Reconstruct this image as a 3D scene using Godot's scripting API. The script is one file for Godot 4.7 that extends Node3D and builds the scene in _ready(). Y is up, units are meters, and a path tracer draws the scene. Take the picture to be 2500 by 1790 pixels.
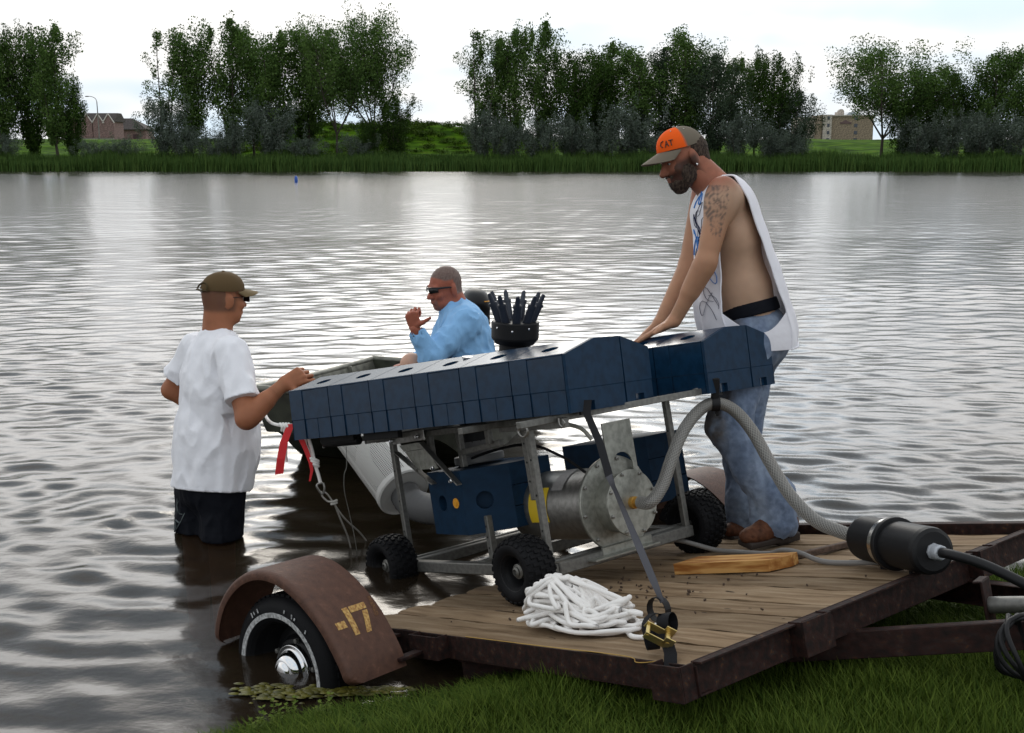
extends Node3D

# ------------------------------------------------------------------ mesh builder
class MB:
	var v := PackedVector3Array()
	var n := PackedVector3Array()
	var c := PackedColorArray()
	var uv := PackedVector2Array()
	var ix := PackedInt32Array()
	var xf := Transform3D()
	var col := Color(1, 1, 1)

	func vert(p: Vector3, nn: Vector3, t := Vector2.ZERO) -> int:
		v.append(xf * p)
		n.append((xf.basis * nn).normalized())
		c.append(col)
		uv.append(t)
		return v.size() - 1

	# a, b, c run counter-clockwise seen from outside (Godot wants clockwise, so the order is turned here)
	func tri(a: Vector3, b: Vector3, d: Vector3) -> void:
		var nn := (b - a).cross(d - a)
		if nn.length_squared() < 1e-18:
			return
		nn = nn.normalized()
		var i := vert(a, nn)
		vert(b, nn)
		vert(d, nn)
		ix.append(i)
		ix.append(i + 2)
		ix.append(i + 1)

	func quad(a: Vector3, b: Vector3, d: Vector3, e: Vector3) -> void:
		var nn := (b - a).cross(d - a)
		if nn.length_squared() < 1e-18:
			nn = (d - a).cross(e - a)
		nn = nn.normalized()
		var i := vert(a, nn, Vector2(0, 1))
		vert(b, nn, Vector2(1, 1))
		vert(d, nn, Vector2(1, 0))
		vert(e, nn, Vector2(0, 0))
		for k in [0, 2, 1, 0, 3, 2]:
			ix.append(i + k)

	func tri_i(a: int, b: int, d: int) -> void:
		ix.append(a)
		ix.append(d)
		ix.append(b)

	func box(ctr: Vector3, size: Vector3, bev := 0.0) -> void:
		var h := size * 0.5
		var b: float = min(bev, min(h.x, min(h.y, h.z)) * 0.8)
		for ax in 3:
			for s in [-1.0, 1.0]:
				var u := (ax + 1) % 3
				var w := (ax + 2) % 3
				var o := Vector3.ZERO
				o[ax] = s * h[ax]
				var du := Vector3.ZERO
				du[u] = h[u] - b
				var dw := Vector3.ZERO
				dw[w] = h[w] - b
				if s > 0:
					quad(ctr + o - du - dw, ctr + o + du - dw, ctr + o + du + dw, ctr + o - du + dw)
				else:
					quad(ctr + o - du - dw, ctr + o - du + dw, ctr + o + du + dw, ctr + o + du - dw)
		if b <= 0.0:
			return
		for ax in 3:
			var u := (ax + 1) % 3
			var w := (ax + 2) % 3
			for su in [-1.0, 1.0]:
				for sw in [-1.0, 1.0]:
					var p := Vector3.ZERO
					p[u] = su * h[u]
					p[w] = sw * (h[w] - b)
					var q := Vector3.ZERO
					q[u] = su * (h[u] - b)
					q[w] = sw * h[w]
					var e := Vector3.ZERO
					e[ax] = h[ax] - b
					if su * sw > 0:
						quad(ctr + p - e, ctr + q - e, ctr + q + e, ctr + p + e)
					else:
						quad(ctr + p + e, ctr + q + e, ctr + q - e, ctr + p - e)
		for sx in [-1.0, 1.0]:
			for sy in [-1.0, 1.0]:
				for sz in [-1.0, 1.0]:
					var p := ctr + Vector3(sx * h.x, sy * (h.y - b), sz * (h.z - b))
					var q := ctr + Vector3(sx * (h.x - b), sy * h.y, sz * (h.z - b))
					var r := ctr + Vector3(sx * (h.x - b), sy * (h.y - b), sz * h.z)
					if sx * sy * sz > 0:
						tri(p, q, r)
					else:
						tri(p, r, q)

	# a square bar from a to b, w by h, up hint
	func bar(a: Vector3, b: Vector3, w: float, h: float, up := Vector3.UP, bev := 0.002) -> void:
		var z := (b - a)
		var l := z.length()
		z /= l
		var x := up.cross(z)
		if x.length() < 0.01:
			x = Vector3.RIGHT.cross(z)
		x = x.normalized()
		var y := z.cross(x)
		var keep := xf
		xf = keep * Transform3D(Basis(x, y, z), (a + b) * 0.5)
		box(Vector3.ZERO, Vector3(w, h, l), bev)
		xf = keep

	# swept circle (or ellipse); r may be a number or an array of numbers per point
	func tube(path: Array, r, sides := 10, closed := false, caps := true, flat := 1.0) -> void:
		var m := path.size()
		var t0: Vector3 = (path[1] - path[0]).normalized()
		var up := Vector3.UP if absf(t0.y) < 0.9 else Vector3.RIGHT
		var x := up.cross(t0).normalized()
		var base := v.size()
		for i in m:
			var a: Vector3 = path[(i - 1 + m) % m] if (closed or i > 0) else path[0]
			var b: Vector3 = path[(i + 1) % m] if (closed or i < m - 1) else path[m - 1]
			var t := (b - a).normalized()
			x = (x - t * x.dot(t)).normalized()
			var y := t.cross(x)
			var rr: float = r[i] if r is Array else r
			for k in sides:
				var an := TAU * k / sides
				var d := x * cos(an) + y * sin(an) * flat
				vert(path[i] + d * rr, (x * cos(an) * flat + y * sin(an)), Vector2(float(k) / sides, float(i)))
		var last := m if closed else m - 1
		for i in last:
			var j := (i + 1) % m
			for k in sides:
				var k2 := (k + 1) % sides
				tri_i(base + i * sides + k, base + j * sides + k2, base + j * sides + k)
				tri_i(base + i * sides + k, base + i * sides + k2, base + j * sides + k2)
		if caps and not closed:
			for e in [0, m - 1]:
				var t: Vector3 = (path[0] - path[1]).normalized() if e == 0 else (path[m - 1] - path[m - 2]).normalized()
				var ci := vert(path[e], t)
				var st := v.size()
				for k in sides:
					v.append(v[base + e * sides + k])
					n.append((xf.basis * t).normalized())
					c.append(col)
					uv.append(Vector2.ZERO)
				for k in sides:
					if e == 0:
						tri_i(ci, st + (k + 1) % sides, st + k)
					else:
						tri_i(ci, st + k, st + (k + 1) % sides)

	# profile points (radius, height) spun about local Y; runs from bottom to top on the outside
	func lathe(prof: Array, seg := 24, smooth := false, a0 := 0.0, a1 := TAU) -> void:
		for i in prof.size() - 1:
			var p: Vector2 = prof[i]
			var q: Vector2 = prof[i + 1]
			var d := q - p
			if d.length() < 1e-6:
				continue
			var nr := Vector2(d.y, -d.x).normalized()
			var n0 := nr
			var n1 := nr
			if smooth:
				if i > 0:
					var e: Vector2 = prof[i] - prof[i - 1]
					n0 = (nr + Vector2(e.y, -e.x).normalized()).normalized()
				if i < prof.size() - 2:
					var e: Vector2 = prof[i + 2] - prof[i + 1]
					n1 = (nr + Vector2(e.y, -e.x).normalized()).normalized()
			var base := v.size()
			for k in seg + 1:
				var an := a0 + (a1 - a0) * k / seg
				var cs := cos(an)
				var sn := sin(an)
				vert(Vector3(p.x * cs, p.y, p.x * sn), Vector3(n0.x * cs, n0.y, n0.x * sn), Vector2(float(k) / seg, 0))
				vert(Vector3(q.x * cs, q.y, q.x * sn), Vector3(n1.x * cs, n1.y, n1.x * sn), Vector2(float(k) / seg, 1))
			for k in seg:
				var a := base + k * 2
				tri_i(a, a + 1, a + 3)
				tri_i(a, a + 3, a + 2)

	# polygon in local XY (counter-clockwise), extruded z0..z1
	func prism(poly: PackedVector2Array, z0: float, z1: float) -> void:
		var m := poly.size()
		var t := Geometry2D.triangulate_polygon(poly)
		for i in range(0, t.size(), 3):
			var a := poly[t[i]]
			var b := poly[t[i + 1]]
			var d := poly[t[i + 2]]
			if (b - a).cross(d - a) < 0:
				var s := b
				b = d
				d = s
			tri(Vector3(a.x, a.y, z1), Vector3(b.x, b.y, z1), Vector3(d.x, d.y, z1))
			tri(Vector3(a.x, a.y, z0), Vector3(d.x, d.y, z0), Vector3(b.x, b.y, z0))
		for i in m:
			var a := poly[i]
			var b := poly[(i + 1) % m]
			quad(Vector3(a.x, a.y, z0), Vector3(b.x, b.y, z0), Vector3(b.x, b.y, z1), Vector3(a.x, a.y, z1))

	# a rectangle o + s*du + t*dv (s,t in 0..1) with a round hole (radius r metres at hs,ht), walls and a floor depth deep
	func face_hole(o: Vector3, du: Vector3, dv: Vector3, hs: float, ht: float, r: float, depth: float, seg := 20) -> void:
		var U := du.normalized()
		var V := dv.normalized()
		var N := U.cross(V).normalized()
		var lw := du.length()
		var lh := dv.length()
		var cx := hs * lw
		var cy := ht * lh
		var angs: Array = []
		for k in seg:
			angs.append(TAU * k / seg)
		for q in [Vector2(0, 0), Vector2(lw, 0), Vector2(lw, lh), Vector2(0, lh)]:
			angs.append(fposmod((q - Vector2(cx, cy)).angle(), TAU))
		angs.sort()
		var inner: Array = []
		var outer: Array = []
		for a in angs:
			var d := Vector2(cos(a), sin(a))
			var t := 1e9
			if d.x > 1e-6:
				t = min(t, (lw - cx) / d.x)
			if d.x < -1e-6:
				t = min(t, -cx / d.x)
			if d.y > 1e-6:
				t = min(t, (lh - cy) / d.y)
			if d.y < -1e-6:
				t = min(t, -cy / d.y)
			inner.append(o + U * (cx + d.x * r) + V * (cy + d.y * r))
			outer.append(o + U * (cx + d.x * t) + V * (cy + d.y * t))
		var m := angs.size()
		var cen := o + U * cx + V * cy - N * depth
		for i in m:
			var j := (i + 1) % m
			quad(inner[i], outer[i], outer[j], inner[j])
			quad(inner[j] - N * depth, inner[i] - N * depth, inner[i], inner[j])
			tri(cen, inner[i] - N * depth, inner[j] - N * depth)

	# smooth sheet from a function of (s,t) in 0..1
	func sheet(f: Callable, nu: int, nv: int, flip := false) -> void:
		var P: Array = []
		for j in nv + 1:
			for i in nu + 1:
				P.append(f.call(float(i) / nu, float(j) / nv))
		var base := v.size()
		for j in nv + 1:
			for i in nu + 1:
				var du: Vector3 = P[j * (nu + 1) + min(i + 1, nu)] - P[j * (nu + 1) + max(i - 1, 0)]
				var dv: Vector3 = P[min(j + 1, nv) * (nu + 1) + i] - P[max(j - 1, 0) * (nu + 1) + i]
				var nn := du.cross(dv)
				if flip:
					nn = -nn
				vert(P[j * (nu + 1) + i], nn, Vector2(float(i) / nu, 1.0 - float(j) / nv))
		for j in nv:
			for i in nu:
				var a := base + j * (nu + 1) + i
				var b := a + 1
				var d := a + nu + 2
				var e := a + nu + 1
				if flip:
					tri_i(a, d, b)
					tri_i(a, e, d)
				else:
					tri_i(a, b, d)
					tri_i(a, d, e)

	func mesh(m: Material) -> ArrayMesh:
		var am := ArrayMesh.new()
		var arr := []
		arr.resize(Mesh.ARRAY_MAX)
		arr[Mesh.ARRAY_VERTEX] = v
		arr[Mesh.ARRAY_NORMAL] = n
		arr[Mesh.ARRAY_COLOR] = c
		arr[Mesh.ARRAY_TEX_UV] = uv
		arr[Mesh.ARRAY_INDEX] = ix
		am.add_surface_from_arrays(Mesh.PRIMITIVE_TRIANGLES, arr)
		if m:
			am.surface_set_material(0, m)
		return am


# ------------------------------------------------------------------ signed-distance bodies
# prims: [0, a, b, ra, rb, k] tapered capsule; [1, centre, basis, radii, k] ellipsoid; [2, centre, basis, half size, round, k] box
# a last element -1 on a prim subtracts it
static func prim_d(q: Array, p: Vector3) -> float:
	match int(q[0]):
		0:
			var a: Vector3 = q[1]
			var ab: Vector3 = q[2] - a
			var t := clampf((p - a).dot(ab) / ab.length_squared(), 0.0, 1.0)
			return p.distance_to(a + ab * t) - lerpf(q[3], q[4], t)
		1:
			var l: Vector3 = (p - q[1]) * q[2]
			var r: Vector3 = q[3]
			var k0 := (l / r).length()
			var k1 := (l / (r * r)).length()
			return k0 * (k0 - 1.0) / maxf(k1, 1e-6)
		_:
			var l: Vector3 = ((p - q[1]) * q[2]).abs() - q[3]
			return Vector3(maxf(l.x, 0), maxf(l.y, 0), maxf(l.z, 0)).length() + minf(maxf(l.x, maxf(l.y, l.z)), 0.0) - q[4]

static func cap(a: Vector3, b: Vector3, ra: float, rb: float, k := 0.03) -> Array:
	return [0, a, b, ra, rb, k]

static func ell(ctr: Vector3, r: Vector3, b := Basis(), k := 0.03) -> Array:
	return [1, ctr, b, r, k]

static func rbox(ctr: Vector3, h: Vector3, rd: float, b := Basis(), k := 0.02) -> Array:
	return [2, ctr, b, h, rd, k]

static func field(lst: Array, p: Vector3, planes: Array, cuts: Array, disp) -> float:
	var d := 1.0
	var first := true
	for q in lst:
		var e := prim_d(q, p)
		if first:
			d = e
			first = false
		else:
			var k: float = q[q.size() - 1]
			var h := maxf(k - absf(d - e), 0.0) / k
			d = minf(d, e) - h * h * k * 0.25
	if disp != null and absf(d) < 0.05:
		d += disp.call(p)
	for q in cuts:
		d = maxf(d, -prim_d(q, p))
	for pl in planes:
		d = maxf(d, pl.x * p.x + pl.y * p.y + pl.z * p.z - pl.w)
	return d

# o: {cell, planes: [Vector4], cuts: [prims], disp: Callable, col: Callable}
static func sdf(m: MB, prims: Array, o: Dictionary) -> void:
	var cell: float = o.cell
	var planes: Array = o.get("planes", [])
	var cuts: Array = o.get("cuts", [])
	var disp = o.get("disp")
	var colf = o.get("col")
	var lo := Vector3.ONE * 1e9
	var hi := -lo
	for q in prims:
		if int(q[0]) == 0:
			var r: float = maxf(q[3], q[4])
			lo = lo.min(q[1] - Vector3.ONE * r).min(q[2] - Vector3.ONE * r)
			hi = hi.max(q[1] + Vector3.ONE * r).max(q[2] + Vector3.ONE * r)
		else:
			var rv: Vector3 = q[3]
			var r := rv.length() if int(q[0]) == 2 else maxf(rv.x, maxf(rv.y, rv.z))
			lo = lo.min(q[1] - Vector3.ONE * r)
			hi = hi.max(q[1] + Vector3.ONE * r)
	if o.has("lo"):
		lo = lo.max(o.lo)
		hi = hi.min(o.hi)
	lo -= Vector3.ONE * cell * 3.0
	hi += Vector3.ONE * cell * 3.0
	var B := 8
	var bx := int(ceil((hi.x - lo.x) / cell / B))
	var by := int(ceil((hi.y - lo.y) / cell / B))
	var bz := int(ceil((hi.z - lo.z) / cell / B))
	var nx := bx * B + 1
	var ny := by * B + 1
	var nz := bz * B + 1
	var g := PackedFloat32Array()
	g.resize(nx * ny * nz)
	g.fill(1.0)
	var vi := PackedInt32Array()
	vi.resize(nx * ny * nz)
	vi.fill(-1)
	var act: Array = []
	var half := B * cell * 0.5
	var br := half * 1.7321 + cell
	for k in bz:
		for j in by:
			for i in bx:
				var ctr := lo + Vector3(i * B * cell + half, j * B * cell + half, k * B * cell + half)
				var lst: Array = []
				for q in prims:
					if prim_d(q, ctr) < br * (1.0 if int(q[0]) != 1 else 1.6) + float(q[q.size() - 1]) * 0.5 + 0.01:
						lst.append(q)
				if lst.is_empty():
					continue
				act.append(Vector3i(i, j, k))
				for c in B + 1:
					for b in B + 1:
						var at := ((k * B + c) * ny + j * B + b) * nx + i * B
						for a in B + 1:
							g[at + a] = field(lst, lo + Vector3(i * B + a, j * B + b, k * B + c) * cell, planes, cuts, disp)
	var sx := 1
	var sy := nx
	var sz := nx * ny
	var off := [0, sx, sy, sx + sy, sz, sx + sz, sy + sz, sx + sy + sz]
	for blk in act:
		for c in B:
			for b in B:
				for a in B:
					var X: int = blk.x * B + a
					var Y: int = blk.y * B + b
					var Z: int = blk.z * B + c
					var at := Z * sz + Y * sy + X
					var g0 := g[at]
					var g1 := g[at + sx]
					var g2 := g[at + sy]
					var g3 := g[at + sx + sy]
					var g4 := g[at + sz]
					var g5 := g[at + sx + sz]
					var g6 := g[at + sy + sz]
					var g7 := g[at + sx + sy + sz]
					var mn := minf(minf(minf(g0, g1), minf(g2, g3)), minf(minf(g4, g5), minf(g6, g7)))
					var mx := maxf(maxf(maxf(g0, g1), maxf(g2, g3)), maxf(maxf(g4, g5), maxf(g6, g7)))
					if mn >= 0.0 or mx < 0.0:
						continue
					var s := Vector3.ZERO
					var cnt := 0
					var gv := [g0, g1, g2, g3, g4, g5, g6, g7]
					for e in [[0, 1], [2, 3], [4, 5], [6, 7], [0, 2], [1, 3], [4, 6], [5, 7], [0, 4], [1, 5], [2, 6], [3, 7]]:
						var u: float = gv[e[0]]
						var w: float = gv[e[1]]
						if (u < 0.0) != (w < 0.0):
							var t := u / (u - w)
							var p0 := Vector3(e[0] & 1, (e[0] >> 1) & 1, (e[0] >> 2) & 1)
							var p1 := Vector3(e[1] & 1, (e[1] >> 1) & 1, (e[1] >> 2) & 1)
							s += p0.lerp(p1, t)
							cnt += 1
					s /= cnt
					var pos := lo + (Vector3(X, Y, Z) + s) * cell
					var nn := Vector3(g1 + g3 + g5 + g7 - g0 - g2 - g4 - g6, g2 + g3 + g6 + g7 - g0 - g1 - g4 - g5, g4 + g5 + g6 + g7 - g0 - g1 - g2 - g3)
					if colf != null:
						m.col = colf.call(pos)
					vi[at] = m.vert(pos, nn)
	for blk in act:
		for c in B:
			for b in B:
				for a in B:
					var X: int = blk.x * B + a
					var Y: int = blk.y * B + b
					var Z: int = blk.z * B + c
					var at := Z * sz + Y * sy + X
					if vi[at] < 0:
						continue
					var i0 := g[at] < 0.0
					if Y > 0 and Z > 0 and i0 != (g[at + sx] < 0.0):
						_q(m, vi[at], vi[at - sy], vi[at - sy - sz], vi[at - sz], i0)
					if X > 0 and Z > 0 and i0 != (g[at + sy] < 0.0):
						_q(m, vi[at], vi[at - sz], vi[at - sx - sz], vi[at - sx], i0)
					if X > 0 and Y > 0 and i0 != (g[at + sz] < 0.0):
						_q(m, vi[at], vi[at - sx], vi[at - sx - sy], vi[at - sy], i0)
	m.col = Color(1, 1, 1)

static func _q(m: MB, a: int, b: int, c: int, d: int, inside: bool) -> void:
	if a < 0 or b < 0 or c < 0 or d < 0:
		return
	if inside:
		m.tri_i(a, b, c)
		m.tri_i(a, c, d)
	else:
		m.tri_i(a, c, b)
		m.tri_i(a, d, c)


# ------------------------------------------------------------------ nodes, names and tags
var used := {}

func numbered(called: String) -> String:
	var k: int = used.get(called, 0)
	used[called] = k + 1
	return called if k == 0 else "%s_%03d" % [called, k]

func tag(o: Node, label: String, category: String, group := "") -> void:
	o.set_meta("label", label)
	o.set_meta("category", category)
	if group != "":
		o.set_meta("group", group)

func thing(called: String, label: String, category: String, at := Transform3D(), group := "") -> Node3D:
	var o := Node3D.new()
	o.name = numbered(called)
	add_child(o, true)
	o.transform = at
	tag(o, label, category, group)
	return o

func obj(called: String, m: MB, material: Material, parent: Node = null) -> MeshInstance3D:
	var o := MeshInstance3D.new()
	o.name = numbered(called) if parent == null else called
	o.mesh = m.mesh(material)
	if parent == null:
		add_child(o, true)
	else:
		parent.add_child(o, true)
	return o

func put(called: String, mesh: Mesh, parent: Node, at := Transform3D()) -> MeshInstance3D:
	var o := MeshInstance3D.new()
	o.name = called
	o.mesh = mesh
	o.transform = at
	parent.add_child(o, true)
	return o

func structure(o: Node) -> void:
	o.set_meta("kind", "structure")

func stuff(o: Node) -> void:
	o.set_meta("kind", "stuff")


# ------------------------------------------------------------------ materials
func ntex(sd: int, freq: float, cols: Array, oct := 4, size := 512, kind := FastNoiseLite.TYPE_SIMPLEX_SMOOTH) -> NoiseTexture2D:
	var f := FastNoiseLite.new()
	f.seed = sd
	f.noise_type = kind
	f.frequency = freq
	f.fractal_octaves = oct
	var t := NoiseTexture2D.new()
	t.width = size
	t.height = size
	t.seamless = true
	t.noise = f
	var g := Gradient.new()
	var offs := PackedFloat32Array()
	var cc := PackedColorArray()
	for i in cols.size():
		offs.append(cols[i][0])
		cc.append(cols[i][1])
	g.offsets = offs
	g.colors = cc
	t.color_ramp = g
	return t

func nrm(sd: int, freq: float, strength: float, oct := 4, size := 512, kind := FastNoiseLite.TYPE_SIMPLEX_SMOOTH) -> NoiseTexture2D:
	var f := FastNoiseLite.new()
	f.seed = sd
	f.noise_type = kind
	f.frequency = freq
	f.fractal_octaves = oct
	var t := NoiseTexture2D.new()
	t.width = size
	t.height = size
	t.seamless = true
	t.noise = f
	t.as_normal_map = true
	t.bump_strength = strength
	return t

func lin(r: float, g: float, b: float) -> Color:
	return Color(r, g, b).linear_to_srgb()

func mat(c: Color, rough := 0.7, metal := 0.0, o := {}) -> StandardMaterial3D:
	var m := StandardMaterial3D.new()
	m.albedo_color = c
	m.roughness = rough
	m.metallic = metal
	m.metallic_specular = o.get("spec", 0.5)
	if o.has("tex"):
		m.albedo_texture = o.tex
	if o.has("nrm"):
		m.normal_enabled = true
		m.normal_texture = o.nrm
		m.normal_scale = o.get("ns", 1.0)
	if o.has("rtex"):
		m.roughness_texture = o.rtex
	if o.has("tex") or o.has("nrm") or o.has("rtex"):
		if not o.has("uv"):
			m.uv1_triplanar = true
			m.uv1_world_triplanar = o.get("world", false)
			var s = o.get("s", 2.0)
			m.uv1_scale = s if s is Vector3 else Vector3.ONE * s
		else:
			m.uv1_scale = o.uv
	if o.get("vc", false):
		m.vertex_color_use_as_albedo = true
	if o.has("back"):
		m.backlight_enabled = true
		m.backlight = o.back
	if o.has("rim"):
		m.rim_enabled = true
		m.rim = o.rim
		m.rim_tint = 0.5
	if o.has("coat"):
		m.clearcoat_enabled = true
		m.clearcoat = o.coat
		m.clearcoat_roughness = 0.2
	return m

static func spline(pts: Array, n: int) -> Array:
	var out: Array = []
	var m := pts.size()
	for i in m - 1:
		var p0: Vector3 = pts[max(i - 1, 0)]
		var p1: Vector3 = pts[i]
		var p2: Vector3 = pts[i + 1]
		var p3: Vector3 = pts[min(i + 2, m - 1)]
		for k in n:
			out.append(p1.cubic_interpolate(p2, p0, p3, float(k) / n))
	out.append(pts[m - 1])
	return out


# ------------------------------------------------------------------ the place
func _ready() -> void:
	var cam := Camera3D.new()
	cam.name = "camera"
	cam.position = Vector3(0, 1.75, 0)
	cam.rotation_degrees = Vector3(-10.422, 0, 0)
	cam.fov = 35.45
	cam.near = 0.1
	cam.far = 2000.0
	add_child(cam)
	cam.current = true

	var we := WorldEnvironment.new()
	we.name = "environment"
	var env := Environment.new()
	env.background_mode = Environment.BG_SKY
	var sky := Sky.new()
	var pano := PanoramaSkyMaterial.new()
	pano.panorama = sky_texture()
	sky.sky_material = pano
	env.sky = sky
	env.background_energy_multiplier = 1.0
	env.tonemap_mode = Environment.TONE_MAPPER_LINEAR
	env.tonemap_exposure = 1.16
	env.sdfgi_enabled = true
	env.ssao_enabled = true
	env.ssil_enabled = true
	we.environment = env
	add_child(we)

	var sun := DirectionalLight3D.new()
	sun.name = "sun"
	sun.light_energy = 0.22
	sun.light_angular_distance = 22.0
	sun.light_color = Color(1.0, 0.96, 0.9)
	sun.shadow_enabled = true
	sun.rotation_degrees = Vector3(-24, 183, 0)
	add_child(sun)

	make_materials()
	build_ground()
	build_water()
	build_far_bank()
	build_all()


func sky_texture() -> ImageTexture:
	var w := 1024
	var h := 512
	var a := FastNoiseLite.new()
	a.seed = 11
	a.frequency = 1.0
	a.fractal_octaves = 5
	a.fractal_gain = 0.55
	var im := Image.create(w, h, false, Image.FORMAT_RGBF)
	for j in h:
		var up := (0.5 - (j + 0.5) / h) * PI
		var y := sin(up)
		for i in w:
			var an := (i + 0.5) / w * TAU
			var d := Vector3(cos(up) * sin(an), y, -cos(up) * cos(an))
			var q := Vector2(d.x, d.z) / (maxf(y, 0.0) + 0.13)
			var f := a.get_noise_3d(q.x * 0.42 + 4.0, q.y * 0.62 + 1.5, 0.3) * 0.75 + a.get_noise_3d(q.x * 1.6, q.y * 2.2, 7.1) * 0.35
			var t := smoothstep(-0.34, 0.14, f)
			# veiled sun: unseen bright band above view, shaped to brighten water and float tops
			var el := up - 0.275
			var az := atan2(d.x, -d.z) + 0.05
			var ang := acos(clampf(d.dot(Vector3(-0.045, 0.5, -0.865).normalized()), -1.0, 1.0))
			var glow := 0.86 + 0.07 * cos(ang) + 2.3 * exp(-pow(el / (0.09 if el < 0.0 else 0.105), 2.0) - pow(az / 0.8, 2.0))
			var blue := Color(0.73, 0.86, 0.98)
			var white := Color(1.0, 0.985, 0.965)
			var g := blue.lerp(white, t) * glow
			if y < 0.0:
				g = Color(0.7, 0.72, 0.74)
			im.set_pixel(i, j, g)
	return ImageTexture.create_from_image(im)


var M := {}

func make_materials() -> void:
	var k := Color(0, 0, 0)
	var w := Color(1, 1, 1)
	var mottle := ntex(3, 0.012, [[0.2, Color(0.62, 0.62, 0.62)], [0.5, Color(0.86, 0.86, 0.86)], [0.8, w]], 5)
	var grain := ntex(5, 0.05, [[0.25, Color(0.75, 0.75, 0.75)], [0.7, w]], 3)
	var bumps := nrm(7, 0.03, 4.0, 4)
	var fine := nrm(9, 0.12, 3.0, 3)
	var cloth_n := nrm(13, 0.012, 9.0, 3)
	M.mottle = mottle
	var soft := ntex(4, 0.02, [[0.2, Color(0.86, 0.86, 0.86)], [0.7, w]], 5)
	M.soft = soft
	M.bumps = bumps
	M.fine = fine
	M.cloth_n = cloth_n
	var rust := ntex(21, 0.03, [[0.1, Color(0.27, 0.19, 0.155)], [0.4, Color(0.32, 0.23, 0.185)], [0.7, Color(0.345, 0.25, 0.20)], [0.93, Color(0.44, 0.33, 0.28)]], 6)
	var rust_dark := ntex(23, 0.02, [[0.2, Color(0.13, 0.10, 0.095)], [0.45, Color(0.19, 0.125, 0.11)], [0.62, Color(0.23, 0.14, 0.115)], [0.76, Color(0.21, 0.19, 0.19)], [0.9, Color(0.38, 0.26, 0.16)]], 5)
	M.fender = mat(Color(1.0, 0.93, 0.9), 0.62, 0.0, {"tex": rust, "s": 1.6, "nrm": fine, "ns": 0.35, "spec": 0.45})
	M.rust = mat(Color(0.82, 0.74, 0.72), 0.75, 0.0, {"tex": rust_dark, "s": 2.4, "nrm": bumps, "ns": 0.4, "spec": 0.35})
	var woodt := ntex(31, 0.011, [[0.1, Color(0.44, 0.37, 0.29)], [0.3, Color(0.54, 0.46, 0.37)], [0.6, Color(0.58, 0.505, 0.41)], [0.9, Color(0.64, 0.57, 0.48)]], 5)
	M.plank = []
	for i in 3:
		var t: float = [0.93, 1.0, 0.86][i]
		M.plank.append(mat(Color(t * 0.97, t * 0.95, t * 0.93), 0.85, 0.0, {"tex": woodt, "s": Vector3(0.28 + 0.1 * i, 3.0, 4.4), "nrm": fine, "ns": 0.5, "spec": 0.25}))
	M.newwood = mat(lin(0.55, 0.3, 0.1), 0.75, 0.0, {"tex": ntex(33, 0.012, [[0.2, Color(0.72, 0.6, 0.5)], [0.6, w]], 4), "s": Vector3(0.6, 4, 4), "spec": 0.3})
	M.blue_matt = mat(lin(0.006, 0.029, 0.066), 0.6, 0.0, {"tex": soft, "s": 1.7, "spec": 0.3})
	M.blue = mat(lin(0.006, 0.029, 0.066), 0.2, 0.0, {"tex": soft, "s": 1.7, "spec": 0.48})
	M.steel = mat(lin(0.34, 0.33, 0.31), 0.38, 0.85, {"tex": soft, "s": 3.0, "nrm": fine, "ns": 0.15})
	M.galv = mat(lin(0.2, 0.195, 0.18), 0.5, 0.6, {"tex": soft, "s": 4.0})
	M.plate = mat(lin(0.36, 0.36, 0.32), 0.42, 0.7, {"tex": soft, "s": 3.0, "nrm": fine, "ns": 0.1})
	M.chrome = mat(lin(0.75, 0.75, 0.76), 0.08, 1.0)
	M.rubber = mat(lin(0.007, 0.007, 0.0085), 0.65, 0.0, {"tex": grain, "s": 6.0, "nrm": fine, "ns": 0.5, "spec": 0.3})
	M.black = mat(lin(0.007, 0.007, 0.008), 0.48, 0.0, {"nrm": fine, "s": 5.0, "ns": 0.25, "spec": 0.36})
	M.webbing = mat(lin(0.012, 0.012, 0.014), 0.6, 0.0, {"nrm": fine, "s": 14.0, "ns": 0.8, "spec": 0.25})
	M.grey_strap = mat(lin(0.035, 0.035, 0.045), 0.6, 0.0, {"nrm": fine, "s": 14.0, "ns": 0.6})
	M.white_plastic = mat(lin(0.62, 0.61, 0.58), 0.45)
	M.white_paint = mat(lin(0.6, 0.6, 0.6), 0.5, 0.0, {"tex": mottle, "s": 8.0})
	M.rope = mat(lin(0.82, 0.79, 0.76), 0.8, 0.0, {"nrm": nrm(17, 0.09, 5.0, 2), "s": 16.0, "ns": 0.8, "rim": 0.25})
	M.wire = mat(lin(0.35, 0.35, 0.33), 0.4, 0.7)
	M.red = mat(lin(0.55, 0.006, 0.01), 0.65, 0.0, {"nrm": fine, "s": 9.0, "ns": 0.4, "back": Color(0.3, 0.02, 0.02)})
	M.grey_plastic = mat(lin(0.13, 0.13, 0.13), 0.55)
	M.yellow = mat(lin(0.72, 0.5, 0.02), 0.5)
	M.orange = mat(lin(0.75, 0.33, 0.02), 0.5)
	M.label = mat(lin(0.4, 0.38, 0.37), 0.5, 0.1, {"tex": grain, "s": 20.0})
	M.gold = mat(lin(0.62, 0.48, 0.2), 0.35, 0.9)
	M.boat = mat(lin(0.24, 0.24, 0.2), 0.5, 0.55, {"tex": mottle, "s": 1.5, "nrm": fine, "ns": 0.2})
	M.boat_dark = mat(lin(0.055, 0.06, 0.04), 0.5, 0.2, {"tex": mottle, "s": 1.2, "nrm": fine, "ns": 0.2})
	M.skin = mat(w, 0.55, 0.0, {"vc": true, "nrm": fine, "s": 9.0, "ns": 0.25, "spec": 0.35})
	M.skin.subsurf_scatter_enabled = true
	M.skin.subsurf_scatter_strength = 0.08
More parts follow.
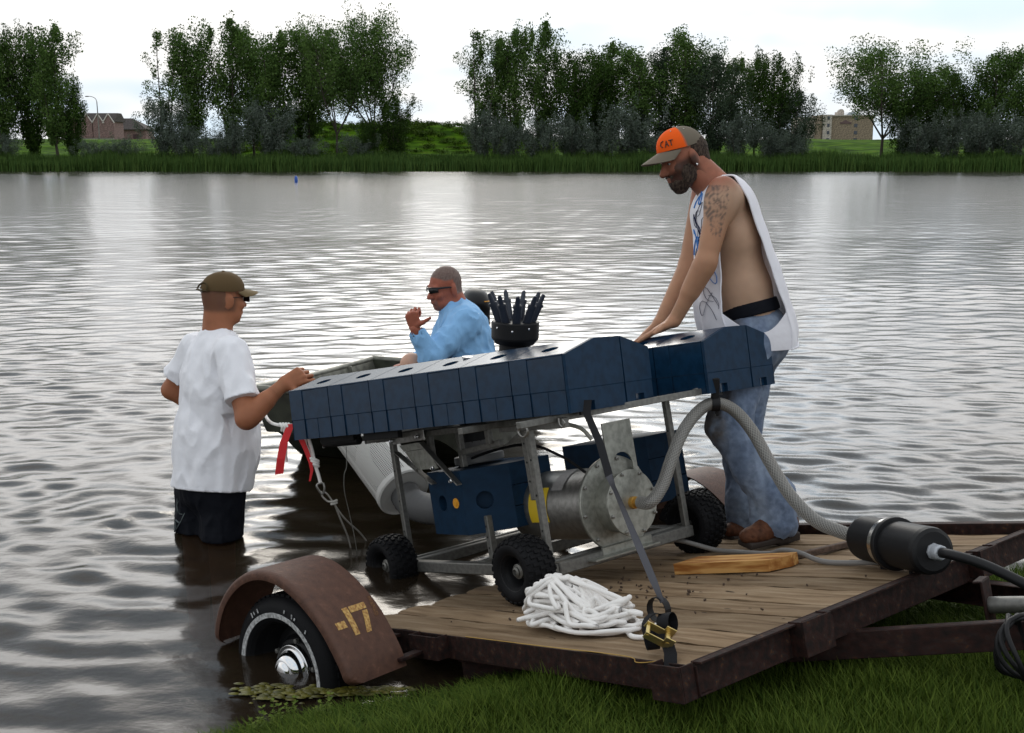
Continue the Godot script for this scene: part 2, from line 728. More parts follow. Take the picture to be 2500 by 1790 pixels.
	M.paint_vc = mat(w, 0.8, 0.0, {"vc": true, "nrm": fine, "s": 8.0, "ns": 0.5, "spec": 0.25})
	M.hair = mat(w, 0.75, 0.0, {"vc": true, "nrm": nrm(19, 0.06, 8.0, 3), "s": Vector3(10, 5, 10), "ns": 1.2, "spec": 0.3})
	M.white_cloth = mat(w, 0.9, 0.0, {"vc": true, "nrm": cloth_n, "s": 2.2, "ns": 0.35, "rim": 0.25, "spec": 0.2})
	M.denim = mat(w, 0.9, 0.0, {"vc": true, "tex": ntex(41, 0.02, [[0.2, Color(0.78, 0.79, 0.81)], [0.5, Color(0.9, 0.9, 0.92)], [0.8, w]], 5), "nrm": cloth_n, "s": 2.6, "ns": 0.5, "rim": 0.2, "spec": 0.2})
	M.short_cloth = mat(lin(0.006, 0.007, 0.011), 0.75, 0.0, {"nrm": cloth_n, "s": 2.2, "ns": 0.6, "spec": 0.25})
	M.boot = mat(lin(0.13, 0.05, 0.025), 0.7, 0.0, {"tex": mottle, "s": 5.0, "nrm": bumps, "ns": 0.4, "spec": 0.3})
	M.lens = mat(lin(0.004, 0.004, 0.005), 0.12, 0.0)


func shore(x: float, z: float) -> float:
	return (z + 3.63 + 0.42 * x + 0.05 * sin(x * 3.1 + 0.6) + 0.03 * sin(x * 7.7)) / 1.085

func ground(x: float, z: float) -> float:
	var s := shore(x, z)
	if s < 0.0:
		return -0.62 * (1.0 - exp(s / 0.65)) - 0.05 * minf(-s, 14.0)
	return 0.30 * (1.0 - exp(-s / 0.8)) + 0.03 * s

func build_ground() -> void:
	var m := MB.new()
	var f := FastNoiseLite.new()
	f.seed = 4
	f.frequency = 1.8
	f.fractal_octaves = 4
	m.sheet(func(s, t):
		var u: float = (s - 0.5) * 2.0
		var x: float = signf(u) * (absf(u) * 4.0 + pow(absf(u), 5.0) * 30.0)
		var z: float = -3.8 - pow((t - 0.8) / 0.2, 3.0) * 40.0
		if t < 0.8:
			z = 9.0 - pow(t / 0.8, 0.55) * 12.8
		return Vector3(x, ground(x, z) + f.get_noise_2d(x, z) * 0.05 * clampf(shore(x, z) * 4.0, 0.2, 1.0), z), 150, 150)
	var soil := mat(Color(1, 1, 1), 0.95, 0.0, {"tex": ntex(51, 0.02, [[0.2, Color(0.13, 0.11, 0.06)], [0.5, Color(0.19, 0.17, 0.08)], [0.75, Color(0.17, 0.21, 0.07)]], 5), "s": 1.3, "world": true, "nrm": M.bumps, "ns": 1.0, "spec": 0.1})
	var o := obj("ground", m, soil)
	structure(o)
	grass()

func blade(m: MB, p: Vector3, h: float, lean: Vector3, w: float) -> void:
	var side := Vector3(lean.z, 0, -lean.x).normalized() * w
	var a := p + lean * 0.35 + Vector3(0, h * 0.6, 0)
	var tip := p + lean + Vector3(0, h, 0)
	m.tri(p - side, p + side, a + side * 0.7)
	m.tri(p - side, a + side * 0.7, a - side * 0.7)
	m.tri(a - side * 0.7, a + side * 0.7, tip)

func grass() -> void:
	var r := RandomNumberGenerator.new()
	r.seed = 77
	var m := MB.new()
	for i in 26:
		var an := r.randf() * TAU
		var q := Vector3(cos(an), 0, sin(an)) * sqrt(r.randf()) * 0.045
		var h := r.randf_range(0.035, 0.085)
		var la := r.randf() * TAU
		var g := r.randf()
		m.col = Color(0.032, 0.062, 0.008).lerp(Color(0.09, 0.125, 0.02), g)
		if r.randf() < 0.12:
			m.col = Color(0.15, 0.125, 0.045)
		blade(m, q, h, Vector3(cos(la), 0, sin(la)) * h * r.randf_range(0.2, 0.8), r.randf_range(0.0012, 0.0024))
	var gm := mat(Color(1, 1, 1), 0.7, 0.0, {"vc": true, "back": Color(0.35, 0.45, 0.1), "spec": 0.2})
	var f := FastNoiseLite.new()
	f.seed = 9
	f.frequency = 1.4
	var where: Array = []
	while where.size() < 13500:
		var x := r.randf_range(-1.7, 3.2)
		var z := r.randf_range(-5.4, -2.1)
		var s := shore(x, z)
		var e := f.get_noise_2d(x, z)
		if s < 0.02 + 0.06 * e:
			continue
		if z > -2.5 and absf(x) > 1.3:
			continue
		var sc := r.randf_range(0.65, 1.15) * (1.0 + 0.5 * e)
		if s < 0.45 and x < 0.5:
			sc *= 0.62
		var b := Basis(Vector3.UP, r.randf() * TAU).scaled(Vector3(1.1, sc, 1.1))
		where.append(Transform3D(b, Vector3(x, ground(x, z) - 0.006, z)))
	scatter("grass", m.mesh(gm), where)
	# taller clover and weed stems where the bank meets the wheel
	m = MB.new()
	for i in 5:
		var an := r.randf() * TAU
		var top := Vector3(cos(an) * 0.025, r.randf_range(0.08, 0.15), sin(an) * 0.025)
		m.col = Color(0.07, 0.10, 0.02)
		m.tube([Vector3.ZERO, top * 0.6 + Vector3(0.004, 0, 0), top], [0.0016, 0.0012, 0.0008], 4, false, false)
		for q in 4:
			var c0 := top * (0.55 + 0.15 * q)
			for l in 3:
				var la := r.randf() * TAU
				var d := Vector3(cos(la), 0.4, sin(la)) * 0.013
				var sd := Vector3(-sin(la), 0, cos(la)) * 0.007
				m.col = Color(0.06, 0.10, 0.015).lerp(Color(0.12, 0.16, 0.03), r.randf())
				m.quad(c0, c0 + d * 0.6 + sd, c0 + d * 1.3, c0 + d * 0.6 - sd)
	where = []
	while where.size() < 60:
		var x := r.randf_range(-0.85, 2.9)
		var z := r.randf_range(-5.2, -3.0)
		var s := shore(x, z)
		if s < 0.03 or s > 0.38 or (x > -0.55 and x < 0.0):
			continue
		where.append(Transform3D(Basis(Vector3.UP, r.randf() * TAU).scaled(Vector3.ONE * r.randf_range(0.4, 0.95)), Vector3(x, ground(x, z) - 0.005, z)))
	scatter("weeds", m.mesh(gm), where)
	# floating algae at the water's edge beside the wheel
	m = MB.new()
	for i in 340:
		var t := r.randf()
		var c0 := Vector3(-0.86 + t * 0.46, 0.004, -3.52 - t * 0.03) + Vector3(r.randfn() * 0.05, r.randf() * 0.006, r.randfn() * 0.028 * (1.2 - t))
		var rd := r.randf_range(0.004, 0.014)
		m.col = Color(0.14, 0.125, 0.018).lerp(Color(0.055, 0.055, 0.01), r.randf())
		var pr: Array = []
		var ph := r.randf() * 9.0
		for q in 4:
			pr.append(Vector2(rd * (1.0 - q * 0.28), 0.001 + 0.0035 * (1.0 - pow(1.0 - q / 3.0, 2.0))))
		pr[3].x = 0.0005
		m.xf = Transform3D(Basis(Vector3.UP, ph).scaled(Vector3(1.9, 1, 0.8)), c0)
		m.lathe(pr, 9, true)
	m.xf = Transform3D()
	var al := obj("algae", m, mat(Color(1, 1, 1), 0.45, 0.0, {"vc": true, "nrm": M.bumps, "s": 9.0, "ns": 1.5}))
	stuff(al)
	tag(al, "yellow green algae floating at the water's edge beside the half sunk wheel", "algae")


func scatter(called: String, mesh: Mesh, where: Array) -> MultiMeshInstance3D:
	var mm := MultiMesh.new()
	mm.transform_format = MultiMesh.TRANSFORM_3D
	mm.mesh = mesh
	mm.instance_count = where.size()
	for i in where.size():
		mm.set_instance_transform(i, where[i])
	var o := MultiMeshInstance3D.new()
	o.name = numbered(called)
	o.multimesh = mm
	add_child(o, true)
	stuff(o)
	var lb: Dictionary = {"grass": ["short dark green grass of the near bank under the trailer", "grass"], "weeds": ["clover and taller weeds along the near water's edge", "weeds"], "brush": ["low green scrub on the mound behind the reeds", "brush"], "reeds": ["dense green reeds along the far shore of the lake", "reeds"]}
	tag(o, lb[called][0], lb[called][1])
	return o


const RINGS := [Vector3(-1.42, -5.1, 1.0), Vector3(-0.86, -4.1, 0.5), Vector3(-1.1, -6.6, 0.6)]

func build_water() -> void:
	# rows run away from the shore, closest together near it; the sheet widens with distance
	var zs: Array = []
	var z := -1.6
	while z > -132.0:
		zs.append(z)
		if z > -3.0:
			z -= 0.05
		elif z > -7.0:
			z -= 0.022
		else:
			z -= minf(0.022 + (-z - 7.0) * 0.0042, 0.3)
	zs.append(-132.5)
	# wave trains: direction (x, z), length, height, phase
	var r := RandomNumberGenerator.new()
	r.seed = 5
	var trains: Array = []
	for l in [[2.6, 0.0010], [1.7, 0.0013], [1.1, 0.0019], [0.74, 0.0023], [0.5, 0.0025], [0.36, 0.0028], [0.27, 0.0024], [0.2, 0.0019], [0.15, 0.0014], [0.11, 0.0009]]:
		for q in 2:
			var an := r.randfn() * 0.55 + (0.25 if q else -0.2)
			trains.append([sin(an), cos(an), TAU / (l[0] * r.randf_range(0.85, 1.15)), l[1] * 0.75, r.randf() * TAU, l[0]])
	var W := 291
	var H := zs.size()
	var f := FastNoiseLite.new()
	f.seed = 31
	f.frequency = 0.22
	var m := MB.new()
	m.v.resize(W * H)
	m.n.resize(W * H)
	m.c.resize(W * H)
	m.uv.resize(W * H)
	m.c.fill(Color(1, 1, 1))
	for j in H:
		var zz: float = zs[j]
		var gz: float = absf(zs[min(j + 1, H - 1)] - zs[max(j - 1, 0)]) * 0.5
		var half := 1.9 + maxf(-zz, 3.0) * 0.53
		var gx := half * 2.0 / (W - 1)
		var grid := maxf(gz, gx * 0.7)
		for i in W:
			var xk: float = 2.0 * i / (W - 1) - 1.0
			var xx: float = half * (xk * 1.1 + signf(xk) * 9.0 * pow(maxf(0.0, absf(xk) - 0.9) * 10.0, 3.0))
			var y := 0.0
			var dx := 0.0
			var dz := 0.0
			var gust := (0.8 + 0.7 * f.get_noise_2d(xx, zz * 1.6)) * (1.0 + 0.9 * smoothstep(8.0, 45.0, -zz)) * (1.0 - 0.65 * exp(-pow((xx - 13.0) / 6.0, 2.0) - pow((zz + 34.0) / 10.0, 2.0)))
			var near := lerpf(0.35, 1.0, smoothstep(5.0, 13.0, -zz))
			if zz > -5.2:
				gust *= lerpf(0.45, 1.0, clampf((-zz - 3.3) / 3.9, 0.0, 1.0))
			for t in trains:
				var fade: float = smoothstep(2.5, 7.0, t[5] / grid)
				if fade <= 0.0:
					continue
				var a: float = t[3] * fade * gust * (1.0 if t[5] < 0.6 else near)
				var ph: float = (t[0] * xx + t[1] * zz) * t[2] + t[4]
				y += a * sin(ph)
				var cc: float = a * t[2] * cos(ph)
				dx += cc * t[0]
				dz += cc * t[1]
			if grid < 0.08:
				for rg in RINGS:
					var ex: float = xx - rg.x
					var ez: float = zz - rg.y
					var d := sqrt(ex * ex + ez * ez) + 0.001
					var a: float = 0.0046 * rg.z * smoothstep(0.1, 0.6, d) * exp(-d * 0.42)
					var ph := d * 24.0 + 0.5 * sin(atan2(ez, ex) * 3.0) + 1.6 * f.get_noise_2d(xx * 4.0, zz * 4.0)
					y += a * sin(ph)
					var cc := a * 24.0 * cos(ph)
					dx += cc * ex / d
					dz += cc * ez / d
			var at := j * W + i
			m.v[at] = Vector3(xx, y, zz)
			m.n[at] = Vector3(-dx, 1.0, -dz).normalized()
	for j in H - 1:
		for i in W - 1:
			var a := j * W + i
			m.tri_i(a, a + 1, a + W + 1)
			m.tri_i(a, a + W + 1, a + W)
	var wm := StandardMaterial3D.new()
	wm.transparency = BaseMaterial3D.TRANSPARENCY_ALPHA
	wm.albedo_color = lin(0.022, 0.015, 0.009)
	wm.albedo_color.a = 0.8
	wm.roughness = 0.16
	wm.metallic_specular = 0.4
	wm.normal_enabled = true
	wm.normal_texture = nrm(61, 0.022, 10.0, 4, 1024)
	wm.normal_scale = 0.05
	wm.uv1_triplanar = true
	wm.uv1_world_triplanar = true
	wm.uv1_scale = Vector3(0.36, 0.36, 0.55)
	var o := obj("water", m, wm)
	structure(o)


# ------------------------------------------------------------------ the far shore
func hill(x: float, z: float) -> float:
	var d := -z - 132.0
	var y := -0.4 + smoothstep(0.0, 4.0, d) * 1.0 + smoothstep(5.0, 60.0, d) * 3.2 + d * 0.0085
	y += 3.1 * exp(-pow((z + 172.0) / 9.0, 2.0)) * smoothstep(-42.0, -34.0, x) * smoothstep(12.0, -12.0, x)
	return y

func P(px: float, py: float, d: float) -> Vector3:
	# a place on the far shore, from its bearing and height in the photograph and its distance
	var a := Vector3((px - 1250.0) / 2800.0, (895.0 - py) / 2800.0, -1.0)
	a = a.rotated(Vector3.RIGHT, deg_to_rad(-10.422))
	return Vector3(0, 1.75, 0) + a * (d / -a.z)

func build_far_bank() -> void:
	var m := MB.new()
	var f := FastNoiseLite.new()
	f.seed = 8
	f.frequency = 0.09
	m.sheet(func(s, t):
		var x: float = (s - 0.5) * 520.0
		var z: float = -131.0 - t * 90.0 if t < 0.7 else -194.0 - pow((t - 0.7) / 0.3, 2.0) * 900.0
		return Vector3(x, hill(x, z) + f.get_noise_2d(x, z) * 0.35, z), 200, 90)
	var field := mat(Color(1, 1, 1), 0.95, 0.0, {"tex": ntex(71, 0.012, [[0.15, Color(0.12, 0.20, 0.05)], [0.45, Color(0.21, 0.32, 0.06)], [0.7, Color(0.29, 0.42, 0.08)], [0.9, Color(0.33, 0.37, 0.12)]], 5), "s": Vector3(0.03, 0.08, 0.08), "world": true, "spec": 0.1})
	structure(obj("far_bank", m, field))
	reeds()
	brush()
	trees()
	buildings()

func brush() -> void:
	# low scrub on the mound and the rough grass behind the reeds
	var r := RandomNumberGenerator.new()
	r.seed = 52
	var m := MB.new()
	for i in 150:
		var d := Vector3(r.randfn() * 0.5, absf(r.randfn()) * 0.4, r.randfn() * 0.5).limit_length(1.2)
		var nn := Vector3(r.randfn(), r.randfn() + 0.4, r.randfn()).normalized()
		var a := nn.cross(Vector3(r.randfn(), r.randfn(), r.randfn())).normalized() * r.randf_range(0.10, 0.2)
		var b := nn.cross(a) * 0.6
		m.col = Color(0.028, 0.055, 0.01).lerp(Color(0.075, 0.115, 0.02), r.randf())
		m.quad(d - a, d + b, d + a, d - b)
	var where: Array = []
	while where.size() < 520:
		var x := r.randf_range(-46.0, 10.0)
		var z := r.randf_range(-186.0, -146.0)
		var on: float = exp(-pow((z + 168.0) / 9.0, 2.0)) * smoothstep(-44.0, -34.0, x) * smoothstep(12.0, 0.0, x)
		if r.randf() > on + 0.06:
			continue
		var sc := r.randf_range(0.35, 1.0)
		where.append(Transform3D(Basis(Vector3.UP, r.randf() * TAU).scaled(Vector3(sc, sc * r.randf_range(0.5, 1.0), sc)), Vector3(x, hill(x, z), z)))
	for i in 260:
		var x := r.randf_range(-110.0, 110.0)
		var z := r.randf_range(-150.0, -138.0)
		where.append(Transform3D(Basis(Vector3.UP, r.randf() * TAU).scaled(Vector3.ONE * r.randf_range(0.3, 0.8)), Vector3(x, hill(x, z), z)))
	scatter("brush", m.mesh(mat(Color(1, 1, 1), 0.8, 0.0, {"vc": true, "back": Color(0.3, 0.4, 0.1), "spec": 0.15})), where)

func reeds() -> void:
	var r := RandomNumberGenerator.new()
	r.seed = 12
	var m := MB.new()
	for i in 11:
		var q := Vector3(r.randfn() * 0.3, 0, r.randfn() * 0.25)
		var h := r.randf_range(1.1, 2.0)
		var la := r.randf() * TAU
		m.col = Color(0.038, 0.080, 0.02).lerp(Color(0.075, 0.125, 0.032), r.randf())
		blade(m, q, h, Vector3(cos(la), 0, sin(la)) * r.randf_range(0.1, 0.5), 0.035)
	var rm := mat(Color(1, 1, 1), 0.8, 0.0, {"vc": true, "back": Color(0.2, 0.3, 0.08), "spec": 0.15})
	var where: Array = []
	var f := FastNoiseLite.new()
	f.seed = 2
	f.frequency = 0.05
	for i in 9000:
		var x := r.randf_range(-95.0, 95.0)
		var z := -131.2 - r.randf() * 5.5 + 0.8 * f.get_noise_1d(x)
		var s := r.randf_range(0.75, 1.15) * (0.95 + 0.35 * f.get_noise_1d(x * 2.0 + 99.0))
		where.append(Transform3D(Basis(Vector3.UP, r.randf() * TAU).scaled(Vector3(1.2, s, 1.2)), Vector3(x, maxf(hill(x, z), -0.05) - 0.05, z)))
	scatter("reeds", m.mesh(rm), where)

# a tree of unit height: a trunk that forks into rising limbs, twigs and clumps of leaves
func tree_mesh(sd: int, o: Dictionary) -> Array:
	var r := RandomNumberGenerator.new()
	r.seed = sd
	var wood := MB.new()
	var leaf := MB.new()
	var tips: Array = []
	var lean: float = o.get("lean", 0.0)
	var forks: int = o.get("forks", 3)
	var first: float = o.get("first", 0.22)
	var wid: float = o.get("wid", 0.3)
	var base := Vector3.ZERO
	var top := Vector3(lean * first, first, r.randf_range(-0.02, 0.02))
	wood.tube([base - Vector3(0, 0.03, 0), top * 0.5 + Vector3(0.004, 0, 0), top], [0.017, 0.014, 0.012], 6, false, false)
	for k in forks:
		var an := TAU * k / forks + r.randf_range(-0.5, 0.5)
		var out: float = wid * r.randf_range(0.25, 0.8) if k > 0 else wid * 0.12
		var hh: float = r.randf_range(0.75, 0.97) if k > 0 else 1.0
		var end := Vector3(cos(an) * out + lean, hh, sin(an) * out)
		var mid := top.lerp(end, 0.45) + Vector3(cos(an), 0, sin(an)) * out * 0.25
		var path := spline([top - Vector3(0, 0.02, 0), mid, end], 7)
		var rad: Array = []
		for i in path.size():
			rad.append(lerpf(0.010, 0.0016, float(i) / (path.size() - 1)))
		wood.tube(path, rad, 5, false, false)
		var nb: int = o.get("twigs", 15)
		for i in nb:
			var t := lerpf(o.get("low", 0.1), 1.0, float(i) / nb)
			var p: Vector3 = path[int(t * (path.size() - 1))]
			var ba := r.randf() * TAU
			var env: float = sin(PI * clampf((p.y - first * 0.5) / (1.06 - first * 0.5), 0.02, 1.0))
			var ln: float = wid * (0.14 + 0.62 * env) * r.randf_range(0.45, 1.0)
			var q := p + Vector3(cos(ba) * ln, ln * r.randf_range(0.25, 0.95), sin(ba) * ln)
			wood.tube([p, p.lerp(q, 0.5) + Vector3(0, ln * 0.06, 0), q], [0.0032, 0.002, 0.001], 4, false, false)
			for tw in 4:
				var e := p.lerp(q, lerpf(0.4, 1.0, tw / 3.0)) + Vector3(r.randfn(), absf(r.randfn()) * 1.3, r.randfn()) * ln * 0.17
				tips.append([e, ln * 0.62])
		tips.append([end, wid * 0.3])
	var per: int = int(o.get("leaves", 34) * 1.5)
	var ls: float = o.get("leaf", 0.017) * 0.62
	var c0: Color = o.c0
	var c1: Color = o.c1
	for tp in tips:
		var cr: float = clampf(tp[1] * 0.55, 0.023, 0.058) * o.get("clump", 1.0)
		var tone := r.randf()
		for i in per:
			var d := Vector3(r.randfn() * 0.8, r.randfn() * 1.5, r.randfn() * 0.8).limit_length(2.0) * cr * 0.6
			var p: Vector3 = tp[0] + d
			if p.y < first * 0.45:
				continue
			var nn := Vector3(r.randfn(), r.randfn() + 0.5, r.randfn()).normalized()
			var a := nn.cross(Vector3(r.randfn(), r.randfn(), r.randfn())).normalized() * ls * r.randf_range(0.6, 1.15)
			var b := nn.cross(a) * r.randf_range(0.45, 0.75)
			leaf.col = c0.lerp(c1, clampf(0.6 * tone + 0.5 * r.randf() - 0.05, 0.0, 1.0))
			leaf.quad(p - a, p + b, p + a, p - b)
	return [wood, leaf]

func trees() -> void:
	var bark := mat(lin(0.055, 0.045, 0.035), 0.9)
	var lm := mat(Color(1, 1, 1), 0.65, 0.0, {"vc": true, "back": Color(0.5, 0.62, 0.2), "spec": 0.25})
	var g0 := Color(0.032, 0.068, 0.016)
	var g1 := Color(0.10, 0.165, 0.04)
	var s0 := Color(0.045, 0.062, 0.048)
	var s1 := Color(0.15, 0.18, 0.15)
	var kinds: Array = []
	for i in 3:
		kinds.append(tree_mesh(100 + i, {"forks": 3 + i % 2, "first": 0.16, "wid": 0.30, "twigs": 19, "leaves": 46, "clump": 1.25, "c0": g0, "c1": g1}))       # 0-2 upright poplar
	for i in 2:
		kinds.append(tree_mesh(120 + i, {"forks": 5, "first": 0.27, "wid": 0.55, "twigs": 18, "leaves": 48, "clump": 1.2, "low": 0.35, "c0": g0, "c1": g1}))  # 3-4 broad, open trunk
	kinds.append(tree_mesh(130, {"forks": 2, "first": 0.1, "wid": 0.2, "twigs": 15, "leaves": 30, "leaf": 0.014, "clump": 0.9, "c0": g0, "c1": g1}))   # 5 sparse spire
	kinds.append(tree_mesh(140, {"forks": 6, "first": 0.08, "wid": 0.5, "twigs": 16, "leaves": 40, "low": 0.05, "leaf": 0.022, "clump": 1.2, "c0": Color(0.016, 0.036, 0.007), "c1": Color(0.045, 0.085, 0.013)}))  # 6 bushy
	kinds.append(tree_mesh(150, {"forks": 4, "first": 0.1, "wid": 0.36, "twigs": 19, "leaves": 50, "clump": 1.25, "low": 0.05, "c0": Color(0.025, 0.045, 0.025), "c1": Color(0.065, 0.09, 0.055)}))  # 7 grey-green
	for i in 2:
		kinds.append(tree_mesh(160 + i, {"forks": 7, "first": 0.06, "wid": 0.75, "twigs": 10, "leaves": 34, "low": 0.0, "leaf": 0.034, "clump": 1.7, "c0": s0, "c1": s1}))  # 8-9 silver shrub
	var made: Array = []
	for k in kinds:
		made.append([k[0].mesh(bark), k[1].mesh(lm)])
	var names := ["tall_tree", "tall_tree", "tall_tree", "broad_tree", "broad_tree", "sparse_tree", "bushy_tree", "grey_tree", "silver_shrub", "silver_shrub"]
	var r := RandomNumberGenerator.new()
	r.seed = 41
	# bearing, top, width (photograph), distance, kind, label
	for t in TREES:
		var foot := P(t[0], 380, t[3])
		var top := P(t[0], t[1], t[3])
		foot.y = hill(foot.x, foot.z) - 0.1
		var h := (top.y - foot.y) * 1.0
		var wpx: float = t[2]
		var w: float = wpx / 2800.0 * t[3]
		var own: float = [0.55, 0.55, 0.55, 0.95, 0.95, 0.36, 0.9, 0.64, 1.35, 1.35][t[4]]
		var sx: float = w / own * (1.12 if t[4] < 8 else 1.05)
		var b := Basis(Vector3.UP, r.randf_range(-0.6, 0.6) + (PI if t[4] % 2 else 0.0)).scaled(Vector3(sx, h * 0.97, sx))
		var o := thing(names[t[4]], t[5], "shrub" if t[4] >= 8 else "tree", Transform3D(b, foot), "silver shrubs on the far shore" if t[4] >= 8 else "trees on the far shore")
		put("trunk", made[t[4]][0], o)
		put("crown", made[t[4]][1], o)

const TREES := [
	[-62, 74, 130, 142.0, 0, "tall green tree cut by the left edge of the picture"],
	[12, 70, 120, 140.0, 1, "tall tree second in from the left edge, left of the street lamp"],
	[82, 92, 125, 143.0, 6, "darker bushy tree in the middle of the far left group"],
	[142, 62, 130, 139.0, 2, "tallest tree of the far left group, nearest to the street lamp"],
	[180, 205, 75, 141.0, 6, "low leafy tree at the foot of the far left group by the houses"],
	[402, 70, 90, 139.0, 5, "sparse spiky tree first to the right of the street lamp"],
	[470, 92, 125, 141.0, 1, "rounded tree right of the sparse spiky one"],
	[572, 42, 130, 142.0, 0, "tallest tree of the second group from the left"],
	[622, 84, 110, 146.0, 1, "tree just right of the tallest tree of the second group"],
	[682, 78, 150, 140.0, 2, "dense tree in the middle of the second group, above the silver shrub"],
	[752, 86, 140, 143.0, 1, "tree between the dense middle one and the forked one"],
	[824, 90, 175, 139.0, 3, "open crowned tree with a forked trunk standing against the sky"],
	[912, 68, 180, 141.0, 4, "broad tree at the right end of the second group, trunk bare below"],
	[962, 238, 105, 138.0, 6, "small round tree under the broad one at the right of its group"],
	[905, 300, 70, 137.0, 6, "small dark bush tree before the green mound"],
	[1166, 70, 115, 139.0, 5, "slim sparse tree first right of the gap with the mound"],
	[1206, 88, 95, 142.0, 0, "slim tree second right of the gap with the mound"],
	[1254, 72, 115, 140.0, 2, "tree left of the highest column tree in the third group"],
	[1326, 48, 110, 141.0, 0, "column tree that stands highest in the third group"],
	[1392, 150, 150, 140.0, 6, "low bushy tree right of the highest column tree"],
	[1452, 158, 130, 143.0, 6, "bushy tree in the dip of the third group's skyline"],
	[1482, 104, 135, 146.0, 2, "tree leaning to the left out of the third group's middle"],
	[1552, 134, 140, 141.0, 1, "tree above the left end of the orange cap's brim"],
	[1618, 118, 120, 144.0, 7, "grey green tree behind the orange cap"],
	[1678, 90, 135, 142.0, 1, "tall tree directly above the standing person's cap"],
	[1738, 134, 130, 139.0, 7, "grey green tree right of the one above the cap"],
	[1792, 138, 90, 143.0, 0, "thin tree with a gapped crown right of the grey green one"],
	[1840, 140, 90, 145.0, 2, "thin tree second from the right end of the third group"],
	[1890, 152, 120, 140.0, 6, "dark rounded tree at the right end of the third group"],
	[1942, 222, 95, 139.0, 7, "low grey tree beside the beige hotel"],
	[2152, 134, 215, 140.0, 3, "broad tree with a leaning trunk right of the beige hotel"],
	[2205, 236, 110, 138.5, 6, "low leafy tree close under the leaning trunk's crown"],
	[2258, 186, 120, 141.0, 6, "low bushy tree right of the leaning trunk"],
	[2312, 172, 120, 144.0, 1, "pointed tree in the middle of the right hand group"],
	[2372, 222, 90, 142.0, 6, "small tree in the dip of the right hand group"],
	[2420, 128, 135, 141.0, 2, "tall tree near the right edge of the picture"],
	[2490, 104, 130, 143.0, 0, "tallest tree at the right edge of the picture"],
	[2565, 110, 130, 140.0, 1, "tree just past the right edge of the picture"],
	[8, 335, 80, 136.0, 8, "silver shrub at the left edge of the far shore"],
	[225, 352, 70, 136.5, 9, "low silver shrub under the street lamp"],
	[300, 345, 80, 136.5, 8, "low silver shrub right of the street lamp"],
	[402, 262, 100, 137.5, 9, "silver shrub at the foot of the sparse spiky tree"],
	[452, 318, 90, 136.5, 8, "silver shrub second from the left in the second group"],
	[520, 340, 80, 136.0, 9, "low silver shrub left of the large pale one"],
	[566, 310, 80, 136.5, 8, "silver shrub under the tallest tree of the second group"],
	[660, 268, 130, 137.0, 9, "large pale silver shrub under the dense middle tree"],
	[740, 345, 90, 136.0, 8, "low silver shrub right of the large pale one"],
	[870, 340, 80, 136.0, 9, "silver shrub above the blue buoy's right, before the mound"],
	[1176, 282, 90, 137.0, 8, "silver shrub first right of the mound"],
	[1232, 312, 90, 136.5, 9, "silver shrub second right of the mound"],
	[1316, 304, 110, 136.5, 8, "silver shrub under the highest column tree"],
	[1396, 298, 100, 137.0, 9, "silver shrub between the column tree and the orange cap"],
	[1462, 328, 100, 136.0, 8, "low silver shrub left of the orange cap"],
	[1530, 278, 130, 137.0, 9, "large silver shrub just left of the orange cap"],
	[1606, 330, 90, 136.0, 8, "silver shrub hidden in part by the orange cap"],
	[1800, 290, 110, 137.0, 8, "silver shrub right of the standing person's neck"],
	[1880, 318, 100, 136.5, 9, "silver shrub at the right end of the third group"],
	[1930, 340, 80, 136.0, 8, "low silver shrub nearest to the beige hotel"],
	[2232, 302, 110, 137.0, 9, "silver shrub right of the leaning trunk"],
	[2316, 300, 110, 136.5, 8, "silver shrub in the middle of the right hand group"],
	[2392, 290, 110, 137.0, 9, "silver shrub near the right edge"],
	[2470, 300, 120, 136.5, 8, "silver shrub at the right edge of the far shore"],
]

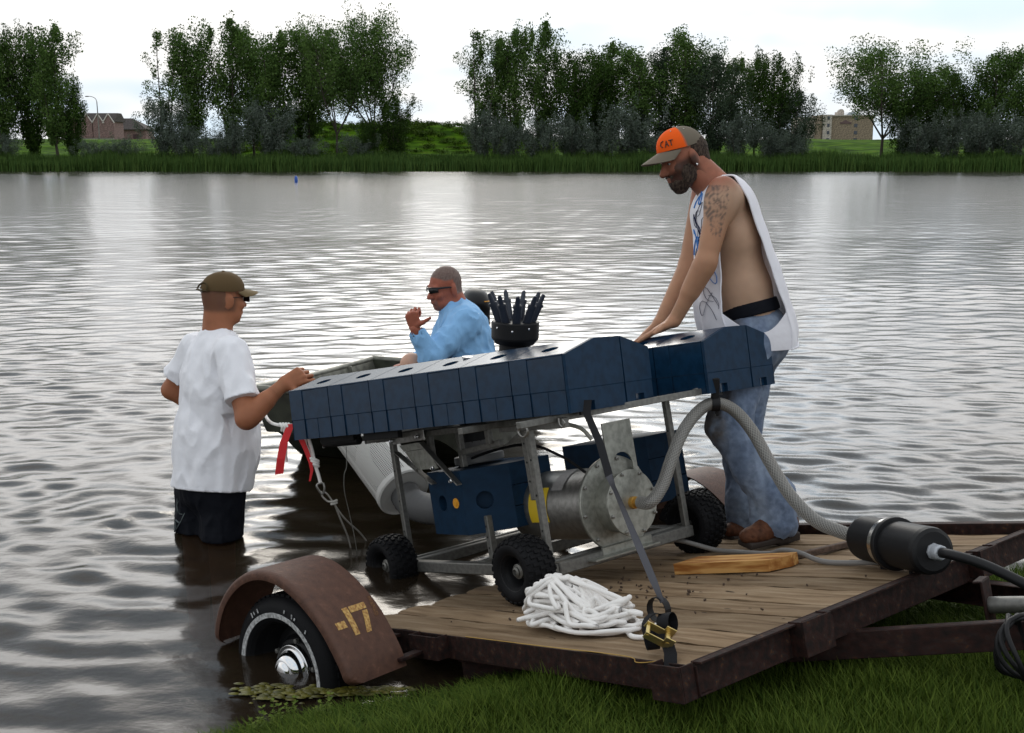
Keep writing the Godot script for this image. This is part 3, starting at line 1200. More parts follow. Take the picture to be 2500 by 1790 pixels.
func buildings() -> void:
	var brick := mat(lin(0.30, 0.19, 0.175), 0.9, 0.0, {"tex": M.mottle, "s": 0.4})
	var trim := mat(lin(0.6, 0.55, 0.52), 0.8)
	var pane := mat(lin(0.06, 0.03, 0.035), 0.3)
	var roofm := mat(lin(0.09, 0.075, 0.07), 0.95, 0.0, {"tex": M.mottle, "s": 0.3})
	var sand := mat(lin(0.36, 0.28, 0.2), 0.9, 0.0, {"tex": M.mottle, "s": 0.3})
	var pale := mat(lin(0.62, 0.55, 0.48), 0.9, 0.0, {"tex": M.mottle, "s": 0.3})
	var glass := mat(lin(0.05, 0.06, 0.08), 0.2)
	# red brick apartment house with gables behind the far left trees
	var d := 300.0
	var a := P(150, 350, d)
	var h := thing("apartment_house", "pink brick apartment house with pale gables and dark roof behind the far left trees", "house", Transform3D(Basis(), Vector3(a.x, hill(a.x, a.z) - 0.3, a.z)))
	var u := d / 2800.0
	var W := 126.0 * u
	var m := MB.new()
	m.box(Vector3(W * 0.5, 2.7, -4), Vector3(W, 5.4, 8))
	obj("wall", m, brick, h)
	m = MB.new()
	m.box(Vector3(W * 0.5, 0.95, 0.1), Vector3(W + 0.2, 0.7, 0.3))
	obj("band", m, trim, h)
	m = MB.new()
	m.xf = Transform3D(Basis(Vector3(0, 0, -1), Vector3.UP, Vector3.RIGHT), Vector3.ZERO)
	m.prism(PackedVector2Array([Vector2(-0.7, 5.4), Vector2(8.7, 5.4), Vector2(5.5, 7.6), Vector2(2.5, 7.6)]), -0.5, W + 0.5)
	obj("roof", m, roofm, h)
	for g in [36.0, 66.0, 93.0, 118.0]:
		m = MB.new()
		m.prism(PackedVector2Array([Vector2(-1.35, 1.3), Vector2(1.35, 1.3), Vector2(1.35, 5.2), Vector2(0, 7.2), Vector2(-1.35, 5.2)]), 0.0, 0.7)
		m.xf = Transform3D()
		var gb := obj("gable", m, brick, h)
		gb.position = Vector3(g * u, 0, 0.05)
		m = MB.new()
		m.bar(Vector3(-1.55, 5.0, 0.8), Vector3(0, 7.35, 0.8), 0.16, 0.22)
		m.bar(Vector3(1.55, 5.0, 0.8), Vector3(0, 7.35, 0.8), 0.16, 0.22)
		obj("gable_trim", m, trim, gb)
	for g in [18.0, 52.0, 78.0, 106.0]:
		m = MB.new()
		m.box(Vector3(g * u, 3.2, 0.05), Vector3(1.1, 2.4, 0.1))
		obj("window", m, pane, h)
	# lower house with a long hipped roof
	a = P(268, 350, 330.0)
	h = thing("hipped_house", "low house with long brown hipped roof between lamp and trees", "house", Transform3D(Basis(), Vector3(a.x, hill(a.x, a.z) - 0.3, a.z)))
	m = MB.new()
	m.box(Vector3(5.0, 1.9, -4), Vector3(10.5, 3.8, 8))
	obj("wall", m, brick, h)
	m = MB.new()
	var e := [Vector3(-1, 3.8, 1), Vector3(11, 3.8, 1), Vector3(11, 3.8, -9), Vector3(-1, 3.8, -9), Vector3(2.5, 7.0, -4), Vector3(5.5, 7.0, -4)]
	m.quad(e[0], e[1], e[5], e[4])
	m.quad(e[2], e[3], e[4], e[5])
	m.tri(e[1], e[2], e[5])
	m.tri(e[3], e[0], e[4])
	m.quad(e[0], e[3], e[2], e[1])
	obj("roof", m, roofm, h)
	m = MB.new()
	m.box(Vector3(7.5, 1.9, 0.04), Vector3(1.6, 1.2, 0.1))
	obj("window", m, pane, h)
	# street lamp
	a = P(243, 345, 210.0)
	a.y = hill(a.x, a.z) - 0.2
	var top := P(241, 248, 210.0).y - a.y
	var lamp := thing("street_lamp", "tall thin grey street lamp with curved arm left of the second tree group", "street lamp", Transform3D(Basis(), a))
	m = MB.new()
	m.tube([Vector3.ZERO, Vector3(0, top * 0.5, 0), Vector3(-0.05, top, 0)], [0.13, 0.11, 0.08], 8)
	obj("pole", m, M.galv, lamp)
	m = MB.new()
	m.tube(spline([Vector3(-0.05, top, 0), Vector3(-0.3, top + 0.55, 0), Vector3(-0.9, top + 0.85, 0), Vector3(-1.5, top + 0.92, 0)], 4), 0.06, 6)
	obj("arm", m, M.galv, lamp)
	m = MB.new()
	m.xf = Transform3D(Basis(Vector3(0.8, 0, 0), Vector3(0, 0.2, 0), Vector3(0, 0, 0.3)), Vector3(-1.75, top + 0.9, 0))
	m.lathe([Vector2(0, -0.5), Vector2(0.4, -0.4), Vector2(0.5, 0.0), Vector2(0.3, 0.4), Vector2(0, 0.5)], 10, true)
	obj("lamp_head", m, M.galv, lamp)
	# beige four storey hotel
	d = 440.0
	u = d / 2800.0
	a = P(1973, 352, d)
	h = thing("hotel", "beige four storey hotel with flat roof beyond the lake, right of the standing person", "building", Transform3D(Basis(), Vector3(a.x, hill(a.x, a.z) - 0.5, a.z)))
	var base := P(1973, 352, d).y - (hill(a.x, a.z) - 0.5)
	m = MB.new()
	m.box(Vector3(102 * u, base + 33 * u, -8), Vector3(104 * u, 66 * u, 16))
	obj("wall", m, sand, h)
	m = MB.new()
	m.box(Vector3(42 * u, base + 34 * u, -6), Vector3(20 * u, 70 * u, 14.8))
	var w2 := obj("stair_tower", m, pale, h)
	m = MB.new()
	m.box(Vector3(8 * u, base + 33 * u, -14), Vector3(36 * u, 64 * u, 16))
	obj("wing_wall", m, pale, h)
	m = MB.new()
	m.box(Vector3(27 * u, base + 34 * u, -6.5), Vector3(6 * u, 68 * u, 14))
	obj("wing_wall", m, sand, h)
	m = MB.new()
	m.box(Vector3(103 * u, base + 67 * u, -7.9), Vector3(108 * u, 3 * u, 17))
	obj("cornice", m, pale, h)
	m = MB.new()
	m.box(Vector3(82 * u, base + 72.5 * u, -6), Vector3(14 * u, 8 * u, 5))
	m.xf = Transform3D(Basis(Vector3.RIGHT, Vector3(0, 0, 1), Vector3(0, -1, 0)), Vector3(82 * u, base + 76 * u, -3.4))
	m.lathe([Vector2(7 * u, -2.0), Vector2(7 * u, 0.0), Vector2(0, 0.05)], 18)
	obj("roof_gable", m, pale, h)
	m = MB.new()
	m.prism(PackedVector2Array([Vector2(96 * u, base + 68.6 * u), Vector2(126 * u, base + 68.6 * u), Vector2(118 * u, base + 76 * u), Vector2(104 * u, base + 76 * u)]), -12.0, -5.0)
	obj("roof", m, mat(lin(0.4, 0.45, 0.5), 0.6), h)
	for fl in 4:
		var y := base + (10 + 17 * fl) * u
		for x in [112.0]:
			m = MB.new()
			m.box(Vector3(x * u, y, 0.03), Vector3(8 * u, 8 * u, 0.12))
			obj("window", m, glass, h)
		for x in [44.0, 1.0]:
			m = MB.new()
			m.box(Vector3(x * u, y, 1.42 if x > 20 else -5.97), Vector3(6 * u, 8 * u, 0.12))
			obj("window", m, glass, h)
	m = MB.new()
	m.prism(PackedVector2Array([Vector2(74 * u, base + 48 * u), Vector2(101 * u, base + 48 * u), Vector2(101 * u, base + 51.5 * u), Vector2(93 * u, base + 53 * u), Vector2(87 * u, base + 57 * u), Vector2(81 * u, base + 53 * u), Vector2(74 * u, base + 51.5 * u)]), 0.02, 0.25)
	obj("sign", m, mat(lin(0.12, 0.07, 0.07), 0.6), h)
	m = MB.new()
	m.box(Vector3(88 * u, base - 3 * u, 14), Vector3(190 * u, 6 * u, 3))
	var dirt := obj("dirt_heap", m, mat(lin(0.4, 0.22, 0.13), 0.95, 0.0, {"tex": M.mottle, "s": 0.5}), h)
	# blue buoy
	a = P(723, 446, 77.0)
	m = MB.new()
	m.lathe([Vector2(0.0, -0.2), Vector2(0.1, -0.2), Vector2(0.11, 0.22), Vector2(0.09, 0.34), Vector2(0.05, 0.42), Vector2(0.0, 0.43)], 12, true)
	var bu := obj("buoy", m, mat(lin(0.02, 0.09, 0.4), 0.4))
	bu.position = Vector3(a.x, 0.0, a.z)
	tag(bu, "small blue marker buoy floating far out on the lake", "buoy")


var TR := Transform3D(Basis(Vector3(0.605, 0.2554, 0.7541), Vector3(-0.1602, 0.9668, -0.199), Vector3(-0.7799, -0.0004, 0.6258)).orthonormalized(), Vector3(0.468, 0.447, -2.79))
var PO := Transform3D(Basis(Vector3(0.7862, 0.2133, 0.58), Vector3(-0.1192, 0.9733, -0.1963), Vector3(-0.6063, 0.0852, 0.7906)).orthonormalized(), Vector3(0.196, 0.876, -3.856))

const FENDER := [[-0.342, 0.105], [-0.314, 0.181], [-0.259, 0.259], [-0.183, 0.318], [-0.095, 0.355], [0.000, 0.365], [0.093, 0.346], [0.175, 0.302], [0.245, 0.245], [0.307, 0.177], [0.347, 0.113], [0.383, 0.040], [0.399, -0.021]]

func fender_path() -> Array:
	var pts: Array = []
	for q in FENDER:
		pts.append(Vector3(q[0], q[1], 0))
	return spline(pts, 5)

func fender(z0: float, z1: float) -> MB:
	# a rolled sheet with a turned down lip on the outer side (z1) and thickness
	var m := MB.new()
	var path := fender_path()
	var n := path.size() - 1
	var s := signf(z1 - z0)
	var prof := [Vector2(z0, 0.0), Vector2(z1 - s * 0.02, 0.0), Vector2(z1 - s * 0.006, -0.004), Vector2(z1, -0.014), Vector2(z1, -0.034), Vector2(z1 - s * 0.004, -0.034), Vector2(z1 - s * 0.004, -0.012), Vector2(z1 - s * 0.02, -0.005), Vector2(z0, -0.005), Vector2(z0, 0.0)]
	m.sheet(func(u, v):
		var fi: float = u * n
		var i := mini(int(fi), n - 1)
		var p: Vector3 = path[i].lerp(path[i + 1], fi - i)
		var t: Vector3 = (path[i + 1] - path[i]).normalized()
		var nn := Vector3(-t.y, t.x, 0)
		var k := mini(int(v * 9.0), 8)
		var q: Vector2 = prof[k].lerp(prof[k + 1], v * 9.0 - k)
		var w: float = q.x
		# rounded lower corners of the outer edge
		var e: float = minf(fi, n - fi) / n
		if e < 0.05 and absf(w - z1) < 0.09:
			w = z1 - s * (absf(w - z1) + 0.035 * pow(1.0 - e / 0.05, 2.0) * (1.0 - absf(w - z1) / 0.09))
		return p + nn * q.y + Vector3(0, 0, w), n, 9, s < 0)
	return m

func wheel(parent: Node3D, face: float) -> void:
	# trailer wheel round local Z at the origin; face +1 shows its hub cap to +Z
	var flip := Transform3D(Basis(Vector3(1, 0, 0), Vector3(0, 0, face), Vector3(0, -face, 0)), Vector3.ZERO)
	var m := MB.new()
	m.xf = flip
	m.lathe([Vector2(0.18, -0.075), Vector2(0.2, -0.085), Vector2(0.235, -0.082), Vector2(0.258, -0.066), Vector2(0.265, -0.04), Vector2(0.266, 0.0), Vector2(0.265, 0.04), Vector2(0.258, 0.066), Vector2(0.235, 0.082), Vector2(0.215, 0.0855), Vector2(0.196, 0.084), Vector2(0.18, 0.074)], 64, true)
	for k in 60:
		var an := TAU * k / 60.0
		for row in 3:
			m.xf = Transform3D(Basis(Vector3(0, 0, 1), an + row * 0.04), Vector3.ZERO) * Transform3D(Basis(), Vector3(0.266, 0, (row - 1) * 0.036))
			m.box(Vector3.ZERO, Vector3(0.008, 0.018, 0.028))
	obj("tyre", m, M.rubber, parent)
	m = MB.new()
	m.xf = flip
	m.lathe([Vector2(0.2125, 0.0856), Vector2(0.212, 0.0875), Vector2(0.195, 0.086), Vector2(0.1945, 0.083)], 64)
	obj("whitewall", m, M.white_paint, parent)
	m = MB.new()
	m.xf = flip
	m.lathe([Vector2(0.0, 0.02), Vector2(0.06, 0.022), Vector2(0.1, 0.012), Vector2(0.115, -0.012), Vector2(0.145, -0.02), Vector2(0.165, 0.03), Vector2(0.172, 0.062), Vector2(0.184, 0.077), Vector2(0.181, 0.068)].map(func(q): return Vector2(q.x, q.y)), 48)
	obj("rim", m, M.black, parent)
	m = MB.new()
	m.xf = flip
	m.lathe([Vector2(0.088, 0.018), Vector2(0.087, 0.03), Vector2(0.082, 0.034), Vector2(0.08, 0.03), Vector2(0.066, 0.028), Vector2(0.064, 0.045), Vector2(0.056, 0.062), Vector2(0.04, 0.074), Vector2(0.036, 0.073), Vector2(0.034, 0.078), Vector2(0.016, 0.083), Vector2(0.0, 0.084)].map(func(q): return q), 48, true)
	obj("hub_cap", m, M.chrome, parent)
	for k in 5:
		var an := TAU * k / 5.0
		m = MB.new()
		m.xf = flip * Transform3D(Basis(), Vector3(cos(an) * 0.102, 0.012, sin(an) * 0.102))
		m.lathe([Vector2(0.009, 0.0), Vector2(0.009, 0.014), Vector2(0.0, 0.016)], 6)
		obj("lug_nut", m, M.galv, parent)
	m = MB.new()
	var r := RandomNumberGenerator.new()
	r.seed = 3
	for k in [[108, 0.016], [114, 0.012], [118, 0.018], [70, 0.012], [60, 0.016], [56, 0.01], [40, 0.014]]:
		var an := deg_to_rad(k[0])
		m.xf = Transform3D(Basis(Vector3(0, 0, 1), an), Vector3.ZERO) * Transform3D(Basis(Vector3(0, 0, 1), r.randf_range(-0.4, 0.4)), Vector3(0.229, 0, 0.0862 * face))
		m.box(Vector3.ZERO, Vector3(k[1], 0.006, 0.0024), 0.0008)
	obj("raised_letters", m, M.white_paint, parent)

func stake_pocket(parent: Node3D, c: Vector3, w: float, d: float, h: float, along_x: bool) -> void:
	# an open topped steel loop welded to the outside of a rail
	var m := MB.new()
	var t := 0.006
	if along_x:
		m.box(c + Vector3(0, -h / 2, d - t / 2), Vector3(w, h, t), 0.0015)
		m.box(c + Vector3(-w / 2 + t / 2, -h / 2, (d - t) / 2), Vector3(t, h - 0.002, d - t), 0.001)
		m.box(c + Vector3(w / 2 - t / 2, -h / 2, (d - t) / 2), Vector3(t, h - 0.002, d - t), 0.001)
	else:
		m.box(c + Vector3(d - t / 2, -h / 2, 0), Vector3(t, h, w), 0.0015)
		m.box(c + Vector3((d - t) / 2, -h / 2, -w / 2 + t / 2), Vector3(d - t, h - 0.002, t), 0.001)
		m.box(c + Vector3((d - t) / 2, -h / 2, w / 2 - t / 2), Vector3(d - t, h - 0.002, t), 0.001)
	obj("stake_pocket", m, M.rust, parent)

func build_trailer() -> void:
	var t := thing("flatbed_trailer", "rusty flatbed trailer with plank deck backed into the lake", "trailer", TR)
	var r := RandomNumberGenerator.new()
	r.seed = 6
	# deck planks run along the trailer; each one is a piece
	var dk := Node3D.new()
	dk.name = "deck"
	t.add_child(dk)
	var z := -0.006
	var ws := [0.17, 0.142, 0.19, 0.14, 0.188, 0.15, 0.185, 0.142, 0.19, 0.19]
	for i in ws.size():
		var m := MB.new()
		var l0 := -2.62 - r.randf() * 0.02
		var top := r.randf_range(-0.003, 0.002)
		var w: float = ws[i] - 0.009
		var zc: float = -w / 2
		# a long board with a slightly wavy top and worn edges
		m.sheet(func(u, v):
			var k: float = v * 6.0
			var e := 0.004 if (k < 0.5 or k > 5.5) else 0.0
			var zz: float = (v - 0.5) * w
			if k < 0.5: zz = -w / 2
			if k > 5.5: zz = w / 2
			return Vector3(lerpf(l0, -0.007, u), -e + 0.0016 * sin(u * 31.0 + i * 5.0) + 0.0012 * sin(u * 83.0 + v * 9.0), -zz), 60, 6)
		m.quad(Vector3(-0.007, -0.038, w / 2), Vector3(-0.007, -0.038, -w / 2), Vector3(-0.007, -0.004, -w / 2), Vector3(-0.007, -0.004, w / 2))
		m.quad(Vector3(l0, -0.038, w / 2), Vector3(-0.007, -0.038, w / 2), Vector3(-0.007, -0.004, w / 2), Vector3(l0, -0.004, w / 2))
		m.quad(Vector3(-0.007, -0.038, -w / 2), Vector3(l0, -0.038, -w / 2), Vector3(l0, -0.004, -w / 2), Vector3(-0.007, -0.004, -w / 2))
		m.quad(Vector3(l0, -0.038, -w / 2), Vector3(-0.007, -0.038, -w / 2), Vector3(-0.007, -0.038, w / 2), Vector3(l0, -0.038, w / 2))
		var o := obj("plank", m, M.plank[i % 3], dk)
		o.position = Vector3(0, top, z - w / 2)
		z -= ws[i]
	# knots, bolt heads and dark gouges in the boards
	var m := MB.new()
	for i in 26:
		var x := r.randf_range(-1.3, -0.05)
		var zz := r.randf_range(-1.62, -0.05)
		var l := r.randf_range(0.012, 0.06)
		m.xf = Transform3D(Basis(Vector3.UP, r.randf_range(-0.25, 0.25)), Vector3(x, 0.0025, zz))
		m.sheet(func(u, v): return Vector3((u - 0.5) * l, 0.0012 + 0.0016 * sin(PI * u) * sin(PI * v), (0.5 - v) * l * (0.16 + 0.1 * sin(u * 9.0)) * sin(PI * clampf(u, 0.03, 0.97))), 6, 3)
	stuff(obj("gouges", m, mat(lin(0.05, 0.033, 0.02), 0.9), t))
	m = MB.new()
	for i in 60:
		var x := r.randf_range(-1.15, -0.5) if i < 40 else r.randf_range(-1.3, -0.1)
		var zz := -0.72 + r.randfn() * 0.12 if i < 40 else r.randf_range(-1.6, -0.1)
		m.xf = Transform3D(Basis.from_euler(Vector3(r.randf() * 3, r.randf() * 3, r.randf() * 3)), Vector3(x, 0.005, zz))
		m.box(Vector3.ZERO, Vector3(r.randf_range(0.004, 0.014), 0.005, r.randf_range(0.003, 0.01)), 0.001)
	stuff(obj("dirt_crumbs", m, mat(lin(0.07, 0.045, 0.03), 0.95), t))
	# steel frame
	m = MB.new()
	m.box(Vector3(-1.3, -0.0365, 0.004), Vector3(2.64, 0.075, 0.006), 0.0015)
	m.box(Vector3(-1.3, -0.0765, -0.02), Vector3(2.64, 0.005, 0.052), 0.001)
	obj("side_rail", m, M.rust, t)
	m = MB.new()
	m.box(Vector3(-1.3, -0.022, -1.716), Vector3(2.64, 0.1, 0.006), 0.0015)
	m.box(Vector3(-1.3, 0.0285, -1.736), Vector3(2.64, 0.005, 0.044), 0.001)
	obj("side_rail", m, M.rust, t)
	m = MB.new()
	m.box(Vector3(0.004, -0.036, -0.855), Vector3(0.008, 0.098, 1.72), 0.002)
	m.box(Vector3(0.022, 0.0095, -0.855), Vector3(0.028, 0.006, 1.716), 0.001)
	obj("front_rail", m, M.rust, t)
	for x in [-0.55, -1.1, -1.65, -2.2, -2.6]:
		m = MB.new()
		m.box(Vector3(x, -0.067, -0.86), Vector3(0.045, 0.052, 1.69), 0.002)
		obj("cross_member", m, M.rust, t)
	stake_pocket(t, Vector3(-0.045, 0.012, 0.007), 0.115, 0.055, 0.096, true)
	stake_pocket(t, Vector3(-1.21, 0.006, 0.007), 0.17, 0.05, 0.08, true)
	stake_pocket(t, Vector3(0.008, 0.018, -0.452), 0.13, 0.052, 0.1, false)
	stake_pocket(t, Vector3(0.008, 0.018, -1.37), 0.11, 0.052, 0.09, false)
	# A-shaped tongue: two channels that run on under the deck, spare jack and its plate
	for e in [[Vector3(-1.12, -0.118, -0.03), Vector3(0.82, -0.118, -1.085)], [Vector3(-0.5, -0.118, -1.47), Vector3(0.82, -0.118, -1.13)]]:
		m = MB.new()
		var a: Vector3 = e[0]
		var b: Vector3 = e[1]
		var s := 1.0 if a.z > -0.8 else -1.0
		var d := (b - a).normalized()
		var sd := d.cross(Vector3.UP) * s * -1.0
		if sd.z * s < 0:
			sd = -sd
		m.bar(a, b, 0.006, 0.08)
		m.bar(a + Vector3(0, 0.0375, 0) - sd * 0.0215, b + Vector3(0, 0.0375, 0) - sd * 0.0215, 0.037, 0.005)
		m.bar(a - Vector3(0, 0.0375, 0) - sd * 0.0215, b - Vector3(0, 0.0375, 0) - sd * 0.0215, 0.037, 0.005)
		obj("tongue_beam", m, M.rust, t)
	m = MB.new()
	m.xf = Transform3D(Basis(Vector3.UP, 0.25), Vector3(0.19, -0.10, -1.10))
	m.box(Vector3.ZERO, Vector3(0.008, 0.16, 0.085), 0.003)
	m.box(Vector3(-0.012, 0.077, 0), Vector3(0.03, 0.008, 0.08), 0.003)
	obj("jack_plate", m, M.rust, t)
	m = MB.new()
	m.tube([Vector3(0.196, -0.10, -1.10), Vector3(0.62, -0.09, -1.16)], 0.026, 16)
	obj("jack_tube", m, M.galv, t)
	# fenders with the stencilled number
	# the near wheel and fender have been knocked a little out of line
	var near_hub := Transform3D(Basis(Vector3.UP, 0.2), Vector3(-1.58, -0.055, 0.34))
	var far_hub := Transform3D(Basis(), Vector3(-1.72, -0.10, -1.90))
	var f := obj("fender", fender(-0.138, 0.107), M.fender, t)
	f.transform = near_hub
	var f2 := obj("fender", fender(0.12, -0.12), M.fender, t)
	f2.transform = far_hub
	m = MB.new()
	m.bar(Vector3(-1.45, -0.02, 0.0), Vector3(-1.45, 0.0, 0.21), 0.05, 0.012, Vector3.UP, 0.002)
	m.bar(Vector3(-1.25, -0.05, 0.0), Vector3(-1.22, -0.05, 0.16), 0.05, 0.012, Vector3.UP, 0.002)
	obj("fender_stay", m, M.rust, t)
	m = MB.new()
	var path := fender_path()
	var strip := func(mm: MB, z0: float, z1: float, za: float, zb: float, y0: float, y1: float):
		# a stroke of paint on the sheet from height y0 down to y1; z0..z1 at its top, za..zb at its foot
		mm.sheet(func(u, v):
			var y: float = lerpf(y0, y1, v)
			var p := Vector3.ZERO
			for i in range(path.size() / 2, path.size() - 1):
				if path[i].y >= y and path[i + 1].y < y:
					var k: float = (path[i].y - y) / (path[i].y - path[i + 1].y)
					var tt: Vector3 = (path[i + 1] - path[i]).normalized()
					p = path[i].lerp(path[i + 1], k) + Vector3(-tt.y, tt.x, 0) * 0.0012
			return Vector3(p.x, p.y, lerpf(lerpf(z0, z1, u), lerpf(za, zb, u), v)), 2, 8)
	var worn := mat(Color(1, 1, 1), 0.8, 0.0, {"tex": ntex(81, 0.03, [[0.28, Color(0.50, 0.33, 0.20)], [0.42, Color(0.68, 0.52, 0.28)], [0.75, Color(0.80, 0.67, 0.42)]], 5), "s": 5.0})
	strip.call(m, 0.067, 0.027, 0.067, 0.027, 0.172, 0.150)
	strip.call(m, 0.008, -0.016, 0.015, -0.007, 0.206, 0.120)
	strip.call(m, -0.022, -0.092, -0.017, -0.088, 0.206, 0.187)
	strip.call(m, -0.063, -0.086, -0.034, -0.056, 0.183, 0.117)
	obj("painted_number", m, worn, f)
	m = MB.new()
	strip.call(m, -0.119, -0.134, -0.100, -0.118, 0.218, 0.155)
	obj("faded_mark", m, mat(Color(0.75, 0.7, 0.65), 0.8, 0.0, {"tex": ntex(82, 0.05, [[0.3, Color(0.40, 0.26, 0.2)], [0.6, Color(0.5, 0.36, 0.24)], [0.8, Color(0.7, 0.58, 0.36)]], 4), "s": 6.0}), f)
	m = MB.new()
	m.tube([Vector3(-1.6, -0.06, 0.3), Vector3(-1.72, -0.1, -1.85)], 0.03, 12)
	obj("axle", m, M.rust, t)
	for e in [[near_hub, 1.0], [far_hub, -1.0]]:
		var w := Node3D.new()
		w.name = "wheel"
		t.add_child(w, true)
		w.transform = e[0]
		wheel(w, e[1])
	# straw caught along the near rail
	m = MB.new()
	m.tube(spline([Vector3(-1.02, 0.0035, 0.004), Vector3(-0.6, 0.0045, 0.006), Vector3(-0.25, 0.005, 0.005), Vector3(-0.2, -0.006, 0.012), Vector3(-0.14, 0.0, 0.012), Vector3(-0.1, 0.008, 0.006)], 6), 0.0013, 4)
	var st := obj("straw", m, mat(lin(0.45, 0.27, 0.06), 0.8))
	st.transform = TR
	tag(st, "thin yellow straw stem lying along the trailer's near rail", "straw")
	# loose lumber and the old iron bar on the deck
	m = MB.new()
	m.prism(PackedVector2Array([Vector2(0, 0), Vector2(0.385, 0), Vector2(0.44, 0.075), Vector2(0.44, 0.13), Vector2(0.04, 0.13)]), 0.0, 0.04)
	var wb := obj("wood_block", m, M.newwood)
	wb.transform = TR * Transform3D(Basis(Vector3(0.968, 0, -0.25), Vector3(-0.25, 0, -0.968), Vector3(0, 1, 0)), Vector3(-0.945, 0.003, -0.915))
	tag(wb, "fresh orange brown board offcut lying on the deck before the far cart wheel", "board")
	m = MB.new()
	m.bar(Vector3(-0.66, 0.014, -1.06), Vector3(-0.53, 0.014, -1.44), 0.03, 0.022, Vector3.UP, 0.003)
	m.bar(Vector3(-0.75, 0.006, -1.09), Vector3(-0.58, 0.006, -1.06), 0.05, 0.01, Vector3.UP, 0.003)
	var ib := obj("iron_bar", m, mat(lin(0.13, 0.08, 0.055), 0.85, 0.0, {"tex": M.mottle, "s": 6.0}))
	ib.transform = TR
	tag(ib, "flat brown bar with a foot lying across the deck planks between boot and coupling", "bar")


func tread_wheel(parent: Node3D, at: Vector3, face: float) -> void:
	# balloon wheel of the cart, axis along Z, hub showing on the face side
	var w := Node3D.new()
	w.name = "wheel"
	parent.add_child(w, true)
	w.position = at
	var flip := Transform3D(Basis(Vector3(1, 0, 0), Vector3(0, 0, face), Vector3(0, -face, 0)), Vector3.ZERO)
	var m := MB.new()
	m.xf = flip
	m.lathe([Vector2(0.058, -0.045), Vector2(0.075, -0.062), Vector2(0.095, -0.068), Vector2(0.113, -0.058), Vector2(0.122, -0.035), Vector2(0.125, 0.0), Vector2(0.122, 0.035), Vector2(0.113, 0.058), Vector2(0.095, 0.068), Vector2(0.075, 0.062), Vector2(0.058, 0.045)], 40, true)
	for k in 26:
		for row in 6:
			var an := TAU * (k + 0.5 * (row % 2)) / 26.0
			var y: float = [-0.058, -0.036, -0.012, 0.012, 0.036, 0.058][row]
			var rr: float = [0.112, 0.1225, 0.126, 0.126, 0.1225, 0.112][row]
			var tilt: float = [-0.75, -0.25, 0.0, 0.0, 0.25, 0.75][row]
			m.xf = Transform3D(Basis(Vector3(0, 0, 1), an), Vector3.ZERO) * Transform3D(Basis(Vector3(0, 1, 0), -tilt * 1.0), Vector3(rr, 0, y))
			m.box(Vector3.ZERO, Vector3(0.008, 0.017, 0.016 if absf(y) > 0.05 else 0.019), 0.002)
	obj("tyre", m, M.rubber, w)
	m = MB.new()
	m.xf = flip
	m.lathe([Vector2(0.0, 0.012), Vector2(0.03, 0.012), Vector2(0.045, -0.004), Vector2(0.056, 0.03), Vector2(0.066, 0.052), Vector2(0.07, 0.058), Vector2(0.067, 0.056)], 28)
	m.lathe([Vector2(0.07, -0.058), Vector2(0.06, -0.045), Vector2(0.05, -0.02), Vector2(0.0, -0.018)], 28)
	obj("rim", m, M.black, w)
	m = MB.new()
	m.xf = flip
	m.lathe([Vector2(0.028, 0.005), Vector2(0.028, 0.03), Vector2(0.018, 0.034), Vector2(0.018, 0.04), Vector2(0.011, 0.044), Vector2(0.011, 0.034), Vector2(0.0, 0.033)], 18)
	obj("hub", m, M.galv, w)

func cart_post(parent: Node3D, a: Vector3, b: Vector3, w := 0.026) -> void:
	# punched square post with bolt holes
	var m := MB.new()
	m.bar(a, b, w, w, Vector3(0, 0, 1), 0.003)
	var p := obj("post", m, M.galv, parent)
	m = MB.new()
	for k in 3:
		var c := a.lerp(b, 0.25 + 0.25 * k)
		m.xf = Transform3D(Basis(Vector3(1, 0, 0), Vector3(0, 0, 1), Vector3(0, -1, 0)), c + Vector3(0, 0, w / 2 + 0.0004))
		m.lathe([Vector2(0.0045, -0.0002), Vector2(0.0045, 0.0006), Vector2(0.0, 0.0007)], 8)
	obj("bolts", m, M.black, p)

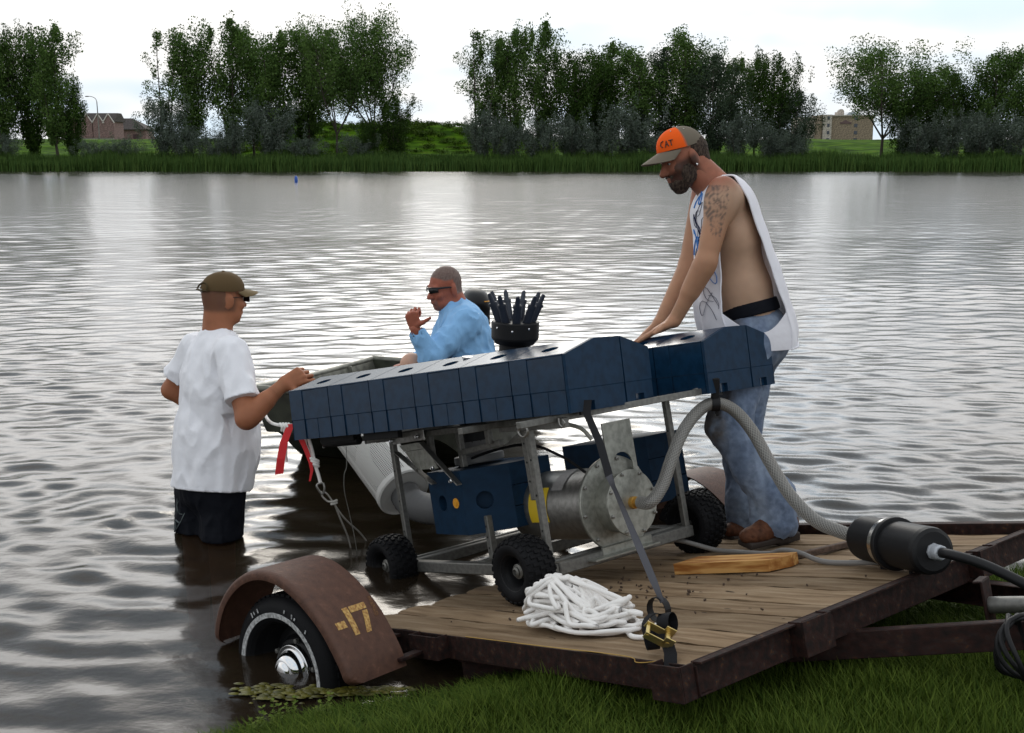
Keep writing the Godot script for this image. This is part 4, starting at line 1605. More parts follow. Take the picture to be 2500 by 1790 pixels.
func build_cart() -> void:
	var t := thing("wheeled_cart", "low steel cart on four knobbly black balloon wheels under the blue floats", "cart", TR)
	var x0 := -2.1
	var x1 := -1.15
	var z0 := -0.5
	var z1 := -1.22
	var y := 0.105
	for e in [[Vector3(x0 - 0.03, y, z0), Vector3(x1 + 0.02, y, z0)], [Vector3(x0 - 0.03, y, z1), Vector3(x1 + 0.02, y, z1)], [Vector3(x0, y + 0.001, z0 - 0.024), Vector3(x0, y + 0.001, z1 + 0.024)], [Vector3(x1, y + 0.001, z0 - 0.024), Vector3(x1, y + 0.001, z1 + 0.024)], [Vector3(-1.62, y + 0.001, z0 - 0.024), Vector3(-1.62, y + 0.001, z1 + 0.024)]]:
		var m := MB.new()
		m.bar(e[0], e[1], 0.045, 0.045, Vector3.UP, 0.004)
		obj("frame_bar", m, M.galv, t)
	for x in [x0, x1]:
		for z in [z0, z1]:
			cart_post(t, Vector3(x, y + 0.02, z), Vector3(x, 0.648, z))
	cart_post(t, Vector3(-1.62, y + 0.02, z0 - 0.09), Vector3(-1.62, 0.3, z0 - 0.09), 0.03)
	cart_post(t, Vector3(-1.25, 0.36, z0 - 0.06), Vector3(-1.25, 0.648, z0 - 0.06), 0.03)
	for z in [z0, z1]:
		var m := MB.new()
		m.bar(Vector3(x0 - 0.12, 0.661, z), Vector3(x1 + 0.2, 0.661, z), 0.03, 0.026, Vector3.UP, 0.003)
		obj("top_rail", m, M.galv, t)
	var m := MB.new()
	m.tube([Vector3(x0 - 0.04, 0.125, z0 + 0.1), Vector3(x0 - 0.04, 0.125, z1 - 0.12)], 0.011, 8)
	obj("axle", m, M.galv, t)
	m = MB.new()
	m.tube([Vector3(x1 - 0.05, 0.125, z0 + 0.08), Vector3(x1 - 0.05, 0.125, z1 - 0.12)], 0.011, 8)
	obj("axle", m, M.galv, t)
	tread_wheel(t, Vector3(-2.14, 0.125, z0 + 0.075), 1.0)
	tread_wheel(t, Vector3(-1.215, 0.125, z0 + 0.075), 1.0)
	tread_wheel(t, Vector3(-1.185, 0.125, z1 - 0.095), -1.0)
	tread_wheel(t, Vector3(-2.14, 0.125, z1 - 0.095), -1.0)

# one blue float block in pontoon axes: x 0..l, chamfered top with a round socket on both slopes
func float_block(parent: Node3D, at: Vector3, l: float, last: bool) -> void:
	var m := MB.new()
	var g := 0.0022
	var a := g
	var b := l - g
	var q := l * 0.33
	var W := 0.56
	var hs := 0.206
	var ht := 0.255
	var line := 0.082
	# near side in four panels, the lower ones a little recessed, with shallow steps where the mould halves meet
	var steps := [[a, q, 0.0], [q, l * 0.66, -0.0035], [l * 0.66, b, -0.0012]]
	for sgn in [1.0, -1.0]:
		for s in steps:
			var z: float = s[2]
			for yy in [[0.0, line - 0.0015, -0.002], [line + 0.0015, hs, 0.0]]:
				var zz: float = z + yy[2]
				var p := [Vector3(s[0], yy[0], zz), Vector3(s[1], yy[0], zz), Vector3(s[1], yy[1], zz), Vector3(s[0], yy[1], zz)]
				if sgn < 0:
					for i in 4:
						p[i].z = -W - p[i].z
					m.quad(p[1], p[0], p[3], p[2])
				else:
					m.quad(p[0], p[1], p[2], p[3])
			var p2 := [Vector3(s[0], line - 0.0015, z - 0.002), Vector3(s[1], line - 0.0015, z - 0.002), Vector3(s[1], line + 0.0015, z), Vector3(s[0], line + 0.0015, z)]
			if sgn < 0:
				for i in 4:
					p2[i].z = -W - p2[i].z
				m.quad(p2[1], p2[0], p2[3], p2[2])
			else:
				m.quad(p2[0], p2[1], p2[2], p2[3])
		for k in 2:
			var x: float = steps[k][1]
			var za: float = steps[k][2]
			var zb: float = steps[k + 1][2]
			var p := [Vector3(x, 0, za), Vector3(x, 0, zb), Vector3(x, hs, zb), Vector3(x, hs, za)]
			if sgn < 0:
				for i in 4:
					p[i].z = -W - p[i].z
			m.quad(p[0], p[1], p[2], p[3])
	# slopes with sockets
	m.face_hole(Vector3(a, hs, 0), Vector3(b - a, 0, 0), Vector3(0, ht - hs, -0.194), 0.5, 0.5, 0.032, 0.045)
	m.face_hole(Vector3(b, hs, -W), Vector3(a - b, 0, 0), Vector3(0, ht - hs, 0.194), 0.5, 0.5, 0.032, 0.045)
	# flat crown, bottom and ends
	m.quad(Vector3(a, ht, -0.194), Vector3(b, ht, -0.194), Vector3(b, ht, -W + 0.194), Vector3(a, ht, -W + 0.194))
	m.quad(Vector3(a, 0, -W), Vector3(b, 0, -W), Vector3(b, 0, 0), Vector3(a, 0, 0))
	var pr := PackedVector2Array([Vector2(0, 0), Vector2(0, hs), Vector2(0.194, ht), Vector2(W - 0.194, ht), Vector2(W, hs), Vector2(W, 0)])
	for e in [[a, 1.0], [b, -1.0]]:
		var tr := Geometry2D.triangulate_polygon(pr)
		for i in range(0, tr.size(), 3):
			var p: Array = []
			for k in 3:
				p.append(Vector3(e[0], pr[tr[i + k]].y, -pr[tr[i + k]].x))
			var nx: float = (p[1] - p[0]).cross(p[2] - p[0]).x
			if nx * e[1] > 0:
				m.tri(p[0], p[2], p[1])
			else:
				m.tri(p[0], p[1], p[2])
	# rounded bead along the shoulder and the crown
	m.tube([Vector3(a, hs - 0.001, -0.0035), Vector3(b, hs - 0.001, -0.0035)], 0.0042, 8)
	m.tube([Vector3(a, hs - 0.001, -W + 0.0035), Vector3(b, hs - 0.001, -W + 0.0035)], 0.0042, 8)
	var o := obj("float_block", m, M.blue, parent)
	o.position = at

# the moulded end plate of a pontoon: flat face with a seam groove, a ledge and two strap slots
func float_end(parent: Node3D) -> void:
	var m := MB.new()
	var W := 0.56
	var hs := 0.206
	var ht := 0.255
	var top := func(z: float) -> float:
		var d: float = minf(-z, W + z)
		return minf(ht, hs + d * (ht - hs) / 0.194)
	var x := 0.012
	# columns between slots, seam and shoulders
	var zs := [0.0, -0.09, -0.15, -0.194, -0.36, -0.368, -0.43, -0.49, -W]
	for i in 8:
		var za: float = zs[i]
		var zb: float = zs[i + 1]
		var slot := i == 1 or i == 6
		var seam := i == 4
		var xx := x - (0.006 if seam else 0.0)
		var y0 := 0.034 if slot else 0.0
		m.quad(Vector3(xx - 0.0015, y0, za), Vector3(xx - 0.0015, y0, zb), Vector3(xx - 0.0015, 0.08, zb), Vector3(xx - 0.0015, 0.08, za))
		m.quad(Vector3(xx - 0.0015, 0.08, za), Vector3(xx - 0.0015, 0.08, zb), Vector3(xx, 0.083, zb), Vector3(xx, 0.083, za))
		m.quad(Vector3(xx, 0.083, za), Vector3(xx, 0.083, zb), Vector3(xx, top.call(zb), zb), Vector3(xx, top.call(za), za))
		m.quad(Vector3(xx, top.call(za), za), Vector3(xx, top.call(zb), zb), Vector3(0, top.call(zb), zb), Vector3(0, top.call(za), za))
		if slot:
			m.quad(Vector3(x - 0.04, 0.034, za), Vector3(x - 0.04, 0.034, zb), Vector3(xx, 0.034, zb), Vector3(xx, 0.034, za))
			m.quad(Vector3(xx, 0, za), Vector3(x - 0.04, 0, za), Vector3(x - 0.04, 0.034, za), Vector3(xx, 0.034, za))
			m.quad(Vector3(x - 0.04, 0, zb), Vector3(xx, 0, zb), Vector3(xx, 0.034, zb), Vector3(x - 0.04, 0.034, zb))
		if seam:
			m.quad(Vector3(x, 0, za), Vector3(xx, 0, za), Vector3(xx, ht, za), Vector3(x, ht, za))
			m.quad(Vector3(xx, 0, zb), Vector3(x, 0, zb), Vector3(x, top.call(zb), zb), Vector3(xx, top.call(zb), zb))
	m.quad(Vector3(x, 0, 0), Vector3(x, hs, 0), Vector3(0, hs, 0), Vector3(0, 0, 0))
	m.quad(Vector3(0, 0, -W), Vector3(0, hs, -W), Vector3(x, hs, -W), Vector3(x, 0, -W))
	m.quad(Vector3(0, 0, 0), Vector3(0, 0, -W), Vector3(x, 0, -W), Vector3(x, 0, 0))
	var o := obj("end_plate", m, M.blue_matt, parent)
	m = MB.new()
	for z in [-0.12, -0.46]:
		m.box(Vector3(-0.018, 0.012, z), Vector3(0.01, 0.05, 0.052), 0.001)
	obj("slot_liner", m, M.black, parent)

func pontoon(parent: Node3D, at: Transform3D, blocks: int) -> void:
	var p := Node3D.new()
	p.name = "pontoon"
	parent.add_child(p, true)
	p.transform = at
	for i in blocks:
		var l := 0.2355
		float_block(p, Vector3(-l * (i + 1), 0, 0), l, i == 0)
	float_end(p)

func lower_float(parent: Node3D, at: Transform3D) -> void:
	# a float block on its side: plan outline with three facets, sockets and a yellow plug
	var p := Node3D.new()
	p.name = "lower_float"
	parent.add_child(p, true)
	p.transform = at
	var m := MB.new()
	var h := 0.262
	var pl := [Vector2(-1.95, -0.55), Vector2(-1.665, -0.52), Vector2(-1.545, -0.68), Vector2(-1.535, -0.885), Vector2(-1.95, -0.9)]
	var v := func(i: int, y: float) -> Vector3: return Vector3(pl[i].x, y, pl[i].y)
	m.face_hole(v.call(0, 0.0), v.call(1, 0.0) - v.call(0, 0.0), Vector3(0, h, 0), 0.36, 0.5, 0.033, 0.04)
	m.face_hole(v.call(1, 0.0), v.call(2, 0.0) - v.call(1, 0.0), Vector3(0, h, 0), 0.42, 0.5, 0.036, 0.04)
	var a: Vector3 = v.call(2, 0.0)
	var b: Vector3 = v.call(3, 0.0)
	for e in [[0.0, 0.085, 0.0], [0.088, 0.17, -0.004], [0.173, h, 0.0]]:
		var o := Vector3(e[2], 0, 0)
		m.quad(a + o + Vector3(0, e[0], 0), b + o + Vector3(0, e[0], 0), b + o + Vector3(0, e[1], 0), a + o + Vector3(0, e[1], 0))
	m.quad(v.call(3, 0.0), v.call(4, 0.0), v.call(4, h), v.call(3, h))
	m.quad(v.call(4, 0.0), v.call(0, 0.0), v.call(0, h), v.call(4, h))
	for y in [0.0, h]:
		for i in [1, 2, 3]:
			if y > 0:
				m.tri(v.call(0, y), v.call(i, y), v.call(i + 1, y))
			else:
				m.tri(v.call(0, y), v.call(i + 1, y), v.call(i, y))
	obj("float_block", m, M.blue_matt, p)
	m = MB.new()
	m.xf = Transform3D(Basis(Vector3(1, 0, 0), Vector3(0.1, 0, 1).normalized(), Vector3(0, -1, 0)), Vector3(-1.73, h * 0.5, -0.5255))
	m.lathe([Vector2(0.021, -0.004), Vector2(0.021, 0.003), Vector2(0.012, 0.003), Vector2(0.012, 0.006), Vector2(0.0, 0.007)], 14)
	obj("plug", m, M.orange, p)

func perforated(m: MB, a: Vector3, b: Vector3, r: float, nu: int, nv: int) -> void:
	# a drum of sheet with a regular field of small square holes: built as a net of strips
	var ax := (b - a).normalized()
	var x := ax.cross(Vector3.UP).normalized()
	var y := ax.cross(x)
	var L := a.distance_to(b)
	var f := func(u: float, v: float) -> Vector3: return a + ax * (v * L) + (x * cos(u * TAU) + y * sin(u * TAU)) * r
	var nf := func(u: float) -> Vector3: return x * cos(u * TAU) + y * sin(u * TAU)
	var e := 0.36
	for i in nu:
		var u0 := float(i) / nu
		var u1 := (i + 1.0) / nu
		var ua := lerpf(u0, u1, e)
		var n0: Vector3 = nf.call(u0)
		var n1: Vector3 = nf.call(u1)
		# long rib
		var k0 := m.vert(f.call(u0, 0), n0)
		m.vert(f.call(ua, 0), n0)
		m.vert(f.call(ua, 1), n0)
		m.vert(f.call(u0, 1), n0)
		m.tri_i(k0, k0 + 1, k0 + 2)
		m.tri_i(k0, k0 + 2, k0 + 3)
		for j in nv:
			var solid: bool = j < 2 or j > nv - 3 or (i % 32) < 2
			var v0 := float(j) / nv
			var v1 := (j + (1.0 if solid else 0.42)) / nv
			k0 = m.vert(f.call(ua, v0), n0)
			m.vert(f.call(u1, v0), n1)
			m.vert(f.call(u1, v1), n1)
			m.vert(f.call(ua, v1), n0)
			m.tri_i(k0, k0 + 1, k0 + 2)
			m.tri_i(k0, k0 + 2, k0 + 3)

func build_mixer() -> void:
	var t := thing("floating_mixer", "floating water mixer of dark blue pontoons, steel motor and white perforated drum", "water mixer", TR)
	var inv := TR.affine_inverse()
	pontoon(t, inv * PO, 6)
	pontoon(t, inv * PO * Transform3D(Basis(Vector3.UP, deg_to_rad(-6.5)) * Basis().scaled(Vector3(1, 1, 0.86)), Vector3(0.14, -0.004, -0.745)), 6)
	lower_float(t, Transform3D(Basis(), Vector3(0, 0.232, 0)))
	# far lower float
	lower_float(t, Transform3D(Basis().scaled(Vector3(1, 1.12, 1)), Vector3(0.12, 0.2, -0.66)))
	# cross rails under the pontoons
	for x in [-2.35, -1.98, -1.3, -0.95]:
		var m := MB.new()
		m.bar(Vector3(x, 0.662 + (x + 1.3) * -0.012, -0.3), Vector3(x, 0.662 + (x + 1.3) * -0.012, -1.42), 0.028, 0.024, Vector3.UP, 0.002)
		obj("cross_rail", m, M.galv, t)
	var m := MB.new()
	m.xf = inv * PO
	m.bar(Vector3(-1.36, -0.014, -0.12), Vector3(-1.16, -0.014, -0.12), 0.05, 0.028, Vector3.UP, 0.002)
	m.bar(Vector3(-1.05, -0.016, -0.06), Vector3(-0.86, -0.016, -0.06), 0.03, 0.03, Vector3.UP, 0.002)
	m.tube([Vector3(-1.36, -0.03, -0.12), Vector3(-1.15, -0.03, -0.12)], 0.018, 12)
	obj("under_bracket", m, M.black, t)
	# motor drum with flange, end drum and bolts; axis along the trailer
	var c := Vector3(-1.14, 0.288, -0.86)
	var lay := Transform3D(Basis(Vector3(0, 1, 0), Vector3(1, 0, 0), Vector3(0, 0, -1)), c)
	m = MB.new()
	m.xf = lay
	m.lathe([Vector2(0.0, -0.50), Vector2(0.138, -0.50), Vector2(0.14, -0.49), Vector2(0.14, -0.012)], 40)
	for y in [-0.13, -0.2]:
		pass
	for an in [0.35, 1.15, -0.5]:
		m.xf = lay * Transform3D(Basis(Vector3.UP, -an), Vector3.ZERO)
		m.box(Vector3(0.0, -0.25, 0.141), Vector3(0.004, 0.46, 0.004))
	var mo := obj("motor", m, M.steel, t)
	m = MB.new()
	m.xf = lay
	m.lathe([Vector2(0.142, -0.16), Vector2(0.1425, -0.1)], 10, true, 0.3, 1.0)
	m.lathe([Vector2(0.142, -0.24), Vector2(0.1425, -0.17)], 10, true, -1.0, 0.3)
	obj("nameplate", m, M.label, mo)
	m = MB.new()
	m.xf = lay
	m.lathe([Vector2(0.1424, -0.37), Vector2(0.1424, -0.255)], 14, true, -1.9, -0.9)
	obj("yellow_label", m, M.yellow, mo)
	m = MB.new()
	m.xf = lay
	m.lathe([Vector2(0.14, -0.012), Vector2(0.183, -0.012), Vector2(0.185, -0.010), Vector2(0.185, -0.001), Vector2(0.183, 0.001), Vector2(0.11, 0.001)], 56)
	var fl := obj("flange", m, M.plate, t)
	m = MB.new()
	for k in 10:
		var an := TAU * k / 10.0 + 0.2
		m.xf = lay * Transform3D(Basis(), Vector3(cos(an) * 0.172, 0.001, sin(an) * 0.172))
		m.lathe([Vector2(0.008, 0.0), Vector2(0.008, 0.009), Vector2(0.004, 0.010), Vector2(0.004, 0.016), Vector2(0.0, 0.016)], 6)
	obj("bolts", m, M.steel, fl)
	m = MB.new()
	m.xf = lay
	m.lathe([Vector2(0.112, 0.001), Vector2(0.112, 0.078), Vector2(0.126, 0.078), Vector2(0.127, 0.080), Vector2(0.127, 0.088), Vector2(0.1255, 0.0895), Vector2(0.0, 0.0895)], 48)
	var ed := obj("end_drum", m, M.plate, t)
	m = MB.new()
	for k in 8:
		var an := TAU * k / 8.0 + 0.5
		m.xf = lay * Transform3D(Basis(), Vector3(cos(an) * 0.117, 0.0895, sin(an) * 0.117))
		m.lathe([Vector2(0.007, 0.0), Vector2(0.007, 0.008), Vector2(0.004, 0.009), Vector2(0.004, 0.014), Vector2(0.0, 0.014)], 6)
	obj("bolts", m, M.steel, ed)
	m = MB.new()
	m.xf = lay
	m.lathe([Vector2(0.024, 0.0895), Vector2(0.024, 0.105), Vector2(0.018, 0.107), Vector2(0.018, 0.135)], 12)
	obj("brass_fitting", m, mat(lin(0.5, 0.28, 0.06), 0.4, 0.7), ed)
	# hanger plate with an arched cut-out
	m = MB.new()
	m.xf = Transform3D(Basis(Vector3(0, 0, -1), Vector3(0, 1, 0), Vector3(1, 0, 0)), Vector3(-1.125, 0.0, -0.83))
	var arch := PackedVector2Array([Vector2(0, 0.60), Vector2(0, 0.37), Vector2(0.022, 0.37), Vector2(0.022, 0.42)])
	for k in 9:
		var an := PI - PI * k / 8.0
		arch.append(Vector2(0.075 + cos(an) * 0.053, 0.43 + sin(an) * 0.05))
	arch.append_array(PackedVector2Array([Vector2(0.128, 0.42), Vector2(0.128, 0.37), Vector2(0.15, 0.37), Vector2(0.15, 0.60)]))
	arch.reverse()
	m.prism(arch, 0.0, 0.006)
	obj("hanger_plate", m, M.plate, t)
	# feet plates under the flange
	m = MB.new()
	m.box(Vector3(-1.13, 0.122, -0.87), Vector3(0.012, 0.035, 0.26), 0.002)
	m.box(Vector3(-1.11, 0.106, -0.83), Vector3(0.06, 0.008, 0.34), 0.002)
	obj("foot_plate", m, M.plate, t)
	# white perforated drum, its end ring and the helical vane that shows through it
	var a := Vector3(-3.02, 0.78, -0.82)
	var b := Vector3(-2.53, 0.385, -0.78)
	var ax := (b - a).normalized()
	m = MB.new()
	perforated(m, a, b, 0.128, 88, 60)
	var dr := obj("perforated_drum", m, M.white_plastic, t)
	m = MB.new()
	var ox := ax.cross(Vector3.UP).normalized()
	var oy := ax.cross(ox)
	m.xf = Transform3D(Basis(ox, ax, ox.cross(ax)), b)
	m.lathe([Vector2(0.132, -0.03), Vector2(0.134, 0.0), Vector2(0.128, 0.008), Vector2(0.118, 0.004), Vector2(0.0, 0.002)], 40, false)
	obj("end_ring", m, M.white_plastic, dr)
	m = MB.new()
	m.xf = Transform3D(Basis(ox, ax, ox.cross(ax)), a)
	m.lathe([Vector2(0.126, 0.0), Vector2(0.134, 0.0), Vector2(0.134, 0.02), Vector2(0.129, 0.022)], 40, false)
	obj("end_ring", m, M.white_plastic, dr)
	m = MB.new()
	m.sheet(func(u, v):
		var an: float = u * TAU * 1.6 + 0.8
		var rr: float = lerpf(0.03, 0.118, v)
		return a + ax * (0.04 + 0.56 * u) + (ox * cos(an) + oy * sin(an)) * rr, 70, 3)
	obj("vane", m, M.white_plastic, dr)
	m = MB.new()
	m.tube([a, b], 0.03, 12)
	obj("shaft", m, M.grey_plastic, dr)
	# dark ribbed duct that leaves the drum towards the motor
	m = MB.new()
	var path := spline([b + ax * 0.01, b + ax * 0.07 + Vector3(0.01, -0.01, 0), b + Vector3(0.2, -0.09, -0.02), b + Vector3(0.5, -0.1, -0.06), b + Vector3(0.9, -0.1, -0.08)], 14)
	var rad: Array = []
	for i in path.size():
		rad.append(0.066 + (0.007 if i % 3 == 0 else 0.0))
	m.tube(path, rad, 20)
	obj("duct", m, M.grey_plastic, t)
	# aluminium bracket: two channel arms, a plate between them and a perforated strip
	m = MB.new()
	m.bar(Vector3(-2.045, 0.60, -0.475), Vector3(-1.83, 0.45, -0.5), 0.03, 0.006)
	m.bar(Vector3(-1.84, 0.63, -0.475), Vector3(-1.65, 0.44, -0.5), 0.03, 0.006)
	m.bar(Vector3(-2.05, 0.655, -0.47), Vector3(-1.8, 0.66, -0.47), 0.006, 0.045)
	obj("bracket_arms", m, M.steel, t)
	m = MB.new()
	m.quad(Vector3(-2.0, 0.595, -0.49), Vector3(-1.92, 0.515, -0.49), Vector3(-1.765, 0.515, -0.49), Vector3(-1.83, 0.6, -0.49))
	m.quad(Vector3(-2.03, 0.625, -0.485), Vector3(-2.0, 0.597, -0.485), Vector3(-1.835, 0.602, -0.485), Vector3(-1.845, 0.63, -0.485))
	obj("bracket_plate", m, M.plate, t)
	m = MB.new()
	for p in [Vector3(-2.04, 0.65, -0.463), Vector3(-1.84, 0.655, -0.463), Vector3(-1.77, 0.52, -0.468), Vector3(-1.67, 0.46, -0.48)]:
		m.xf = Transform3D(Basis(Vector3(1, 0, 0), Vector3(0, 0, 1), Vector3(0, -1, 0)), p)
		m.lathe([Vector2(0.009, 0.0), Vector2(0.009, 0.006), Vector2(0.005, 0.008), Vector2(0.005, 0.014), Vector2(0, 0.014)], 6)
	obj("bolts", m, M.chrome, t)
	# grey pipe flange, small square tubes, eye bolt, hook and hoses among the frame
	m = MB.new()
	m.xf = Transform3D(Basis(), Vector3(-1.82, 0.505, -0.74))
	m.lathe([Vector2(0.0, 0.0), Vector2(0.105, 0.0), Vector2(0.107, 0.003), Vector2(0.107, 0.028), Vector2(0.104, 0.031), Vector2(0.062, 0.031), Vector2(0.06, 0.09), Vector2(0.0, 0.09)], 30)
	obj("pipe_flange", m, M.grey_plastic, t)
	m = MB.new()
	m.tube([Vector3(-1.82, 0.59, -0.74), Vector3(-1.82, 0.68, -0.74)], 0.06, 20)
	obj("riser_pipe", m, M.black, t)
	for e in [[Vector3(-1.9, 0.5, -0.56), Vector3(-1.9, 0.655, -0.56)], [Vector3(-1.74, 0.56, -0.6), Vector3(-1.46, 0.585, -0.6)], [Vector3(-1.51, 0.585, -0.58), Vector3(-1.51, 0.66, -0.58)], [Vector3(-1.74, 0.5, -0.6), Vector3(-1.74, 0.66, -0.6)]]:
		m = MB.new()
		m.bar(e[0], e[1], 0.024, 0.024, Vector3(0, 0, 1), 0.002)
		obj("square_tube", m, M.galv, t)
	m = MB.new()
	m.bar(Vector3(-1.34, 0.648, -0.52), Vector3(-0.9, 0.64, -0.47), 0.028, 0.036, Vector3.UP, 0.002)
	obj("square_tube", m, M.galv, t)
	m = MB.new()
	m.tube(spline([Vector3(-1.1, 0.655, -0.44), Vector3(-1.12, 0.645, -0.44), Vector3(-1.135, 0.63, -0.44), Vector3(-1.12, 0.612, -0.44), Vector3(-1.10, 0.61, -0.44), Vector3(-1.082, 0.625, -0.44), Vector3(-1.085, 0.645, -0.44), Vector3(-1.1, 0.655, -0.44)], 4), 0.006, 8)
	obj("eye_bolt", m, M.steel, t)
	m = MB.new()
	m.tube(spline([Vector3(-0.9, 0.66, -0.44), Vector3(-0.9, 0.64, -0.44), Vector3(-0.885, 0.628, -0.44), Vector3(-0.87, 0.64, -0.44), Vector3(-0.878, 0.652, -0.44)], 4), 0.003, 6)
	obj("hook", m, M.steel, t)
	m = MB.new()
	m.tube(spline([Vector3(-2.4, 0.55, -0.75), Vector3(-2.0, 0.44, -0.62), Vector3(-1.75, 0.53, -0.66), Vector3(-1.45, 0.56, -0.7), Vector3(-1.3, 0.5, -0.75), Vector3(-1.22, 0.42, -0.8)], 8), 0.006, 8)
	obj("thin_cable", m, M.black, t)
	m = MB.new()
	m.tube(spline([Vector3(-1.3, 0.62, -0.7), Vector3(-1.22, 0.635, -0.68), Vector3(-1.12, 0.6, -0.72), Vector3(-1.1, 0.55, -0.75)], 8), 0.008, 8)
	obj("thin_cable", m, mat(lin(0.4, 0.4, 0.36), 0.5), t)
	# black nozzle head with a ring of jointed fingers
	var nz := Node3D.new()
	nz.name = "nozzle_head"
	t.add_child(nz)
	nz.transform = inv * Transform3D(Basis(Vector3(0, 0, 1), deg_to_rad(-1.5)), Vector3(0.012, 1.022, -4.56))
	m = MB.new()
	m.lathe([Vector2(0.0, -0.16), Vector2(0.062, -0.16), Vector2(0.064, -0.02), Vector2(0.078, -0.016), Vector2(0.094, 0.004), Vector2(0.096, 0.012), Vector2(0.096, 0.07), Vector2(0.094, 0.075), Vector2(0.06, 0.076), Vector2(0.0, 0.072)], 36)
	obj("base", m, M.black, nz)
	m = MB.new()
	for k in 9:
		var an := TAU * k / 9.0 + 0.3
		m.xf = Transform3D(Basis(Vector3.UP, -an) * Basis(Vector3(0, 0, 1), -PI / 2), Vector3(cos(an) * 0.0955, 0.045 + 0.01 * (k % 2), sin(an) * 0.0955))
		m.lathe([Vector2(0.0045, 0.0), Vector2(0.0045, 0.004), Vector2(0.0, 0.005)], 8)
	obj("screws", m, M.chrome, nz)
	var fm := mat(lin(0.02, 0.026, 0.042), 0.5, 0.0, {"nrm": M.fine, "s": 6.0, "ns": 0.2})
	for k in 9:
		var an := TAU * k / 9.0 + 0.12
		var out := Vector3(cos(an), 0, sin(an))
		var d := (out * 0.42 + Vector3.UP).normalized()
		var p0 := out * 0.058 + Vector3(0, 0.06, 0)
		m = MB.new()
		m.tube([p0, p0 + d * 0.012, p0 + d * 0.085, p0 + d * 0.0855, p0 + d * 0.096, p0 + d * 0.0965, p0 + d * 0.120, p0 + d * 0.134, p0 + d * 0.137], [0.016, 0.0175, 0.0155, 0.018, 0.018, 0.010, 0.0095, 0.0075, 0.004], 14)
		obj("finger", m, fm, nz)
	# small level indicator standing between the pontoons
	m = MB.new()
	var ap := inv * (Vector3(-0.168, 0.915, -4.35))
	m.tube([ap + Vector3(0, -0.12, 0), ap + Vector3(0, 0.06, 0)], 0.0045, 8)
	obj("rod", m, M.black, t)
	m = MB.new()
	m.xf = Transform3D(inv.basis, ap)
	m.lathe([Vector2(0.006, 0.035), Vector2(0.009, 0.04), Vector2(0.009, 0.062), Vector2(0.024, 0.068), Vector2(0.025, 0.074), Vector2(0.0, 0.076)], 14)
	obj("rod_cap", m, mat(lin(0.4, 0.4, 0.4), 0.4, 0.3), t)


const JOINTS_A := {
	"hip": Vector3(1.044, 1.008, -4.917),
	"nhip": Vector3(1.009, 0.967, -4.808),
	"fhip": Vector3(1.079, 0.945, -5.007),
	"nknee": Vector3(0.894, 0.651, -4.617),
	"nank": Vector3(1.053, 0.309, -4.432),
	"ntoe": Vector3(0.914, 0.234, -4.327),
	"nheel": Vector3(1.146, 0.242, -4.451),
	"fknee": Vector3(1.005, 0.559, -4.926),
	"fank": Vector3(1.021, 0.178, -4.795),
	"ftoe": Vector3(0.926, 0.126, -4.724),
	"neck": Vector3(0.877, 1.667, -5.018),
	"head": Vector3(0.734, 1.741, -5.001),
	"nsh": Vector3(0.881, 1.606, -4.834),
	"nel": Vector3(0.802, 1.317, -4.740),
	"nwr": Vector3(0.689, 1.076, -4.777),
	"fsh": Vector3(0.865, 1.591, -5.187),
	"fel": Vector3(0.787, 1.275, -5.098),
	"fwr": Vector3(0.644, 1.040, -4.933),
}
const JOINTS_B := {
	"head": Vector3(-1.350, 1.095, -5.329),
	"neck": Vector3(-1.374, 0.956, -5.324),
	"chest": Vector3(-1.397, 0.771, -5.270),
	"belly": Vector3(-1.388, 0.475, -5.195),
	"hip": Vector3(-1.413, 0.263, -5.176),
	"rsh": Vector3(-1.268, 0.870, -5.125),
	"rel": Vector3(-1.176, 0.604, -4.955),
	"rwr": Vector3(-1.022, 0.743, -5.041),
	"rhand": Vector3(-0.949, 0.775, -5.067),
	"lsh": Vector3(-1.530, 0.834, -5.475),
	"lel": Vector3(-1.670, 0.621, -5.507),
	"lwr": Vector3(-1.573, 0.504, -5.587),
	"rhip": Vector3(-1.340, 0.255, -5.134),
	"lhip": Vector3(-1.500, 0.221, -5.250),
	"rknee": Vector3(-1.349, 0.050, -5.096),
	"lknee": Vector3(-1.500, -0.004, -5.209),
}
const JOINTS_C := {
	"head": Vector3(-0.398, 0.981, -6.773),
	"neck": Vector3(-0.322, 0.849, -6.789),
	"chest": Vector3(-0.281, 0.715, -6.775),
	"belly": Vector3(-0.269, 0.523, -6.739),
	"hip": Vector3(-0.269, 0.379, -6.713),
	"nsh": Vector3(-0.270, 0.788, -6.615),
	"nel": Vector3(-0.463, 0.618, -6.452),
	"nwr": Vector3(-0.550, 0.784, -6.431),
	"nhand": Vector3(-0.540, 0.861, -6.466),
	"fsh": Vector3(-0.351, 0.776, -6.959),
	"fel": Vector3(-0.482, 0.553, -6.999),
	"fwr": Vector3(-0.621, 0.505, -6.838),
	"nknee": Vector3(-0.579, 0.564, -6.513),
	"nfoot": Vector3(-0.589, 0.289, -6.442),
}

